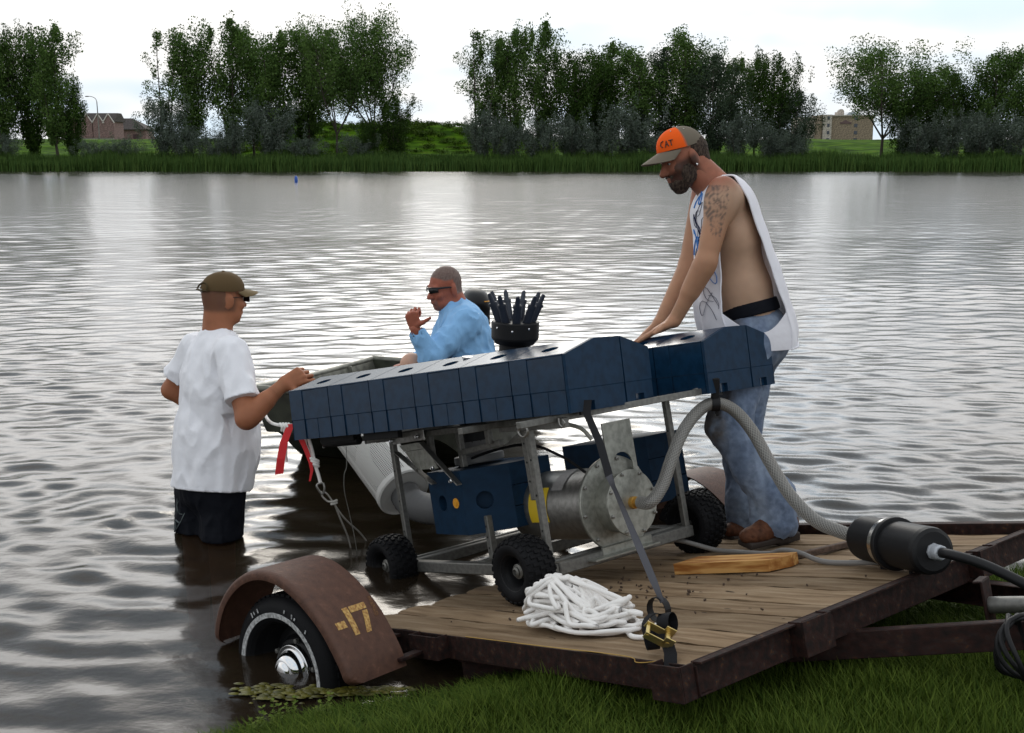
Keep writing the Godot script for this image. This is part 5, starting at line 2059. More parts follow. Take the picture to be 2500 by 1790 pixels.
# head axes: x to the person's left, y up, z forward; origin at the middle of the head
static func head_prims(T: Transform3D, s := 1.0, jaw := 1.0) -> Array:
	var b := T.basis.orthonormalized()
	var o := T.origin
	var w := func(x: float, y: float, z: float) -> Vector3: return o + b * (Vector3(x, y, z) * s)
	return [
		ell(w.call(0, 0.03, -0.012), Vector3(0.074, 0.092, 0.095) * s, b, 0.03),
		ell(w.call(0, -0.03, 0.032), Vector3(0.062, 0.086, 0.06) * s, b, 0.03),
		ell(w.call(0, -0.082, 0.035), Vector3(0.05 * jaw, 0.034, 0.046) * s, b, 0.03),
		ell(w.call(0, -0.103, 0.066), Vector3(0.022, 0.018, 0.018) * s, b, 0.02),
		cap(w.call(0, 0.004, 0.088), w.call(0, -0.034, 0.112), 0.008 * s, 0.0135 * s, 0.014),
		cap(w.call(-0.011, -0.038, 0.098), w.call(0.011, -0.038, 0.098), 0.009 * s, 0.009 * s, 0.01),
		cap(w.call(-0.036, 0.018, 0.078), w.call(0.036, 0.018, 0.078), 0.011 * s, 0.011 * s, 0.015),
		ell(w.call(0.042, -0.03, 0.066), Vector3(0.022, 0.02, 0.018) * s, b, 0.02),
		ell(w.call(-0.042, -0.03, 0.066), Vector3(0.022, 0.02, 0.018) * s, b, 0.02),
		cap(w.call(-0.02, -0.061, 0.086), w.call(0.02, -0.061, 0.086), 0.007 * s, 0.007 * s, 0.01),
		cap(w.call(-0.016, -0.073, 0.085), w.call(0.016, -0.073, 0.085), 0.008 * s, 0.008 * s, 0.01),
		ell(w.call(0.076, -0.008, -0.012), Vector3(0.011, 0.033, 0.02) * s, b * Basis(Vector3.UP, 0.3), 0.008),
		ell(w.call(-0.076, -0.008, -0.012), Vector3(0.011, 0.033, 0.02) * s, b * Basis(Vector3.UP, -0.3), 0.008),
	]

static func eyes(m: MB, T: Transform3D, s := 1.0) -> void:
	for sx in [-1.0, 1.0]:
		m.xf = T * Transform3D(Basis().scaled(Vector3.ONE * s), Vector3(0.031 * sx, 0.002, 0.074) * s)
		m.col = Color(0.5, 0.48, 0.45)
		m.lathe([Vector2(0.0, -0.0125), Vector2(0.009, -0.009), Vector2(0.0125, 0.0), Vector2(0.009, 0.009), Vector2(0.0, 0.0125)], 12, true)
		m.xf = m.xf * Transform3D(Basis(Vector3(1, 0, 0), Vector3(0, 0, 1), Vector3(0, -1, 0)), Vector3.ZERO)
		m.col = Color(0.03, 0.025, 0.02)
		m.lathe([Vector2(0.0055, 0.0115), Vector2(0.004, 0.0132), Vector2(0.0, 0.0138)], 10, true)
	m.xf = Transform3D()

# hand: wrist, direction of the fingers, outward normal of the back, side of the thumb, bend of each finger
static func hand_prims(w: Vector3, dir: Vector3, back: Vector3, thumb: float, curl: Array, s := 1.0, thumb_up := 0.0) -> Array:
	var d := dir.normalized()
	var n := (back - d * back.dot(d)).normalized()
	var sd := d.cross(n) * thumb
	var out: Array = []
	var offs := [0.033, 0.011, -0.011, -0.031]
	var lens := [[0.043, 0.026, 0.021], [0.047, 0.030, 0.022], [0.043, 0.028, 0.021], [0.034, 0.021, 0.019]]
	var reach := [0.088, 0.092, 0.087, 0.079]
	out.append(ell(w + (d * 0.045 - n * 0.004) * s, Vector3(0.036, 0.05, 0.015) * s, Basis(sd, d, n), 0.02))
	for i in 4:
		var k: Vector3 = w + (d * reach[i] + sd * offs[i] + n * (0.004 if i in [1, 2] else 0.0)) * s
		out.append(cap(w + (d * 0.01 + sd * offs[i] * 0.55) * s, k, 0.0145 * s, 0.0115 * s, 0.015))
		var a := 0.0
		var p := k
		var fan: float = offs[i] * 2.2
		for j in 3:
			a += curl[i] * [0.8, 1.1, 0.7][j]
			var fd: Vector3 = ((d * cos(fan) + sd * sin(fan)) * cos(a) - n * sin(a)).normalized()
			var q: Vector3 = p + fd * lens[i][j] * s
			out.append(cap(p, q, [0.0098, 0.0088, 0.0078][j] * s, [0.0088, 0.0078, 0.0066][j] * s, 0.004))
			p = q
	var t0 := w + (d * 0.022 + sd * 0.022) * s
	var td: Vector3 = (sd * 0.72 + d * 0.6 - n * 0.25 * curl[4]).normalized().lerp((n * 0.2 + sd * 0.9 + d * 0.1).normalized(), thumb_up)
	var t1: Vector3 = t0 + td * 0.042 * s
	var t2: Vector3 = t1 + (td * 0.8 + d * 0.55 * (1.0 - thumb_up) - n * 0.5 * curl[4]).normalized() * 0.032 * s
	var t3: Vector3 = t2 + (td * 0.7 + d * 0.7 * (1.0 - thumb_up) - n * 0.7 * curl[4]).normalized() * 0.026 * s
	out.append(cap(t0, t1, 0.016 * s, 0.0125 * s, 0.014))
	out.append(cap(t1, t2, 0.0118 * s, 0.0105 * s, 0.006))
	out.append(cap(t2, t3, 0.0105 * s, 0.0078 * s, 0.005))
	return out

var wr: FastNoiseLite

# cloth folds: a little ridged noise, stretched along one direction
func folds(amp: float, freq: Vector3, off := 0.0) -> Callable:
	return func(p: Vector3) -> float:
		return amp * (absf(wr.get_noise_3d(p.x * freq.x + off, p.y * freq.y, p.z * freq.z)) * 2.0 - 0.5) + amp * 0.35 * wr.get_noise_3d(p.x * freq.x * 2.7, p.y * freq.y * 2.3 + off, p.z * freq.z * 2.7)

func frame(up: Vector3, side: Vector3, o: Vector3) -> Transform3D:
	# x = side (to the person's left), y = up, z = forward
	var y := up.normalized()
	var x := (side - y * side.dot(y)).normalized()
	return Transform3D(Basis(x, y, x.cross(y)), o)

func cap_dome(m: MB, T: Transform3D, r: Vector3, n_panel: int, colf: Callable) -> void:
	# six sewn panels: a half ellipsoid with shallow seams, closed at the rim
	m.xf = T
	var N := 48
	var K := 12
	var base := m.v.size()
	for j in K + 1:
		var el := (PI / 2) * j / K
		for i in N + 1:
			var an := TAU * i / N
			var seam := 1.0 - 0.018 * exp(-pow(sin(an * n_panel / 2.0) * 5.0, 2.0)) * cos(el)
			var fl: float = 1.0 + 0.06 * (1.0 if j == 0 else 0.0) * 0.2
			var d := Vector3(sin(an) * cos(el), sin(el), cos(an) * cos(el))
			var p := Vector3(d.x * r.x, d.y * r.y, d.z * r.z) * seam * fl
			if cos(an) > 0.0:
				p.y += 0.012 * cos(an) * cos(el)
			m.col = colf.call(an, el)
			m.vert(p, Vector3(d.x / r.x, d.y / r.y, d.z / r.z).normalized())
	for j in K:
		for i in N:
			var a := base + j * (N + 1) + i
			m.tri_i(a, a + 1, a + N + 2)
			m.tri_i(a, a + N + 2, a + N + 1)
	m.col = Color(1, 1, 1)
	m.xf = T * Transform3D(Basis(), Vector3(0, r.y * 0.995, 0))
	m.col = colf.call(PI, 1.0)
	m.lathe([Vector2(0.008, -0.002), Vector2(0.007, 0.004), Vector2(0.0, 0.006)], 10, true)
	m.col = Color(1, 1, 1)
	m.xf = Transform3D()

func cap_brim(m: MB, T: Transform3D, r: Vector3, length: float, droop: float, bend: float) -> void:
	m.xf = T
	var f := func(u: float, v: float, lift: float) -> Vector3:
		var an: float = (u - 0.5) * 2.0 * 1.25
		var inner := Vector3(sin(an) * r.x, 0.010 * cos(an), cos(an) * r.z)
		var k: float = cos(an * 0.98)
		var L: float = length * pow(maxf(k, 0.0), 0.6)
		var p := inner + Vector3(sin(an) * 0.012, 0, 1.0) * L * v
		p.y -= droop * v * L / length + bend * pow(absf(sin(an)), 2.0) * (0.3 + 0.7 * v)
		return p + Vector3(0, lift, 0)
	m.sheet(func(u, v): return f.call(u, v, 0.0022), 20, 6, true)
	m.sheet(func(u, v): return f.call(u, v, -0.0022), 20, 6, false)
	var edge: Array = []
	for i in 21:
		edge.append(f.call(i / 20.0, 1.0, 0.0))
	m.tube(edge, 0.0026, 6)
	m.xf = Transform3D()

func build_people() -> void:
	wr = FastNoiseLite.new()
	wr.seed = 17
	wr.frequency = 1.0
	wr.fractal_octaves = 2
	person_leaning()
	person_wading()
	person_boating()

# ------------------------------------------------ the person leaning on the far pontoon
func person_leaning() -> void:
	var J := JOINTS_A
	var t := thing("person", "person in orange and grey cap, sleeveless white shirt and jeans leaning on the far pontoon", "person")
	var hip: Vector3 = J.hip
	var T := frame(J.neck - hip, J.nsh - J.fsh, hip)   # z points to the left of the picture
	var L: float = hip.distance_to(J.neck)
	var b := T.basis
	var at := func(x: float, y: float, z: float) -> Vector3: return T * Vector3(x, y * L / 0.65, z)
	var H := Transform3D((Basis(Vector3(0, 0, 1), 0.38) * Basis(Vector3.UP, -PI / 2 + 0.28)), J.head)
	var pale := Color(0.47, 0.30, 0.205)
	var tan := Color(0.40, 0.21, 0.125)
	var face := Color(0.30, 0.115, 0.07)
	var nsh: Vector3 = J.nsh
	var nel: Vector3 = J.nel
	var nwr: Vector3 = J.nwr
	var fsh: Vector3 = J.fsh
	var fel: Vector3 = J.fel
	var fwr: Vector3 = J.fwr
	var body: Array = [
		ell(at.call(0, 0.0, -0.01), Vector3(0.16, 0.14, 0.115), b, 0.05),
		ell(at.call(0, 0.17, 0.005), Vector3(0.155, 0.17, 0.128), b, 0.06),
		ell(at.call(0, 0.39, -0.005), Vector3(0.165, 0.19, 0.118), b, 0.06),
		cap(at.call(-0.13, 0.535, -0.01), at.call(0.13, 0.535, -0.01), 0.062, 0.062, 0.05),
		cap(at.call(0, 0.52, -0.035), H * Vector3(0, -0.05, -0.02), 0.08, 0.062, 0.05),
		cap(nsh, nel, 0.06, 0.043, 0.035), cap(nel, nwr, 0.044, 0.028, 0.02), cap(nel.lerp(nwr, 0.12), nel.lerp(nwr, 0.5), 0.046, 0.038, 0.02),
		ell(nsh.lerp(nel, 0.16), Vector3(0.062, 0.085, 0.06), Basis(), 0.04),
		cap(fsh, fel, 0.06, 0.043, 0.035), cap(fel, fwr, 0.044, 0.028, 0.02),
	]
	var ax := (nel - nsh).normalized()
	var cf := func(p: Vector3) -> Color:
		var c := pale
		var dn: float = minf(prim_d([0, nsh, nel, 0.06, 0.043, 0.0], p), prim_d([0, nel, nwr, 0.044, 0.028, 0.0], p))
		var along: float = (p - nsh).dot(ax)
		var mix: float = smoothstep(0.05, 0.0, dn) * smoothstep(0.02, 0.2, along)
		c = c.lerp(tan, mix)
		if prim_d([0, fsh, fel, 0.06, 0.043, 0.0], p) < 0.01 or prim_d([0, fel, fwr, 0.044, 0.028, 0.0], p) < 0.01:
			c = tan
		c = c.lerp(face, smoothstep(0.54, 0.62, (T.affine_inverse() * p).y * 0.65 / L))
		var nz := wr.get_noise_3d(p.x * 14.0, p.y * 14.0, p.z * 14.0)
		c = c * (1.0 + 0.10 * nz)
		# ink on the shoulder
		var q := p - (nsh + ax * 0.055 + Vector3(-0.028, 0, 0))
		if q.z > -0.02 and absf(q.x) < 0.05 - maxf(0.0, -q.y) * 0.25 and q.y > -0.13 and q.y < 0.075 and dn < 0.03:
			var k := sin(q.x * 210.0 + 3.0 * sin(q.y * 75.0)) * cos(q.y * 130.0 + 2.0 * sin(q.x * 120.0)) + 0.5 * wr.get_noise_3d(p.x * 60.0, p.y * 60.0, p.z * 60.0)
			c = c.lerp(Color(0.085, 0.07, 0.065), clampf(0.28 + k * 0.7, 0.0, 0.8))
		return c
	var m := MB.new()
	sdf(m, body, {"cell": 0.0065, "col": cf})
	# hands flat on the float
	var nk := Vector3(0.588, 1.016, -4.78)
	var nt := Vector3(0.505, 0.979, -4.844)
	var up := Vector3(-0.119, 0.973, -0.196)
	m.col = tan
	var hc := func(p: Vector3) -> Color: return tan * (1.0 + 0.12 * wr.get_noise_3d(p.x * 30.0, p.y * 30.0, p.z * 30.0))
	var hp := hand_prims(nwr + Vector3(-0.006, -0.008, 0), nk - nwr, up, -1.0, [0.02, 0.0, 0.02, 0.05, 0.15])
	hp.append(cap(nel.lerp(nwr, 0.8), nwr + Vector3(-0.006, -0.008, 0), 0.031, 0.028, 0.02))
	sdf(m, hp, {"cell": 0.0035, "col": hc})
	var fk := Vector3(0.587, 0.988, -4.934)
	hp = hand_prims(fwr, fk - fwr, up, 1.0, [0.05, 0.0, 0.02, 0.05, 0.15])
	hp.append(cap(fel.lerp(fwr, 0.8), fwr, 0.031, 0.028, 0.02))
	sdf(m, hp, {"cell": 0.004, "col": hc})
	# head
	var Hi := H.affine_inverse()
	var fc := func(p: Vector3) -> Color:
		var q := Hi * p
		var c := face * (1.0 + 0.15 * wr.get_noise_3d(p.x * 25.0, p.y * 25.0, p.z * 25.0))
		var beard: float = smoothstep(-0.025, -0.055, q.y - 0.25 * maxf(0.0, absf(q.x) - 0.035) - (0.03 if absf(q.x) > 0.06 else 0.0)) * smoothstep(-0.045, -0.01, q.z)
		if q.z > 0.08 and absf(q.x) < 0.018 and q.y > -0.078 and q.y < -0.056:
			beard = 0.25
		c = c.lerp(Color(0.030, 0.020, 0.016), 0.85 * beard)
		return c
	var hd := head_prims(H, 1.03)
	hd.append(cap(H * Vector3(0, -0.03, -0.03), at.call(0, 0.54, -0.03), 0.063, 0.074, 0.03))
	sdf(m, hd, {"cell": 0.0042, "col": fc})
	eyes(m, H, 1.03)
	obj("body", m, M.skin, t)
	# beard and hair
	m = MB.new()
	var bc := func(p: Vector3) -> Color:
		return Color(0.022, 0.015, 0.012).lerp(Color(0.09, 0.065, 0.05), clampf(0.5 + wr.get_noise_3d(p.x * 90.0, p.y * 40.0, p.z * 90.0), 0.0, 1.0))
	var dsp := func(p: Vector3) -> float: return 0.004 * wr.get_noise_3d(p.x * 130.0, p.y * 60.0, p.z * 130.0)
	sdf(m, [ell(H * Vector3(0, -0.088, 0.048), Vector3(0.052, 0.042, 0.052), H.basis, 0.02), ell(H * Vector3(0.056, -0.06, 0.022), Vector3(0.018, 0.05, 0.036), H.basis, 0.02), ell(H * Vector3(-0.056, -0.06, 0.022), Vector3(0.018, 0.05, 0.036), H.basis, 0.02), ell(H * Vector3(0, -0.115, 0.058), Vector3(0.03, 0.026, 0.03), H.basis, 0.02), cap(H * Vector3(-0.028, -0.056, 0.088), H * Vector3(0.028, -0.056, 0.088), 0.008, 0.008, 0.01)],
		{"cell": 0.004, "col": bc, "disp": dsp, "cuts": [ell(H * Vector3(0, -0.071, 0.1), Vector3(0.018, 0.009, 0.02), H.basis)]})
	obj("beard", m, M.hair, t)
	m = MB.new()
	sdf(m, [ell(H * Vector3(0, 0.02, -0.032), Vector3(0.079, 0.08, 0.088), H.basis, 0.02), ell(H * Vector3(0, -0.045, -0.075), Vector3(0.055, 0.06, 0.035), H.basis, 0.02)],
		{"cell": 0.0045, "col": bc, "disp": dsp, "cuts": [ell(H * Vector3(0.075, -0.015, 0.005), Vector3(0.03, 0.045, 0.03), H.basis), ell(H * Vector3(-0.075, -0.015, 0.005), Vector3(0.03, 0.045, 0.03), H.basis)], "planes": [Vector4(H.basis.z.x, H.basis.z.y, H.basis.z.z, H.basis.z.dot(H * Vector3(0, 0, 0.02)))]})
	obj("hair", m, M.hair, t)
	# earring
	m = MB.new()
	m.xf = Transform3D(H.basis, H * Vector3(0.088, -0.042, -0.01))
	m.lathe([Vector2(0, -0.006), Vector2(0.006, 0.0), Vector2(0, 0.006)], 10, true)
	obj("earring", m, M.chrome, t)
	# cap
	var C := H * Transform3D(Basis(Vector3(1, 0, 0), -0.04), Vector3(0, 0.042, -0.004))
	var grey := Color(0.16, 0.135, 0.105)
	var orange := Color(0.83, 0.11, 0.012)
	var cp := Node3D.new()
	cp.name = "cap"
	t.add_child(cp)
	m = MB.new()
	cap_dome(m, C, Vector3(0.084, 0.092, 0.104), 6, func(an: float, el: float) -> Color: return orange if (cos(an) > 0.12 and el < 1.5) else grey)
	obj("crown", m, M.paint_vc, cp)
	m = MB.new()
	m.col = grey
	cap_brim(m, C, Vector3(0.084, 0.0, 0.104), 0.085, 0.022, 0.026)
	obj("brim", m, M.paint_vc, cp)
	m = MB.new()
	m.col = Color(0.075, 0.055, 0.05)
	var pts_on := func(an: float, el: float) -> Vector3: return C * Vector3(sin(an) * cos(el) * 0.0856, sin(el) * 0.0936 + 0.012 * cos(an) * cos(el), cos(an) * cos(el) * 0.1056)
	for stroke in [[[0.50, 0.50], [0.36, 0.44], [0.34, 0.28], [0.46, 0.20]], [[0.60, 0.18], [0.68, 0.48], [0.78, 0.20]], [[0.63, 0.30], [0.75, 0.30]], [[0.80, 0.47], [1.0, 0.46]], [[0.90, 0.46], [0.91, 0.20]]]:
		var path: Array = []
		for q in stroke:
			path.append(pts_on.call(q[0], q[1]))
		m.tube(path, 0.0042, 6, false, true, 0.5)
	obj("lettering", m, M.paint_vc, cp)
	m = MB.new()
	m.col = Color(0.6, 0.55, 0.5)
	for q in [[0.9, 1.0], [1.9, 0.95], [3.4, 0.95]]:
		m.xf = Transform3D(Basis(), pts_on.call(q[0], q[1]))
		m.lathe([Vector2(0, -0.003), Vector2(0.0035, 0), Vector2(0, 0.003)], 8, true)
	obj("eyelets", m, M.paint_vc, cp)
	# jeans
	var nh: Vector3 = J.nhip
	var nkn: Vector3 = J.nknee
	var na: Vector3 = J.nank
	var fh: Vector3 = J.fhip
	var fkn: Vector3 = J.fknee
	var fa: Vector3 = J.fank
	var jean: Array = [
		ell(at.call(0, -0.03, -0.015), Vector3(0.172, 0.15, 0.138), b, 0.05),
		cap(nh, nkn, 0.108, 0.086, 0.05), cap(nkn, na + Vector3(0, 0.06, 0), 0.085, 0.078, 0.04), cap(na + Vector3(0, 0.1, 0), na + Vector3(0.004, 0.0, 0.0), 0.083, 0.095, 0.03),
		cap(fh, fkn, 0.108, 0.086, 0.05), cap(fkn, fa + Vector3(0, 0.06, 0), 0.085, 0.078, 0.04), cap(fa + Vector3(0, 0.1, 0), fa + Vector3(0, 0.03, 0), 0.08, 0.088, 0.03),
	]
	var yw := b.y
	var fold := func(p: Vector3) -> float:
		var low := smoothstep(0.75, 0.35, p.y)
		var d: float = 0.006 * (absf(wr.get_noise_3d(p.x * 9.0, p.y * 5.0, p.z * 9.0)) * 2.0 - 0.6)
		# stacked folds over the boots, diagonal drags at the knee and the seat
		var s: float = p.y * 34.0 + 5.0 * (p.x - 1.0) + 2.5 * wr.get_noise_3d(p.x * 6.0, p.y * 2.0, p.z * 6.0)
		d += 0.008 * low * (0.5 - absf(sin(s * 0.5)))
		var s2: float = (p.y - 0.7) * 26.0 + (p.x - 0.9) * 22.0 + 2.0 * wr.get_noise_3d(p.x * 5.0, p.y * 5.0, p.z * 5.0)
		d += 0.0045 * exp(-pow((p.y - 0.68) / 0.16, 2.0)) * (0.5 - absf(sin(s2 * 0.5)))
		return d
	var jc := func(p: Vector3) -> Color:
		var c := Color(0.17, 0.22, 0.31)
		var fade: float = smoothstep(-0.3, 0.5, wr.get_noise_3d(p.x * 5.0, p.y * 3.0, p.z * 5.0))
		c = c.lerp(Color(0.33, 0.39, 0.47), 0.65 * fade)
		# dried mud on the fronts of the thighs and knees, with ragged edges
		var g := wr.get_noise_3d(p.x * 11.0 + 5.0, p.y * 8.0, p.z * 11.0) + 0.7 * wr.get_noise_3d(p.x * 34.0, p.y * 30.0, p.z * 34.0)
		var front: float = smoothstep(0.02, -0.06, p.x - lerpf(0.86, 0.98, clampf((p.y - 0.6) / 0.4, 0.0, 1.0)))
		var dirt: float = clampf(front * smoothstep(0.42, 0.6, p.y) * (0.75 + g), 0.0, 0.85)
		c = c.lerp(Color(0.135, 0.115, 0.10), dirt)
		return c
	m = MB.new()
	var wp: Vector3 = at.call(0, 0.085, 0)
	sdf(m, jean, {"cell": 0.0075, "col": jc, "disp": fold, "planes": [Vector4(yw.x, yw.y, yw.z, yw.dot(wp)), Vector4(0, -1, 0, -0.24) if false else Vector4(0, -1, 0, -0.155)], "cuts": [cap(na + Vector3(0, -0.06, 0), na + Vector3(0, 0.03, 0), 0.078, 0.065), cap(fa + Vector3(0, -0.1, 0), fa + Vector3(0, 0.02, 0), 0.075, 0.065)]})
	var je := obj("jeans", m, M.denim, t)
	# black waistband of the shorts beneath
	m = MB.new()
	m.col = Color(0.006, 0.006, 0.007)
	sdf(m, [ell(at.call(0, 0.07, -0.005), Vector3(0.164, 0.16, 0.128), b, 0.05)], {"cell": 0.0065, "planes": [Vector4(yw.x, yw.y, yw.z, yw.dot(at.call(0, 0.112, 0))), Vector4(-yw.x, -yw.y, -yw.z, -yw.dot(at.call(0, 0.06, 0)))]})
	obj("waistband", m, M.short_cloth, t)
	# sleeveless shirt: a front and a back panel joined by straps, open at the sides
	m = MB.new()
	var front := [Vector2(0.632, -0.01), Vector2(0.612, 0.062), Vector2(0.53, 0.132), Vector2(0.42, 0.15), Vector2(0.30, 0.185), Vector2(0.18, 0.215), Vector2(0.06, 0.22), Vector2(-0.06, 0.205)]
	var back := [Vector2(0.632, -0.01), Vector2(0.615, -0.075), Vector2(0.545, -0.128), Vector2(0.42, -0.142), Vector2(0.28, -0.16), Vector2(0.14, -0.172), Vector2(0.0, -0.178), Vector2(-0.10, -0.165)]
	var curve := func(pl: Array, v: float) -> Vector2:
		var k: float = v * (pl.size() - 1)
		var i := mini(int(k), pl.size() - 2)
		var p0: Vector2 = pl[maxi(i - 1, 0)]
		var p3: Vector2 = pl[mini(i + 2, pl.size() - 1)]
		return pl[i].cubic_interpolate(pl[i + 1], p0, p3, k - i)
	var panel := func(pl: Array, s: float, v: float, is_front: bool) -> Vector3:
		# s -1..1 across; the top rows are two straps either side of the neck
		var q: Vector2 = curve.call(pl, v)
		var wid: float = lerpf(0.135, 0.16, smoothstep(0.0, 0.35, v)) + (0.012 * sin(PI * v))
		var gap: float = 0.066 * (1.0 - smoothstep(0.0, 0.16 if is_front else 0.06, v))
		var x: float = signf(s) * lerpf(gap, wid, absf(s)) if gap > 0.0 else s * wid
		var sg := 1.0 if is_front else -1.0
		var z: float = q.y - sg * (0.075 if is_front else 0.06) * pow(absf(s), 2.6) * smoothstep(0.0, 0.3, v)
		var wrk: float = 0.006 * sin(x * 60.0 + v * 5.0 + 2.0 * sin(v * 7.0)) * smoothstep(0.15, 0.8, v) + 0.008 * wr.get_noise_3d(x * 12.0, q.x * 5.0, sg * 4.0)
		return at.call(x, q.x + 0.012 * wr.get_noise_2d(x * 9.0, sg), z + wrk * sg)
	for half in [-1.0, 1.0]:
		for fr in [true, false]:
			var pl: Array = front if fr else back
			for off in [0.0, 0.0035]:
				m.col = Color(0.80, 0.79, 0.84)
				m.sheet(func(u, v):
					var p: Vector3 = panel.call(pl, half * maxf(u, 0.001), v, fr)
					return p - b.z * off * (1.0 if fr else -1.0), 16, 44, (half > 0) != fr)
			var rim: Array = []
			for i in 45:
				rim.append(panel.call(pl, half, i / 44.0, fr))
			m.tube(rim, 0.0045, 6)
			var hem: Array = []
			for i in 17:
				hem.append(panel.call(pl, half * maxf(i / 16.0, 0.001), 1.0, fr))
			m.tube(hem, 0.004, 6)
	# the side seam below the armhole
	for half in [-1.0, 1.0]:
		m.sheet(func(u, v):
			var k: float = lerpf(0.90 + 0.06 * pow(2.0 * u - 1.0, 2.0) * 0.0, 1.0, v)
			var a: Vector3 = panel.call(front, half, lerpf(0.80, 1.0, v), true)
			var c2: Vector3 = panel.call(back, half, lerpf(0.80, 1.0, v), false)
			return a.lerp(c2, u) + b.x * half * 0.03 * sin(PI * u) - b.y * 0.09 * sin(PI * u) * (1.0 - v), 16, 6, half < 0)
	var sh := obj("shirt", m, M.white_cloth, t)
	# the ink drawing down the shirt's front
	m = MB.new()
	var pr := RandomNumberGenerator.new()
	pr.seed = 8
	for st in [[0.30, 0.78, 0.17, 0.36], [0.25, 0.55, 0.36, 0.58], [0.35, 0.85, 0.55, 0.76]]:
		for q in 5:
			var path: Array = []
			var u0 := pr.randf_range(st[0], st[1])
			var v0 := pr.randf_range(st[2], st[3])
			for k in 16:
				var a := k * 0.5 + pr.randf() * 0.2
				path.append(panel.call(front, clampf(u0 + 0.16 * sin(a * 0.9 + q) , 0.05, 0.96), v0 + 0.045 * cos(a * 1.3 + q * 2.0) + 0.004 * k, true) + b.z * 0.003)
			m.col = Color(0.02, 0.025, 0.07) if q < 4 else Color(0.08, 0.22, 0.55)
			m.tube(path, 0.0017 if q < 4 else 0.0035, 5, false, true, 0.4)
	obj("print", m, M.paint_vc, sh)
	# boots
	for e in [[J.ntoe, J.nheel, na, "boot"], [J.ftoe, J.fank + Vector3(0.05, -0.05, -0.01), fa, "boot"]]:
		m = MB.new()
		var toe: Vector3 = e[0]
		var heel: Vector3 = e[1]
		var d := (heel - toe).normalized()
		var sdv := d.cross(Vector3.UP).normalized()
		var bb := Basis(d, sdv.cross(d), sdv)
		sdf(m, [ell(toe + d * 0.06 + Vector3(0, 0.035, 0), Vector3(0.075, 0.036, 0.045), bb, 0.03), ell(toe + d * 0.15 + Vector3(0, 0.055, 0), Vector3(0.09, 0.052, 0.042), bb, 0.03), ell(heel - d * 0.045 + Vector3(0, 0.05, 0), Vector3(0.055, 0.05, 0.04), bb, 0.03), cap(heel - d * 0.07 + Vector3(0, 0.06, 0), e[2] + Vector3(0, 0.03, 0), 0.046, 0.045, 0.03)],
			{"cell": 0.0055, "disp": func(p: Vector3) -> float: return 0.002 * wr.get_noise_3d(p.x * 40.0, p.y * 50.0, p.z * 40.0)})
		var bo := obj("boot", m, M.boot, t)
		m = MB.new()
		sdf(m, [rbox(toe + d * 0.1 + Vector3(0, 0.005, 0), Vector3(0.09, 0.006, 0.034), 0.008, bb, 0.02), rbox(heel - d * 0.055 + Vector3(0, -0.002, 0), Vector3(0.05, 0.014, 0.03), 0.006, bb, 0.02)], {"cell": 0.005})
		obj("sole", m, mat(lin(0.03, 0.02, 0.015), 0.8), bo)
		m = MB.new()
		for k in 4:
			var p := toe + d * (0.105 + 0.022 * k) + Vector3(0, 0.088 + 0.008 * k, 0)
			m.tube([p - sdv * 0.024 - Vector3(0, 0.008, 0), p, p + sdv * 0.024 - Vector3(0, 0.008, 0)], 0.003, 6)
		obj("laces", m, mat(lin(0.28, 0.17, 0.1), 0.8), bo)

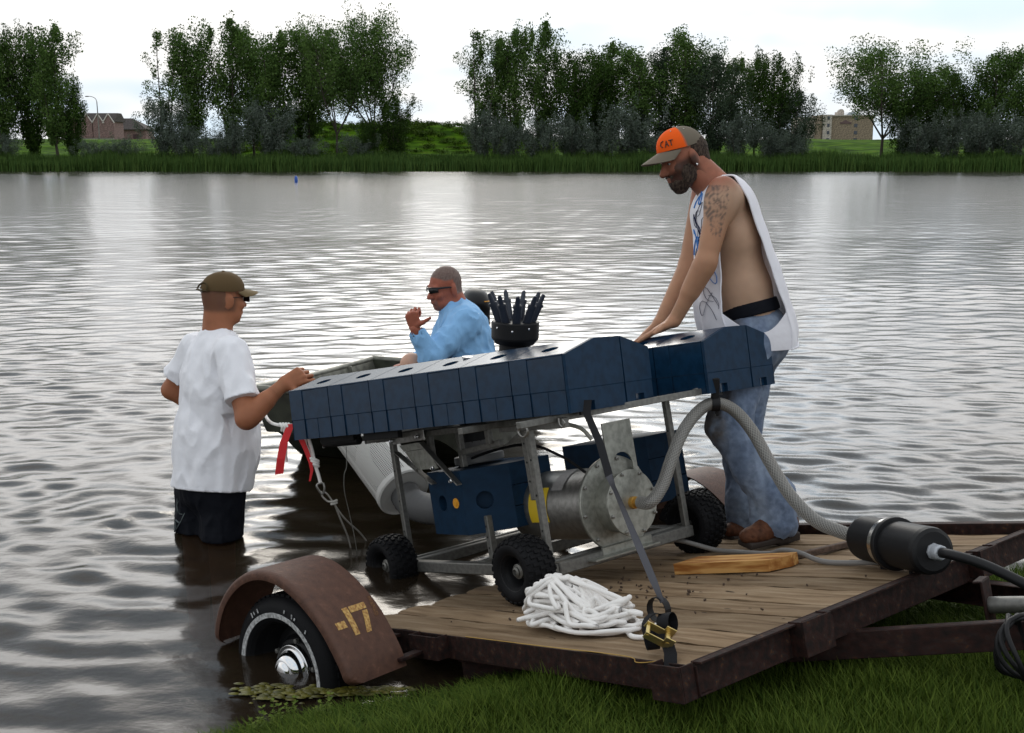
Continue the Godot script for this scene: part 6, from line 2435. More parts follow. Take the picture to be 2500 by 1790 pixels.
# ------------------------------------------------ the person standing in the water
func person_wading() -> void:
	var J := JOINTS_B
	var t := thing("person", "person in brown cap, white T-shirt and black shorts standing in the lake by the boat", "person")
	var hip: Vector3 = J.hip
	var sideL: Vector3 = J.lsh - J.rsh
	var T := frame(J.neck - hip, sideL, hip)
	var b := T.basis
	var at := func(x: float, y: float, z: float) -> Vector3: return T * Vector3(x, y, z)
	var fw := Vector3(0.70, 0.0, -0.71).normalized()
	var H := Transform3D(Basis(Vector3.UP.cross(fw), Vector3.UP, fw) * Basis(Vector3(1, 0, 0), 0.06), J.head)
	var tan := Color(0.34, 0.135, 0.07)
	var rsh: Vector3 = J.rsh
	var rel: Vector3 = J.rel
	var rwr: Vector3 = J.rwr
	var lsh: Vector3 = J.lsh
	var lel: Vector3 = J.lel
	var lwr: Vector3 = J.lwr
	var rh: Vector3 = J.rhip
	var lh: Vector3 = J.lhip
	var rk: Vector3 = J.rknee
	var lk: Vector3 = J.lknee
	var skin := func(p: Vector3) -> Color: return tan * (1.0 + 0.14 * wr.get_noise_3d(p.x * 18.0, p.y * 18.0, p.z * 18.0))
	var m := MB.new()
	sdf(m, [cap(rsh, rel, 0.056, 0.047, 0.03), cap(rel, rwr, 0.047, 0.029, 0.02), cap(rel.lerp(rwr, 0.15), rel.lerp(rwr, 0.5), 0.05, 0.04, 0.02),
		cap(lsh, lel, 0.056, 0.045, 0.03), cap(lel, lwr, 0.045, 0.03, 0.02),
		ell(at.call(0, 0.5, 0), Vector3(0.17, 0.18, 0.11), b, 0.05), cap(at.call(-0.13, 0.6, 0), at.call(0.13, 0.6, 0), 0.055, 0.055, 0.05), cap(at.call(0, 0.6, -0.01), H * Vector3(0, -0.06, -0.02), 0.07, 0.062, 0.04),
		cap(rk + Vector3(0, 0.1, 0), rk + Vector3(-0.01, -0.55, -0.02), 0.068, 0.048, 0.02), cap(lk + Vector3(0, 0.1, 0), lk + Vector3(-0.01, -0.5, -0.02), 0.068, 0.048, 0.02)], {"cell": 0.0075, "col": skin})
	var hp := hand_prims(rwr, Vector3(0.86, 0.42, -0.1), Vector3(-0.25, 0.3, 0.9), 1.0, [0.95, 1.15, 1.25, 1.3, 0.2], 1.02, 0.6)
	hp.append(cap(rel.lerp(rwr, 0.75), rwr, 0.034, 0.029, 0.02))
	sdf(m, hp, {"cell": 0.0038, "col": skin})
	hp = hand_prims(lwr, Vector3(0.6, -0.2, 0.2), Vector3(0.0, 1, 0.2), -1.0, [0.5, 0.5, 0.5, 0.6, 0.3])
	sdf(m, hp, {"cell": 0.005, "col": skin})
	var Hi := H.affine_inverse()
	var fc := func(p: Vector3) -> Color:
		var q := Hi * p
		var c: Color = skin.call(p)
		# close cropped grey hair round the back of the head
		var hr: float = smoothstep(0.03, -0.005, q.z - 0.015) * smoothstep(-0.07, -0.045, q.y)
		if absf(q.x) > 0.07 and q.z > -0.032:
			hr = 0.0
		return c.lerp(Color(0.09, 0.055, 0.04), 0.7 * hr)
	var hd := head_prims(H, 1.0, 1.1)
	hd.append(cap(H * Vector3(0, -0.03, -0.028), at.call(0, 0.64, -0.005), 0.062, 0.074, 0.03))
	sdf(m, hd, {"cell": 0.0045, "col": fc})
	eyes(m, H)
	obj("body", m, M.skin, t)
	# T-shirt with open sleeves
	m = MB.new()
	m.col = Color(0.82, 0.82, 0.86)
	var se: Vector3 = rsh.lerp(rel, 0.74)
	var le: Vector3 = lsh.lerp(lel, 0.72)
	var dr := (rel - rsh).normalized()
	var dl := (lel - lsh).normalized()
	var sh: Array = [
		ell(at.call(0, 0.44, -0.005), Vector3(0.205, 0.24, 0.15), b, 0.08), ell(at.call(0, 0.16, 0.03), Vector3(0.205, 0.27, 0.185), b, 0.1), cap(at.call(0, 0.2, 0.02), at.call(0, -0.1, 0.015), 0.178, 0.176, 0.06), cap(at.call(-0.08, 0.15, 0.015), at.call(-0.08, -0.1, 0.01), 0.11, 0.12, 0.06), cap(at.call(0.08, 0.15, 0.015), at.call(0.08, -0.1, 0.01), 0.11, 0.12, 0.06),
		cap(at.call(-0.14, 0.585, 0), at.call(0.14, 0.585, 0), 0.075, 0.075, 0.06), cap(at.call(0, 0.58, -0.005), at.call(0, 0.66, 0.0), 0.11, 0.082, 0.05),
		cap(rsh, se + dr * 0.06, 0.075, 0.08, 0.05), cap(lsh, le + dl * 0.06, 0.075, 0.078, 0.05)]
	var fold := func(p: Vector3) -> float:
		var q := T.affine_inverse() * p
		var d: float = 0.011 * (absf(wr.get_noise_3d(q.x * 8.0, q.y * 3.2, q.z * 8.0)) * 2.0 - 0.55)
		# drags from the armpits to the belly and soft pleats at the hem
		var s: float = q.y * 30.0 + absf(q.x) * 34.0 + 2.0 * wr.get_noise_3d(q.x * 4.0, q.y * 4.0, q.z * 4.0)
		d += 0.009 * smoothstep(0.55, 0.35, q.y) * smoothstep(0.1, 0.3, q.y) * (0.5 - absf(sin(s * 0.5)))
		d += 0.006 * smoothstep(0.2, -0.05, q.y) * sin(atan2(q.x, q.z) * 9.0 + 4.0 * q.y)
		return d
	var bs := func(d: Vector3) -> Basis:
		var x := d.cross(Vector3(0, 0, 1)).normalized()
		return Basis(x, d, x.cross(d))
	sdf(m, sh, {"cell": 0.0075, "disp": fold, "planes": [Vector4(-b.y.x, -b.y.y, -b.y.z, -b.y.dot(at.call(0, -0.045, 0)))],
		"cuts": [rbox(se + dr * 0.1, Vector3(0.13, 0.1, 0.13), 0.001, bs.call(dr)), rbox(le + dl * 0.1, Vector3(0.13, 0.1, 0.13), 0.001, bs.call(dl)), cap(at.call(0, 0.6, 0.01), at.call(0, 0.8, 0.02), 0.074, 0.08)]})
	var ts := obj("t_shirt", m, M.white_cloth, t)
	# shorts
	m = MB.new()
	sdf(m, [ell(at.call(0, -0.03, 0.01), Vector3(0.165, 0.14, 0.145), b, 0.06), cap(rh, rk + Vector3(0, -0.03, 0), 0.098, 0.1, 0.05), cap(lh, lk + Vector3(0, -0.03, 0), 0.098, 0.1, 0.05)],
		{"cell": 0.009, "disp": folds(0.008, Vector3(8, 4, 8), 3.0), "planes": [Vector4(0, -1, 0, -0.005)]})
	var so := obj("shorts", m, M.short_cloth, t)
	# faded print on the left leg of the shorts
	m = MB.new()
	var base: Vector3 = J.lhip
	var on := func(u: float, v: float) -> Vector3:
		var an := 2.5 - u * 0.75
		return base + Vector3(0.0, -0.05 - v * 0.16, 0.0) + Vector3(-0.02, 0, 0.02) * v + Vector3(cos(an), 0, sin(an)) * 0.103
	var strokes := [[[0.30, 0.0], [0.34, 0.42]], [[0.30, 0.22], [0.52, 0.02]], [[0.33, 0.2], [0.54, 0.42]], [[0.62, 0.0], [0.66, 0.42]], [[0.62, 0.0], [0.84, 0.0]], [[0.64, 0.2], [0.82, 0.2]], [[0.66, 0.42], [0.88, 0.42]], [[1.1, 0.25], [0.8, 0.62], [0.45, 0.95], [0.42, 0.62], [0.7, 0.68]]]
	for s in strokes:
		var path: Array = []
		for q in s:
			path.append(on.call(q[0], q[1]))
		m.tube(path, 0.008 if s.size() == 2 else 0.011, 6, false, true, 0.35)
	obj("print", m, mat(lin(0.10, 0.12, 0.12), 0.8), so)
	# cap and glasses
	var C := H * Transform3D(Basis(Vector3(1, 0, 0), 0.04), Vector3(0, 0.036, -0.004))
	var kh := Color(0.105, 0.07, 0.032)
	var cp := Node3D.new()
	cp.name = "cap"
	t.add_child(cp)
	m = MB.new()
	cap_dome(m, C, Vector3(0.085, 0.088, 0.106), 6, func(_an: float, _el: float) -> Color: return kh)
	obj("crown", m, M.paint_vc, cp)
	m = MB.new()
	m.col = Color(0.16, 0.115, 0.06)
	cap_brim(m, C, Vector3(0.085, 0.0, 0.106), 0.075, 0.012, 0.02)
	obj("brim", m, M.paint_vc, cp)
	m = MB.new()
	m.col = Color(0.06, 0.045, 0.022)
	var arc: Array = []
	for i in 13:
		var a := PI * i / 12.0
		arc.append(C * Vector3(cos(a) * 0.04, 0.004 + sin(a) * 0.03, -0.1075 + 0.01 * sin(a)))
	m.tube(arc, 0.004, 6)
	m.tube([C * Vector3(0.045, 0.0, -0.104), C * Vector3(0, -0.003, -0.1095), C * Vector3(-0.045, 0.0, -0.104)], 0.009, 8, false, true, 0.4)
	obj("strap", m, M.paint_vc, cp)
	m = MB.new()
	m.xf = Transform3D(C.basis, C * Vector3(0.0, -0.003, -0.112))
	m.box(Vector3.ZERO, Vector3(0.012, 0.016, 0.006), 0.001)
	obj("buckle", m, M.steel, cp)
	m = MB.new()
	m.xf = H
	for s in [-1.0, 1.0]:
		m.tube([Vector3(0.078 * s, 0.008, -0.01), Vector3(0.074 * s, 0.010, 0.05), Vector3(0.06 * s, 0.010, 0.098)], 0.002, 6)
		m.box(Vector3(0.032 * s, 0.0, 0.106), Vector3(0.05, 0.034, 0.003), 0.001)
	m.xf = Transform3D()
	obj("glasses", m, M.lens, t)

# ------------------------------------------------ the person sitting in the boat
func person_boating() -> void:
	var J := JOINTS_C
	var t := thing("person", "person in light blue long sleeved shirt and dark sunglasses sitting in the boat, thumb raised", "person")
	var hip: Vector3 = J.hip
	var T := frame(J.neck - hip, J.nsh - J.fsh, hip)
	var b := T.basis
	var at := func(x: float, y: float, z: float) -> Vector3: return T * Vector3(x, y, z)
	var fw := Vector3(-0.82, -0.16, 0.55).normalized()
	var rt := Vector3.UP.cross(fw).normalized()
	var H := Transform3D(Basis(rt, fw.cross(rt), fw), J.head)
	var red := Color(0.33, 0.105, 0.065)
	var skin := func(p: Vector3) -> Color: return red * (1.0 + 0.16 * wr.get_noise_3d(p.x * 20.0, p.y * 20.0, p.z * 20.0))
	var nsh: Vector3 = J.nsh
	var nel: Vector3 = J.nel
	var nwr: Vector3 = J.nwr
	var fsh: Vector3 = J.fsh
	var fel: Vector3 = J.fel
	var fwr: Vector3 = J.fwr
	var m := MB.new()
	sdf(m, [ell(at.call(0, 0.3, 0), Vector3(0.16, 0.2, 0.12), b, 0.05), cap(at.call(0, 0.42, 0.0), H * Vector3(0, -0.06, -0.02), 0.08, 0.07, 0.04), cap(nsh, nel, 0.05, 0.045, 0.03), cap(nel, nwr, 0.042, 0.03, 0.02), cap(fsh, fel, 0.05, 0.045, 0.03), cap(fel, fwr, 0.042, 0.03, 0.02)], {"cell": 0.009, "col": skin})
	var kn: Vector3 = J.nknee
	sdf(m, [cap(at.call(0.12, -0.02, 0.1), kn, 0.085, 0.062, 0.03), cap(kn, J.nfoot, 0.06, 0.045, 0.03)], {"cell": 0.009, "col": func(_p: Vector3) -> Color: return Color(0.55, 0.33, 0.24)})
	var hp := hand_prims(nwr, Vector3(-0.2, 0.95, 0.05), Vector3(-0.35, 0.0, 0.95), 1.0, [1.5, 1.5, 1.5, 1.5, 0.1], 1.0, 0.8)
	sdf(m, hp, {"cell": 0.0045, "col": skin})
	hp = hand_prims(fwr, Vector3(-0.9, -0.2, 0.1), Vector3(0, 1, 0), -1.0, [0.4, 0.4, 0.5, 0.5, 0.3])
	sdf(m, hp, {"cell": 0.006, "col": skin})
	var Hi := H.affine_inverse()
	var fc := func(p: Vector3) -> Color:
		var q := Hi * p
		var c: Color = skin.call(p)
		var grey := Color(0.075, 0.06, 0.052).lerp(Color(0.17, 0.15, 0.135), clampf(0.5 + 0.6 * wr.get_noise_3d(p.x * 90.0, p.y * 50.0, p.z * 90.0), 0.0, 1.0))
		var top: float = smoothstep(0.045, 0.06, q.y + 0.55 * minf(0.0, -q.z + 0.03)) if q.z > -0.02 else smoothstep(-0.05, -0.03, q.y)
		if absf(q.x) > 0.066 and q.z > -0.03 and q.y < 0.03:
			top = 0.0
		c = c.lerp(grey, 0.85 * top)
		var gt: float = smoothstep(-0.045, -0.06, q.y) * smoothstep(0.045, 0.06, q.z) * smoothstep(0.045, 0.03, absf(q.x))
		if absf(q.y + 0.067) < 0.006 and absf(q.x) < 0.02:
			gt *= 0.3
		return c.lerp(Color(0.14, 0.10, 0.09), 0.55 * gt)
	var hd := head_prims(H, 1.04, 1.15)
	hd.append(cap(H * Vector3(0, -0.03, -0.03), at.call(0, 0.44, 0.0), 0.066, 0.085, 0.03))
	sdf(m, hd, {"cell": 0.005, "col": fc, "disp": func(p: Vector3) -> float: return 0.0012 * wr.get_noise_3d(p.x * 70.0, p.y * 70.0, p.z * 70.0)})
	obj("body", m, M.skin, t)
	# sunglasses
	m = MB.new()
	m.xf = H
	for s in [-1.0, 1.0]:
		m.sheet(func(u, v):
			var x: float = lerpf(0.006, 0.068, u)
			return Vector3(x * s, 0.022 - 0.036 * v * (1.0 - 0.35 * u) - 0.003 * u, 0.112 - 0.030 * pow(x / 0.068, 2.2) + 0.004 * sin(PI * v)), 8, 5, s < 0)
		m.tube([Vector3(0.004 * s, 0.02, 0.114), Vector3(0.04 * s, 0.024, 0.106), Vector3(0.07 * s, 0.02, 0.082), Vector3(0.083 * s, 0.014, 0.02), Vector3(0.084 * s, 0.006, -0.012)], [0.003, 0.004, 0.006, 0.005, 0.002], 8)
	m.tube([Vector3(-0.008, 0.016, 0.113), Vector3(0.008, 0.016, 0.113)], 0.004, 8)
	m.xf = Transform3D()
	obj("sunglasses", m, M.lens, t)
	# shirt
	m = MB.new()
	m.col = Color(0.24, 0.47, 0.76)
	var ce: Vector3 = nel.lerp(nwr, 0.86)
	var sh: Array = [ell(at.call(0, 0.3, -0.02), Vector3(0.205, 0.215, 0.165), b, 0.08), ell(at.call(0, 0.1, 0.0), Vector3(0.205, 0.22, 0.19), b, 0.08), cap(at.call(-0.14, 0.40, -0.005), at.call(0.14, 0.40, -0.005), 0.09, 0.09, 0.06), cap(at.call(0, 0.42, 0.0), H * Vector3(0, -0.088, -0.025), 0.1, 0.077, 0.05),
		cap(nsh, nel, 0.088, 0.072, 0.05), cap(nel, ce, 0.07, 0.045, 0.03), cap(fsh, fel, 0.085, 0.07, 0.05), cap(fel, fel.lerp(fwr, 0.86), 0.066, 0.045, 0.03)]
	var dw := (nwr - nel).normalized()
	var fold := func(p: Vector3) -> float:
		var d: float = 0.011 * (absf(wr.get_noise_3d(p.x * 8.0, p.y * 6.0, p.z * 8.0)) * 2.0 - 0.55)
		var e: float = p.distance_to(nel)
		var s: float = e * 62.0 + 3.0 * wr.get_noise_3d(p.x * 6.0, p.y * 6.0, p.z * 6.0)
		d += 0.0075 * exp(-e * e / 0.016) * (0.5 - absf(sin(s * 0.5)))
		return d
	sdf(m, sh, {"cell": 0.008, "disp": fold, "cuts": [cap(ce - dw * 0.03, ce + dw * 0.15, 0.036, 0.05), cap(H * Vector3(0, -0.1, -0.02), H * Vector3(0, 0.05, 0.0), 0.069, 0.075)]})
	obj("shirt", m, mat(Color(1, 1, 1), 0.85, 0.0, {"vc": true, "nrm": M.cloth_n, "s": 3.0, "ns": 0.4, "rim": 0.25, "spec": 0.2}), t)
	m = MB.new()
	sdf(m, [ell(at.call(0, -0.05, 0.0), Vector3(0.19, 0.12, 0.17), b, 0.05), cap(at.call(0.12, -0.02, 0.1), kn + Vector3(0.1, 0.0, -0.02), 0.1, 0.088, 0.04), cap(at.call(-0.12, -0.02, 0.1), kn + Vector3(0.1, 0.0, -0.32), 0.1, 0.088, 0.04)],
		{"cell": 0.011, "disp": folds(0.006, Vector3(9, 9, 9), 2.0)})
	obj("shorts", m, mat(lin(0.06, 0.06, 0.075), 0.85, 0.0, {"tex": M.mottle, "s": 9.0}), t)


# a flat strap along a path; wide gives the direction of its width at each point
func strap_mesh(m: MB, path: Array, wide: Array, w: float, t := 0.0015) -> void:
	var n := path.size() - 1
	m.sheet(func(u, v):
		var i := mini(int(v * n), n - 1)
		var k: float = v * n - i
		var p: Vector3 = path[i].lerp(path[i + 1], k)
		var d: Vector3 = wide[i].lerp(wide[i + 1], k).normalized()
		return p + d * (u - 0.5) * w, 2, n)
	m.sheet(func(u, v):
		var i := mini(int(v * n), n - 1)
		var k: float = v * n - i
		var p: Vector3 = path[i].lerp(path[i + 1], k)
		var d: Vector3 = wide[i].lerp(wide[i + 1], k).normalized()
		var tt: Vector3 = (path[i + 1] - path[i]).normalized()
		return p + d * (u - 0.5) * w + tt.cross(d) * t, 2, n, true)

func build_boat() -> void:
	var BL := Vector3(-1.40, 0.525, -6.02)
	var BR := Vector3(-0.38, 0.505, -5.78)
	var SL := Vector3(-0.985, 0.335, -8.0)
	var SR := Vector3(0.22, 0.315, -7.65)
	var org := Vector3(-0.65, 0.0, -6.9)
	var t := thing("jon_boat", "olive grey aluminium flat bottomed boat with square bow, its occupant in light blue", "boat", Transform3D(Basis(), org))
	var gl := func(s: float) -> Vector3: return BL.lerp(SL, s) + Vector3(-0.09 * sin(PI * s), -0.035 * sin(PI * s), 0) - org
	var gr := func(s: float) -> Vector3: return BR.lerp(SR, s) + Vector3(0.09 * sin(PI * s), -0.035 * sin(PI * s), 0) - org
	var keel := func(s: float) -> float: return lerpf(0.29, -0.06, smoothstep(0.0, 0.42, s)) if s < 0.42 else -0.06
	var cl := func(s: float) -> Vector3:
		var g: Vector3 = gl.call(s)
		var r: Vector3 = gr.call(s)
		var p := g.lerp(r, 0.08)
		p.y = keel.call(s)
		return p
	var cr := func(s: float) -> Vector3:
		var g: Vector3 = gl.call(s)
		var r: Vector3 = gr.call(s)
		var p := r.lerp(g, 0.08)
		p.y = keel.call(s)
		return p
	var m := MB.new()
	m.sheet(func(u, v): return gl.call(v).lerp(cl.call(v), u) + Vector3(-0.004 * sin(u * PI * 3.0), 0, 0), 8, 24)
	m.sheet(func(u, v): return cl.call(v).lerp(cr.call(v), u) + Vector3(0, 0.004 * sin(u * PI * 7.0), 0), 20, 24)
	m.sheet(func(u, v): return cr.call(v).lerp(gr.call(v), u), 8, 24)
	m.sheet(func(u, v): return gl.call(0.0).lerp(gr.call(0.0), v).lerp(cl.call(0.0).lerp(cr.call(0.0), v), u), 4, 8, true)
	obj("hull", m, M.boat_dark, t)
	m = MB.new()
	var inn := Vector3(0, 0.0, 0)
	m.sheet(func(u, v): return gl.call(v).lerp(cl.call(v), u).lerp(gr.call(v), 0.014) + Vector3(0.003 * sin(u * PI * 3.0), 0.012 * u, -0.012), 8, 24, true)
	m.sheet(func(u, v): return cl.call(v).lerp(cr.call(v), 0.014 + 0.972 * u) + Vector3(0, 0.02, -0.012), 8, 24, true)
	m.sheet(func(u, v): return cr.call(v).lerp(gr.call(v), u).lerp(gl.call(v), 0.014) + Vector3(0, 0.012 * (1.0 - u), -0.012), 8, 24, true)
	m.sheet(func(u, v): return gl.call(0.0).lerp(gr.call(0.0), v).lerp(cl.call(0.0).lerp(cr.call(0.0), v), u) + Vector3(0.003, 0.004, -0.014), 4, 8)
	obj("lining", m, M.boat, t)
	m = MB.new()
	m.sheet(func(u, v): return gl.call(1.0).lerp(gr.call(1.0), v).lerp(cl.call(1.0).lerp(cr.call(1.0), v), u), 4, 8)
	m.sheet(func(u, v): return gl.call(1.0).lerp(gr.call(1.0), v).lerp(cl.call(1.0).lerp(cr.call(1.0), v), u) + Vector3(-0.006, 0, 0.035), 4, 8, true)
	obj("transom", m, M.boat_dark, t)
	m = MB.new()
	var rail: Array = []
	for i in 21:
		rail.append(gl.call(i / 20.0))
	m.tube(rail, 0.02, 10)
	var r2: Array = []
	for i in 21:
		r2.append(gr.call(i / 20.0))
	m.tube(r2, 0.02, 10)
	m.tube([gl.call(0.0), gr.call(0.0)], 0.02, 10)
	m.tube([gl.call(1.0), gr.call(1.0)], 0.022, 10)
	obj("gunwale", m, M.boat, t)
	for s in [0.22, 0.62]:
		m = MB.new()
		var a: Vector3 = gl.call(s)
		var b: Vector3 = gr.call(s)
		a.y = 0.28
		b.y = 0.28
		m.bar(a.lerp(b, 0.03), b.lerp(a, 0.03), 0.28, 0.03, Vector3.UP, 0.004)
		obj("bench", m, M.boat, t)
	for s in [0.1, 0.4, 0.8]:
		m = MB.new()
		var p: Vector3 = gl.call(s)
		var q: Vector3 = cl.call(s)
		m.bar(p.lerp(gr.call(s), 0.02), q.lerp(cr.call(s), 0.02) + Vector3(0, 0.03, 0), 0.03, 0.02, Vector3(0, 0, 1), 0.003)
		obj("rib", m, M.boat, t)
	m = MB.new()
	for s in [0.06, 0.5]:
		var p: Vector3 = gl.call(s).lerp(gr.call(s), 0.03) + Vector3(0, -0.055, 0)
		m.xf = Transform3D(Basis(), p)
		m.lathe([Vector2(0, -0.011), Vector2(0.011, 0), Vector2(0, 0.011)], 8, true)
	m.xf = Transform3D()
	obj("rivets", m, M.chrome, t)
	# outboard motor on the transom
	var o := thing("outboard_motor", "black outboard motor with a yellow stripe behind the boat's occupant", "motor", Transform3D(Basis(Vector3.UP, 0.25), Vector3(-0.24, 0.0, -8.02)))
	m = MB.new()
	sdf(m, [ell(Vector3(0.0, 0.745, -0.06), Vector3(0.095, 0.08, 0.15), Basis(Vector3.RIGHT, 0.12), 0.03), rbox(Vector3(0, 0.64, -0.05), Vector3(0.05, 0.05, 0.08), 0.03, Basis(), 0.04)], {"cell": 0.014})
	obj("cowl", m, M.black, o)
	m = MB.new()
	m.tube([Vector3(0.03, 0.748, 0.081), Vector3(0.06, 0.746, 0.055), Vector3(0.085, 0.744, 0.012)], 0.007, 6, false, true, 0.5)
	obj("stripe", m, M.orange, o)
	m = MB.new()
	m.tube([Vector3(0, 0.62, -0.05), Vector3(0, 0.1, -0.06), Vector3(0, -0.3, -0.06)], [0.07, 0.05, 0.04], 14)
	m.tube([Vector3(0, -0.25, 0.03), Vector3(0, -0.25, -0.2)], [0.03, 0.045], 12)
	obj("leg", m, M.black, o)
	m = MB.new()
	m.box(Vector3(0, 0.42, 0.07), Vector3(0.16, 0.22, 0.06), 0.008)
	m.tube([Vector3(0, 0.5, 0.06), Vector3(0.0, 0.54, 0.4)], 0.018, 10)
	obj("clamp_and_tiller", m, M.black, o)

func braid(m: MB, path: Array, r: float) -> void:
	# wires wound both ways round a hose
	var n := path.size()
	for s in [1.0, -1.0]:
		for k in 13:
			var pts: Array = []
			var x := Vector3.UP
			for i in n:
				var t: Vector3 = (path[mini(i + 1, n - 1)] - path[maxi(i - 1, 0)]).normalized()
				x = (x - t * x.dot(t)).normalized()
				var y := t.cross(x)
				var an: float = TAU * k / 13.0 + s * i * 0.36
				pts.append(path[i] + (x * cos(an) + y * sin(an)) * (r + (0.0006 if s > 0 else -0.0002)))
			m.tube(pts, 0.0013, 4, false, false)

func build_lines() -> void:
	var r := RandomNumberGenerator.new()
	# braided steel hose in an arch from the motor's end drum to the coupling
	var h := thing("braided_hose", "thick braided grey hose arching from the steel motor to the black coupling", "hose")
	var pts := [TR * Vector3(-1.012, 0.288, -0.86), TR * Vector3(-0.955, 0.288, -0.862), Vector3(0.607, 0.55, -4.17), Vector3(0.607, 0.617, -4.225), Vector3(0.663, 0.710, -4.303), Vector3(0.733, 0.771, -4.375), Vector3(0.796, 0.794, -4.400), Vector3(0.868, 0.770, -4.395), Vector3(0.932, 0.700, -4.342), Vector3(0.986, 0.596, -4.241), Vector3(1.032, 0.511, -4.093), Vector3(1.084, 0.468, -3.934), Vector3(1.14, 0.462, -3.83), Vector3(1.195, 0.466, -3.745)]
	pts = [pts[0], pts[1], Vector3(0.566, 0.530, -4.160), pts[3], pts[4], pts[5], pts[6], pts[7], pts[8], pts[9], pts[10], pts[11], pts[12], pts[13]]
	var path := spline(pts, 11)
	var m := MB.new()
	m.tube(path, 0.0225, 16)
	obj("sleeve", m, mat(lin(0.17, 0.165, 0.155), 0.5, 0.5), h)
	m = MB.new()
	braid(m, path, 0.0225)
	obj("braid", m, mat(lin(0.30, 0.29, 0.27), 0.42, 0.6), h)
	m = MB.new()
	m.tube([pts[6] + Vector3(-0.014, -0.003, 0.0), pts[6] + Vector3(0.018, -0.003, 0.0)], 0.029, 14)
	m.box(pts[6] + Vector3(0.0, 0.05, 0.0), Vector3(0.03, 0.10, 0.02), 0.002)
	m.box(pts[6] + Vector3(0.01, -0.036, 0.0), Vector3(0.012, 0.03, 0.014), 0.002)
	obj("clamp", m, M.black, h)
	# black coupling lying at the front of the deck
	var a := TR * Vector3(-0.26, 0.094, -1.16)
	var b := TR * Vector3(0.11, 0.087, -0.99)
	var ax := (b - a).normalized()
	var L := a.distance_to(b)
	var sx := ax.cross(Vector3.UP).normalized()
	var fr := Transform3D(Basis(sx, ax, sx.cross(ax)), a)
	var c := thing("coupling", "black cylindrical hose coupling with a steel clamp ring on the front of the deck", "coupling", fr)
	m = MB.new()
	m.lathe([Vector2(0.0, 0.0), Vector2(0.066, 0.0), Vector2(0.073, 0.005), Vector2(0.0755, 0.016), Vector2(0.0755, L * 0.40)], 44)
	obj("rear_housing", m, M.black, c)
	m = MB.new()
	m.lathe([Vector2(0.074, L * 0.36), Vector2(0.0795, L * 0.36), Vector2(0.080, L * 0.37), Vector2(0.080, L * 0.43), Vector2(0.0795, L * 0.44), Vector2(0.075, L * 0.44)], 44)
	obj("clamp_ring", m, mat(lin(0.6, 0.59, 0.57), 0.25, 1.0), c)
	m = MB.new()
	m.lathe([Vector2(0.074, L * 0.44), Vector2(0.085, L * 0.44), Vector2(0.087, L * 0.445), Vector2(0.087, L * 0.485), Vector2(0.085, L * 0.49), Vector2(0.0745, L * 0.492), Vector2(0.0745, L * 0.93), Vector2(0.071, L * 0.97), Vector2(0.06, L * 0.985), Vector2(0.0, L * 0.985)], 44)
	obj("front_housing", m, M.black, c)
	m = MB.new()
	m.lathe([Vector2(0.026, L * 0.985), Vector2(0.026, L * 1.0), Vector2(0.024, L * 1.01), Vector2(0.024, L * 1.07), Vector2(0.021, L * 1.09), Vector2(0.0, L * 1.09)], 8)
	obj("gland_nut", m, mat(lin(0.38, 0.4, 0.43), 0.5, 0.2), c)
	m = MB.new()
	m.xf = fr.affine_inverse() * TR
	m.box(Vector3(-0.16, 0.014, -1.12), Vector3(0.03, 0.03, 0.05), 0.004)
	m.box(Vector3(-0.03, 0.014, -1.055), Vector3(0.012, 0.03, 0.012), 0.002)
	obj("feet", m, M.black, c)
	# black power cable from the gland out over the tongue
	m = MB.new()
	var g := b + ax * L * 0.05
	m.tube(spline([g, g + ax * 0.06 + Vector3(0.004, 0, 0), Vector3(1.385, 0.572, -3.19), Vector3(1.49, 0.535, -3.10), Vector3(1.66, 0.46, -3.02), Vector3(1.95, 0.33, -2.95), Vector3(2.3, 0.30, -2.9)], 8), 0.0155, 12)
	var cb := obj("power_cable", m, M.black)
	tag(cb, "thick black cable running from the coupling over the tongue to the right", "cable")
	# thin grey cable along the deck
	m = MB.new()
	var gp: Array = []
	for q in [Vector3(-1.33, 0.13, -1.02), Vector3(-1.27, 0.098, -1.13), Vector3(-1.17, 0.07, -1.2), Vector3(-1.05, 0.022, -1.26), Vector3(-0.92, 0.013, -1.265), Vector3(-0.77, 0.013, -1.25), Vector3(-0.68, 0.032, -1.225), Vector3(-0.587, 0.03, -1.2), Vector3(-0.45, 0.012, -1.15), Vector3(-0.33, 0.011, -1.135), Vector3(-0.17, 0.02, -1.13)]:
		gp.append(TR * q)
	m.tube(spline(gp, 8), 0.0095, 10)
	var gc := obj("grey_cable", m, mat(lin(0.2, 0.19, 0.18), 0.65))
	tag(gc, "thin grey cable lying across the deck from the cart to the coupling", "cable")
	# coil of black cable hung on the tongue
	m = MB.new()
	for k in 5:
		var loop: Array = []
		for i in 28:
			var an := TAU * i / 28.0
			loop.append(TR * Vector3(0.425 + 0.012 * k + 0.02 * sin(an * 2.0 + k), -0.105 + cos(an) * (0.078 + 0.004 * (k % 3)) - 0.02, -0.80 + sin(an) * 0.075 + 0.006 * k))
		m.tube(loop, 0.007, 8, true)
	var co := obj("cable_coil", m, M.black)
	tag(co, "coil of black cable hung over the near tongue beam at the right edge", "cable")
	# ratchet strap from the float down to the corner pocket
	var st := thing("ratchet_strap", "black and grey tie down strap with ratchet at the deck's near corner", "strap")
	m = MB.new()
	var p0 := TR * Vector3(-0.835, 0.705, -0.53)
	var p1 := TR * Vector3(-0.6, 0.46, -0.36)
	var p2 := TR * Vector3(-0.15, 0.14, -0.075)
	strap_mesh(m, [p0, TR * Vector3(-0.82, 0.66, -0.502), p0.lerp(p1, 0.6), p1], [Vector3(1, 0.1, 0.3), Vector3(1, 0.1, 0.3), Vector3(1, 0.1, 0.3), Vector3(0.7, 0.5, 0.3)], 0.028)
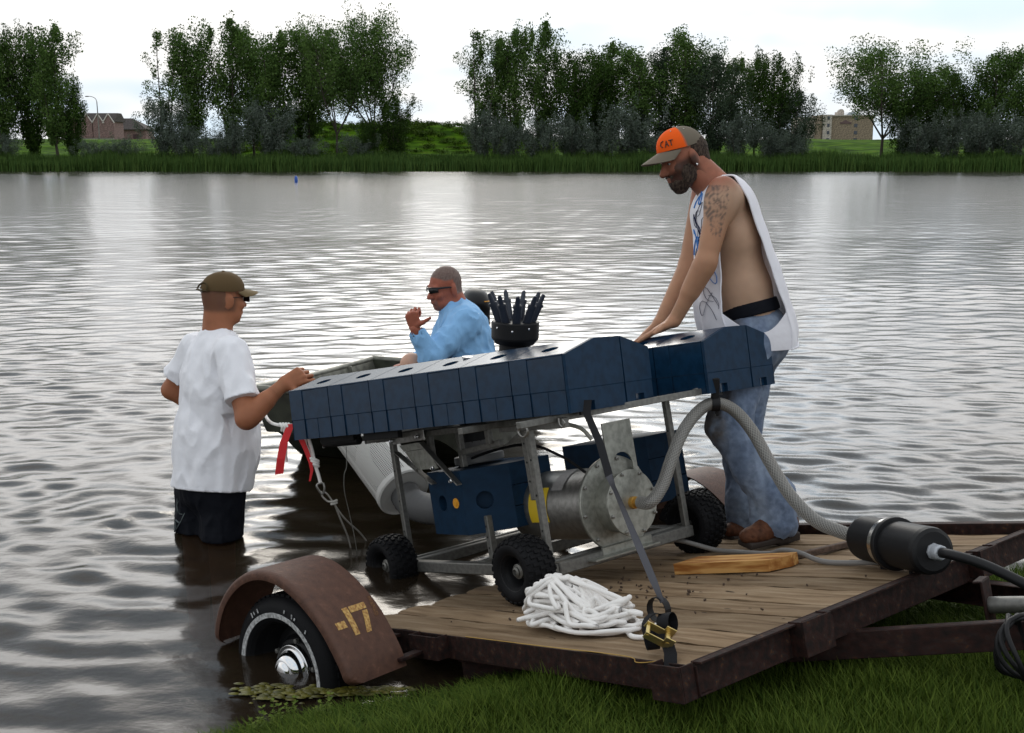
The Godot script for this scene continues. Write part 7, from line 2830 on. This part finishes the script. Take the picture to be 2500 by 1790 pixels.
	obj("webbing", m, M.webbing, st)
	m = MB.new()
	strap_mesh(m, [p1, p1.lerp(p2, 0.12), p1.lerp(p2, 0.3), p1.lerp(p2, 0.6), p1.lerp(p2, 0.85), p2], [Vector3(0.7, 0.5, 0.3), Vector3(0.15, 0.9, 0.5), Vector3(0.5, 0.5, 0.8), Vector3(1, 0.1, 0.5), Vector3(0.8, 0.3, 0.6), Vector3(0.3, 0.5, 0.8)], 0.026)
	obj("webbing", m, M.grey_strap, st)
	m = MB.new()
	for lp in [[Vector3(-0.185, 0.115, -0.09), 0.030, 0.2], [Vector3(-0.165, 0.075, -0.05), 0.034, 1.0], [Vector3(-0.18, 0.05, -0.04), 0.028, -0.6], [Vector3(-0.135, 0.085, -0.065), 0.024, 1.8]]:
		var loop: Array = []
		var wd: Array = []
		for i in 15:
			var an: float = TAU * i / 14.0
			var fx := Basis(Vector3.UP, lp[2])
			loop.append(TR * (lp[0] + fx * Vector3(cos(an) * lp[1], sin(an) * lp[1] * 1.15, 0)))
			wd.append(TR.basis * (fx * Vector3(0.15, 0.1, 1)))
		strap_mesh(m, loop, wd, 0.036)
	strap_mesh(m, [TR * Vector3(-0.14, 0.07, -0.04), TR * Vector3(-0.11, 0.045, -0.03), TR * Vector3(-0.085, 0.02, -0.012), TR * Vector3(-0.06, -0.04, 0.03)], [Vector3(1, 0.2, 0.4), Vector3(1, 0.2, 0.4), Vector3(1, 0.2, 0.4), Vector3(1, 0.2, 0.4)], 0.036)
	obj("webbing", m, M.webbing, st)
	m = MB.new()
	var fx := TR * Transform3D(Basis.from_euler(Vector3(0.5, 0.6, -0.75)), Vector3(-0.125, 0.068, -0.012))
	m.xf = fx
	for s in [-0.021, 0.021]:
		m.box(Vector3(0, 0, s), Vector3(0.075, 0.024, 0.003), 0.001)
		m.box(Vector3(0.03, 0.012, s), Vector3(0.03, 0.03, 0.003), 0.001)
	m.tube([Vector3(-0.028, 0, -0.024), Vector3(-0.028, 0, 0.024)], 0.006, 10)
	m.tube([Vector3(0.03, 0.004, -0.024), Vector3(0.03, 0.004, 0.024)], 0.008, 10)
	obj("ratchet", m, M.gold, st)
	# red ribbons and ropes at the pontoon's lake end
	for e in [[[Vector3(-0.933, 0.635, -4.72), Vector3(-0.943, 0.611, -4.712), Vector3(-0.961, 0.562, -4.693), Vector3(-0.971, 0.497, -4.670), Vector3(-0.979, 0.433, -4.659)], 0.036, "left, thicker red ribbon hanging from the pontoon's lake end"], [[Vector3(-0.905, 0.60, -4.73), Vector3(-0.894, 0.569, -4.724), Vector3(-0.870, 0.523, -4.706), Vector3(-0.850, 0.475, -4.687), Vector3(-0.845, 0.441, -4.680), Vector3(-0.852, 0.401, -4.663)], 0.03, "right, tapering red ribbon beside the white rope under the pontoon"]]:
		m = MB.new()
		var pa: Array = e[0]
		for k in pa.size() - 1:
			var w0: float = e[1] * (1.0 if e[1] > 0.032 else lerpf(1.0, 0.28, float(k) / (pa.size() - 1)))
			var w1: float = e[1] * (1.0 if e[1] > 0.032 else lerpf(1.0, 0.28, (k + 1.0) / (pa.size() - 1)))
			var wd := Vector3(0.93, 0.12, 0.3).rotated(Vector3.UP, 0.12 * k)
			var wd2 := Vector3(0.93, 0.12, 0.3).rotated(Vector3.UP, 0.12 * (k + 1))
			var A: Vector3 = pa[k]
			var B2: Vector3 = pa[k + 1]
			var up := Vector3(0, 0, 0.0016)
			m.quad(A - wd * w0 * 0.5, B2 - wd2 * w1 * 0.5, B2 + wd2 * w1 * 0.5, A + wd * w0 * 0.5)
			m.quad(A + wd * w0 * 0.5 - up, B2 + wd2 * w1 * 0.5 - up, B2 - wd2 * w1 * 0.5 - up, A - wd * w0 * 0.5 - up)
		var ro := obj("ribbon", m, M.red)
		tag(ro, e[2], "ribbon", "red ribbons on the pontoon")
	m = MB.new()
	m.tube(spline([Vector3(-1.344, 0.529, -5.80), Vector3(-1.242, 0.545, -5.582), Vector3(-1.185, 0.53, -5.372), Vector3(-1.126, 0.545, -5.171), Vector3(-1.039, 0.60, -4.871), Vector3(-0.972, 0.621, -4.75), Vector3(-0.90, 0.63, -4.72)], 7), 0.0075, 8)
	m.tube(spline([Vector3(-0.970, 0.615, -4.73), Vector3(-0.956, 0.575, -4.725), Vector3(-0.960, 0.504, -4.722), Vector3(-0.957, 0.47, -4.722)], 6), 0.006, 8)
	for k in 4:
		m.tube(spline([Vector3(-0.985 + 0.012 * k, 0.632, -4.738), Vector3(-0.972 + 0.012 * k, 0.622, -4.725), Vector3(-0.975 + 0.012 * k, 0.603, -4.735)], 5), 0.007, 8)
	var br := obj("bow_rope", m, M.rope)
	tag(br, "white rope tied between the boat's bow and the pontoon's lake end", "rope")
	var an := thing("anchor_line", "white knotted rope with steel shackle and thin wire lines down into the lake", "rope")
	m = MB.new()
	m.tube(spline([Vector3(-0.868, 0.60, -4.745), Vector3(-0.863, 0.557, -4.742), Vector3(-0.849, 0.518, -4.725), Vector3(-0.837, 0.470, -4.706), Vector3(-0.823, 0.427, -4.698), Vector3(-0.812, 0.388, -4.691)], 6), 0.0075, 8)
	m.tube(spline([Vector3(-0.88, 0.58, -4.742), Vector3(-0.878, 0.542, -4.740), Vector3(-0.861, 0.510, -4.724), Vector3(-0.838, 0.473, -4.707)], 6), 0.006, 8)
	for k in 3:
		var ring: Array = []
		for i in 14:
			var q := TAU * i / 14.0
			ring.append(Vector3(-0.838, 0.472 + 0.011 * (k - 1), -4.706) + Vector3(cos(q) * 0.016, sin(q) * 0.006 - cos(q) * 0.006, sin(q) * 0.014))
		m.tube(ring, 0.007, 8, true)
	obj("rope", m, M.rope, an)
	m = MB.new()
	m.tube(spline([Vector3(-0.802, 0.386, -4.690), Vector3(-0.823, 0.381, -4.690), Vector3(-0.826, 0.367, -4.687), Vector3(-0.807, 0.337, -4.692), Vector3(-0.795, 0.359, -4.686), Vector3(-0.800, 0.386, -4.690)], 5), 0.0045, 8)
	obj("shackle", m, M.steel, an)
	m = MB.new()
	m.tube(spline([Vector3(-0.811, 0.347, -4.694), Vector3(-0.806, 0.322, -4.700), Vector3(-0.788, 0.297, -4.715), Vector3(-0.763, 0.286, -4.723), Vector3(-0.750, 0.196, -4.798), Vector3(-0.736, 0.064, -4.926), Vector3(-0.73, -0.05, -5.0)], 5), 0.0038, 6)
	m.tube(spline([Vector3(-0.800, 0.347, -4.694), Vector3(-0.784, 0.331, -4.701), Vector3(-0.770, 0.301, -4.716), Vector3(-0.763, 0.286, -4.723), Vector3(-0.739, 0.180, -4.846), Vector3(-0.694, 0.050, -5.025), Vector3(-0.668, -0.03, -5.1)], 5), 0.0036, 6)
	for k in 2:
		m.tube([Vector3(-0.774, 0.293 - 0.01 * k, -4.72), Vector3(-0.763, 0.296 - 0.01 * k, -4.712), Vector3(-0.748, 0.300 - 0.01 * k, -4.722)], 0.006, 6)
	obj("wire", m, mat(lin(0.42, 0.4, 0.37), 0.6), an)
	m = MB.new()
	m.tube(spline([Vector3(-0.721, 0.60, -4.82), Vector3(-0.721, 0.428, -4.841), Vector3(-0.735, 0.375, -4.851), Vector3(-0.738, 0.295, -4.867), Vector3(-0.725, 0.191, -4.899), Vector3(-0.703, 0.041, -4.922), Vector3(-0.695, -0.1, -4.95)], 6), 0.0018, 5)
	var tw := obj("thin_line", m, M.wire)
	tag(tw, "single thin wire hanging from the white drum into the water", "wire")
	# heap of white rope on the near side of the deck
	r.seed = 23
	var rp: Array = []
	var c0 := Vector3(-0.70, 0, -0.21)
	var phase := 0.0
	var loops := 74
	for k in loops:
		var f := float(k) / loops
		var side := -1.0 if r.randf() < 0.46 else 1.0
		var cx := c0.x + side * 0.115 * r.randf_range(0.2, 1.25)
		var cz := c0.z + r.randfn() * 0.035
		var rx := r.randf_range(0.03, 0.19) * (1.0 - 0.3 * f)
		var rz := r.randf_range(0.03, 0.10) * (1.0 - 0.3 * f)
		var tilt := r.randf_range(-0.5, 0.5)
		var turn := r.randf_range(0.6, 1.15) * TAU * (1.0 if r.randf() < 0.5 else -1.0)
		var steps := 9
		for i in steps:
			phase += turn / steps
			var p := Vector3(cx + cos(phase) * rx, 0, cz + sin(phase) * rz)
			var q := Vector2((p.x - c0.x) / 0.36, (p.z - c0.z) / 0.175)
			if q.length() > 1.0:
				q = q / q.length() * (1.0 - 0.05 * r.randf())
				p.x = c0.x + q.x * 0.36
				p.z = c0.z + q.y * 0.175
			var dome: float = 0.135 * pow(maxf(0.0, 1.0 - q.length_squared()), 0.55) * (0.8 + 0.35 * sin(p.x * 16.0 + 1.2))
			p.y = 0.012 + dome * clampf(f * 1.15 + 0.12 * sin(phase + tilt * 3.0), 0.0, 1.0) + 0.01 * r.randf()
			if p.y > 0.03 and k % 9 == 3 and i == 4:
				p.y += 0.035
			rp.append(TR * p)
	for q in [Vector3(-0.46, 0.012, -0.2), Vector3(-0.36, 0.012, -0.14), Vector3(-0.30, 0.011, -0.17), Vector3(-0.28, 0.011, -0.22), Vector3(-0.40, 0.012, -0.27)]:
		rp.append(TR * q)
	m = MB.new()
	m.tube(spline(rp, 4), 0.0078, 8)
	var rope := obj("rope_heap", m, M.rope)
	tag(rope, "heap of white braided rope on the deck beside the near cart wheel", "rope")

func build_all() -> void:
	build_trailer()
	build_cart()
	build_mixer()
	build_boat()
	build_people()
	build_lines()
